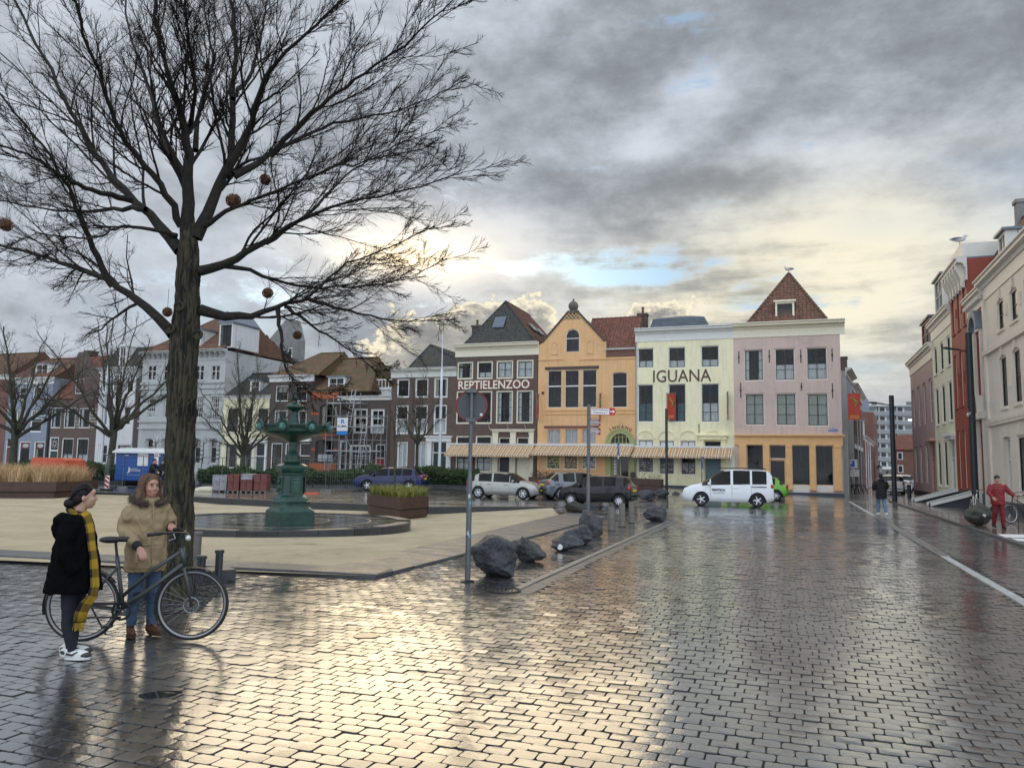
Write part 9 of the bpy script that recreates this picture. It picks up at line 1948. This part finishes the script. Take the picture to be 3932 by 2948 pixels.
def fur(parent,path,n,L,seed):
 r_ = np.random.default_rng(seed); t = r_.uniform(0,1,n); P_ = np.array([tuple(q) for q in path]); f = t * (len(P_) - 1); i = np.minimum(f.astype(int),len(P_) - 2); w = (f - i)[:,None]; c_ = P_[i] * (1 - w) + P_[i + 1] * w + r_.normal(0,.017,(n,3)); d = r_.normal(0,1,(n,3)); d[:,2] += .2; d /= np.linalg.norm(d,axis=1)[:,None]; s_ = np.cross(d,r_.normal(0,1,(n,3))); s_ /= np.linalg.norm(s_,axis=1)[:,None]; ln = r_.uniform(.5,1.2,n)[:,None] * L
 V = np.stack([c_ - s_ * .0018,c_ + s_ * .0018,c_ + d * ln],1); o = mesh_obj('fur_trim',V.reshape(-1,3),np.arange(n * 3).reshape(-1,3),M_FUR,parent); at = o.data.attributes.new('tone','FLOAT','POINT'); at.data.foreach_set('value',np.repeat(r_.uniform(0,1,n),3).astype(np.float32)); o['kind'] = 'stuff'
fp = [(.135,.04,1.36),(.11,.10,1.375),(.02,.155,1.395),(-.08,.15,1.42),(-.14,.08,1.44),(-.155,0,1.445),(-.14,-.08,1.44),(-.08,-.155,1.42),(.02,-.165,1.395),(.11,-.11,1.375),(.135,-.045,1.36)]
fur(W2,fp,7000,.045,7); mb = MB().tube(fp,.024,10); mb.ell((-.13,0,1.40),(.06,.15,.07),14,8); fuse(mb,'hood',mat('dark hood lining',(.045,.034,.028),.9,var=.3),W2,.012,2)
mb = MB(); i0 = 0; mb.ell((-.02,0,.032),(.108,.088,.104),22,14).ell((-.06,0,-.05),(.075,.09,.11),18,12)
for s_ in (1,-1): mb.tube([(-.01,s_ * .068,.05),(-.015,s_ * .082,-.03),(-.005,s_ * .092,-.12),(.03,s_ * .105,-.20),(.06,s_ * .10,-.28)],[.026,.028,.032,.030,.014],12); mb.tube([(-.03,s_ * .088,-.03),(-.02,s_ * .11,-.13),(.0,s_ * .12,-.22)],[.04,.042,.02],12)
mb.xf(Matrix.Translation(hc) @ Matrix.Rotation(yaw,4,'Z'),0); hr = fuse(mb,'hair',M_HAIRL,W2,.008,2,lambda co,no: .003 * np.sin(co[:,1] * 160 + co[:,0] * 120 + 3 * np.sin(co[:,2] * 20)))
me = hr.data; co = np.empty(len(me.vertices) * 3,np.float32); me.vertices.foreach_get('co',co); co = co.reshape(-1,3); lc = (co - np.array(hc)); lx = lc[:,0] * math.cos(yaw) + lc[:,1] * math.sin(yaw); ly = -lc[:,0] * math.sin(yaw) + lc[:,1] * math.cos(yaw); lz = lc[:,2]; front = np.clip((lx - .02 - np.clip(lz - .03,-.1,.1) * .8) / .03,0,1) * (np.abs(ly) < .070) * (lz < .10); co -= (lc * (front * .24)[:,None]); me.vertices.foreach_set('co',co.ravel()); me.update()
for (x,y,yw) in ((.0,.10,R(12)),(-.01,-.10,R(-6))): q = shoe(W2,(x,y,0),yw,M_BOOT,M_BSOLE,.27,'boot',.07); MB().tube([(.03,-.025,.095),(.03,.025,.095),(.0,-.025,.13),(.0,.025,.13),(-.005,-.02,.16),(-.005,.02,.16)],.005,5).build('laces',M_BSOLE,q)
def strands(parent,hc,yaw,n,m,seed,kind):
 """locks of hair lying over the hair mass"""
 r_ = np.random.default_rng(seed); mb = MB(); M_ = Matrix.Translation(hc) @ Matrix.Rotation(yaw,4,'Z')
 for k in range(n):
  s_ = 1 if r_.random() < .5 else -1; j = lambda a: float(r_.normal(0,a))
  if kind == 'long':
   x0 = r_.uniform(-.10,.045); b = r_.uniform(-.30,-.16); pts = [(x0,s_ * .006,.138 - max(0,x0 - .0) * .5 - (x0 + .03) ** 2 * 4),(x0 * .95,s_ * .062,.105 + j(.006)),(x0 * .9 - .01,s_ * (.092 + j(.004)),.02),(x0 * .8 - .01,s_ * (.100 + j(.006)),-.08),(x0 * .7 + .01 + j(.01),s_ * (.112 + j(.01)),b * .6),(x0 * .6 + .03 + j(.015),s_ * (.112 + j(.014)),b)]
  else:
   y0 = r_.uniform(-.075,.075); pts = [(.062 - abs(y0) * .5,y0,.085 - abs(y0) * .5),(.0,y0 * 1.12,.128 - y0 * y0 * 9),(-.07,y0 * 1.0,.085 - y0 * y0 * 6),(-.115,y0 * .6,-.01 + j(.006)),(-.13,y0 * .3,-.05)]
  P_,q = smooth_line([tuple(M_ @ Vector(p)) for p in pts],np.linspace(.0045,.002 if kind == 'long' else .003,len(pts)),9); mb.tube(P_.tolist(),q.tolist(),4,False)
 o = mb.build('hair_locks',m,parent,True); o['kind'] = 'stuff'
strands(W2,Vector((.025,0,1.545)),R(14),420,M_HAIRL,5,'long'); strands(W1,Vector((.045,0,1.475)),R(16),160,M_HAIRB,6,'back')
def small_person(name_label,loc_,rz,H,coat,trousers,hat,cat='person',stride=.0,armL=None,armR=None,bands=None,hood=False,cap=None,trm_r=.075,coatlen=.50,lean=0.0,seated=None,shoes=None,group=None,hairm=None):
 e = empty('person',loc_,rz,name_label,cat,group); s = H / 1.75; v = .016
 hip,sh,hd = .92,1.43,1.62
 if seated: kn,an = seated
 else: kn = [(stride * .35 + .03,.09,.50),(-stride * .25 + .03,-.09,.50)]; an = [(stride * .5,.09,.09),(-stride * .75,-.09,.11)]
 L = Vector((lean,0,0)); aL = armL or [(.0,.27,1.16),(.06,.28,.92)]; aR = armR or [(.0,-.27,1.16),(.06,-.28,.92)]
 mb = MB(); hc = Vector((.03 + lean * .62,0,hd)); head_mesh(mb,hc,0,1.05); mb.tube([(lean * .5,0,1.40),(lean * .6 + .01,0,1.56)],[.07,.055],10); ringloft(mb,[(0,0,hip - .05,.1,.14),(lean * .3,0,1.2,.1,.15),(lean * .5,0,1.4,.08,.14)],14); legs_pair(mb,hip,.085,kn,an,(.07,.05,.045,.035))
 for a,s_ in ((aL,1),(aR,-1)): sh_ = Vector((lean * .5,s_ * .18,sh - .03)); mb.tube([sh_,a[0],a[1]],[.045,.038,.03],8); hand(mb,a[1],Vector(a[1]) - Vector(a[0]),(0,s_,.3),.9,1.0,-s_)
 b = fuse(mb,'body',SK,e,.011,2); face_parts(b,hc,0,1.05)
 mb = MB(); legs_pair(mb,hip,.09,kn,an,(trm_r + .022,trm_r,trm_r * .95,trm_r * .8)); fuse(mb,'trousers',trousers,e,v,2,folds(.006,2))
 mb = MB(); z0 = hip + .38 - coatlen; ringloft(mb,[(0,0,z0,.165,.215),(0,0,hip,.17,.215),(lean * .2,0,1.10,.16,.21),(lean * .4,0,1.28,.16,.225),(lean * .48,0,1.40,.13,.20),(lean * .52,0,1.47,.08,.11)],24)
 for a,s_ in ((aL,1),(aR,-1)): sh_ = Vector((lean * .5,s_ * .185,sh - .03)); a0,a1 = Vector(a[0]),Vector(a[1]); mb.tube([sh_,a0,a0.lerp(a1,.92)],[.088,.076,.055],12)
 if hood: mb.ell((-.08 + lean * .5,0,1.47),(.10,.13,.09),12,8)
 fuse(mb,'coat',coat,e,v,2,folds(.008,4,bands))
 if hat: mb = MB().ell((hc.x - .015,0,hd + .045),(.108,.086,.088),16,10).ell((hc.x - .035,0,hd - .0),(.085,.085,.08),12,8); fuse(mb,'hat' if not hairm else 'hair',hat,e,.011,2)
 if cap: MB().ell((hc.x + .10,0,hd + .055),(.075,.065,.012),14,6).build('cap_peak',cap,e,True)
 for a in an: shoe(e,(a[0],a[1],a[2] - .09),0,shoes or M_BLKP,M_SOLEW if shoes else M_BSOLE,.27)
 e.scale = (s,s,s); return e
M_BLKJ = mat('black down jacket',(.006,.006,.007),.8,var=.2); M_REDJ = mat('red down jacket',(.19,.010,.012),.65,var=.25,vs=8); M_REDT = mat('red trousers',(.15,.008,.016),.85,var=.25,vs=6); M_JEAN3 = mat('light blue jeans',(.11,.17,.26),.8,var=.15)
p = gp(3386,1978); small_person('man in a black jacket and blue jeans walking away up the street',(p.x,p.y,.01),R(86),1.76,M_BLKJ,M_JEAN3,mat('dark hair',(.012,.01,.009),.6),stride=.32,armL=[(.04,.29,1.2),(.16,.24,1.02)],armR=[(.04,-.29,1.2),(.16,-.24,1.02)],hood=True,coatlen=.62,shoes=M_SHOEW,hairm=1)
p = gp(3836,2028,.07); small_person('man in red jacket, red trousers and black cap beside the boulder',(p.x,p.y,.075),R(-100),1.72,M_REDJ,M_REDT,M_BLKP,stride=.22,armL=[(.06,.33,1.2),(.26,.42,1.06)],armR=[(.08,-.30,1.16),(.24,-.24,1.0)],bands=(38,.012),cap=M_BLKP,coatlen=.52)
p2 = Vector((p.x,p.y,.075)); st = tag(MB().tube([(0,0,0),(.02,0,1.05)],.012,8).tube([(-.05,0,1.06),(.07,0,1.06)],.018,8).build('walking_stick',M_BLKP),'black walking stick in the hand of the man in red','walking stick'); st.location = (p.x + .43,p.y - .32,.075)
for (px,lab,dy,bl) in ((590,'near cyclist in a black jacket riding past the blue cabin',0,'black city bicycle of the nearer cyclist'),(612,'far cyclist in a black cap riding beside the other',.7,'black city bicycle of the farther cyclist')):
 q = gp(px,1893); q.y += dy; q.x += dy * -.2
 bk = bicycle(bl,M_BLKP,(q.x,q.y,.01),R(-8),'diamond','bicycles being ridden',simple=True,rimm=M_STEEL)
 small_person(lab,(q.x - .20,q.y,.16),R(-8),1.72,M_BLKJ,mat('black trousers',(.010,.010,.012),.8),mat('dark brown hair',(.03,.016,.01),.6) if dy == 0 else M_BLKP,seated=([(.32,.10,.76),(.28,-.10,.62)],[(.12,.10,.30),(.12,-.10,.18)]),armL=[(.30,.26,1.16),(.52,.26,1.02)],armR=[(.30,-.26,1.16),(.52,-.26,1.02)],lean=.22,coatlen=.48,group='cyclists on the upper street')
q = gp(3905,2012,.07); bicycle('black city bicycle parked at the right picture edge',M_BLKP,(q.x + .45,q.y + .3,.075),R(195),'diamond','bicycles parked on the pavement',simple=True,rimm=M_ALU,lean=R(4))
q = gp(3795,1985,.07); bicycle('white-framed bicycle leaning behind the man in red',M_WHITE,(q.x,q.y + 1.0,.075),R(250),'diamond','bicycles parked on the pavement',simple=True,rimm=M_ALU,lean=R(-4))
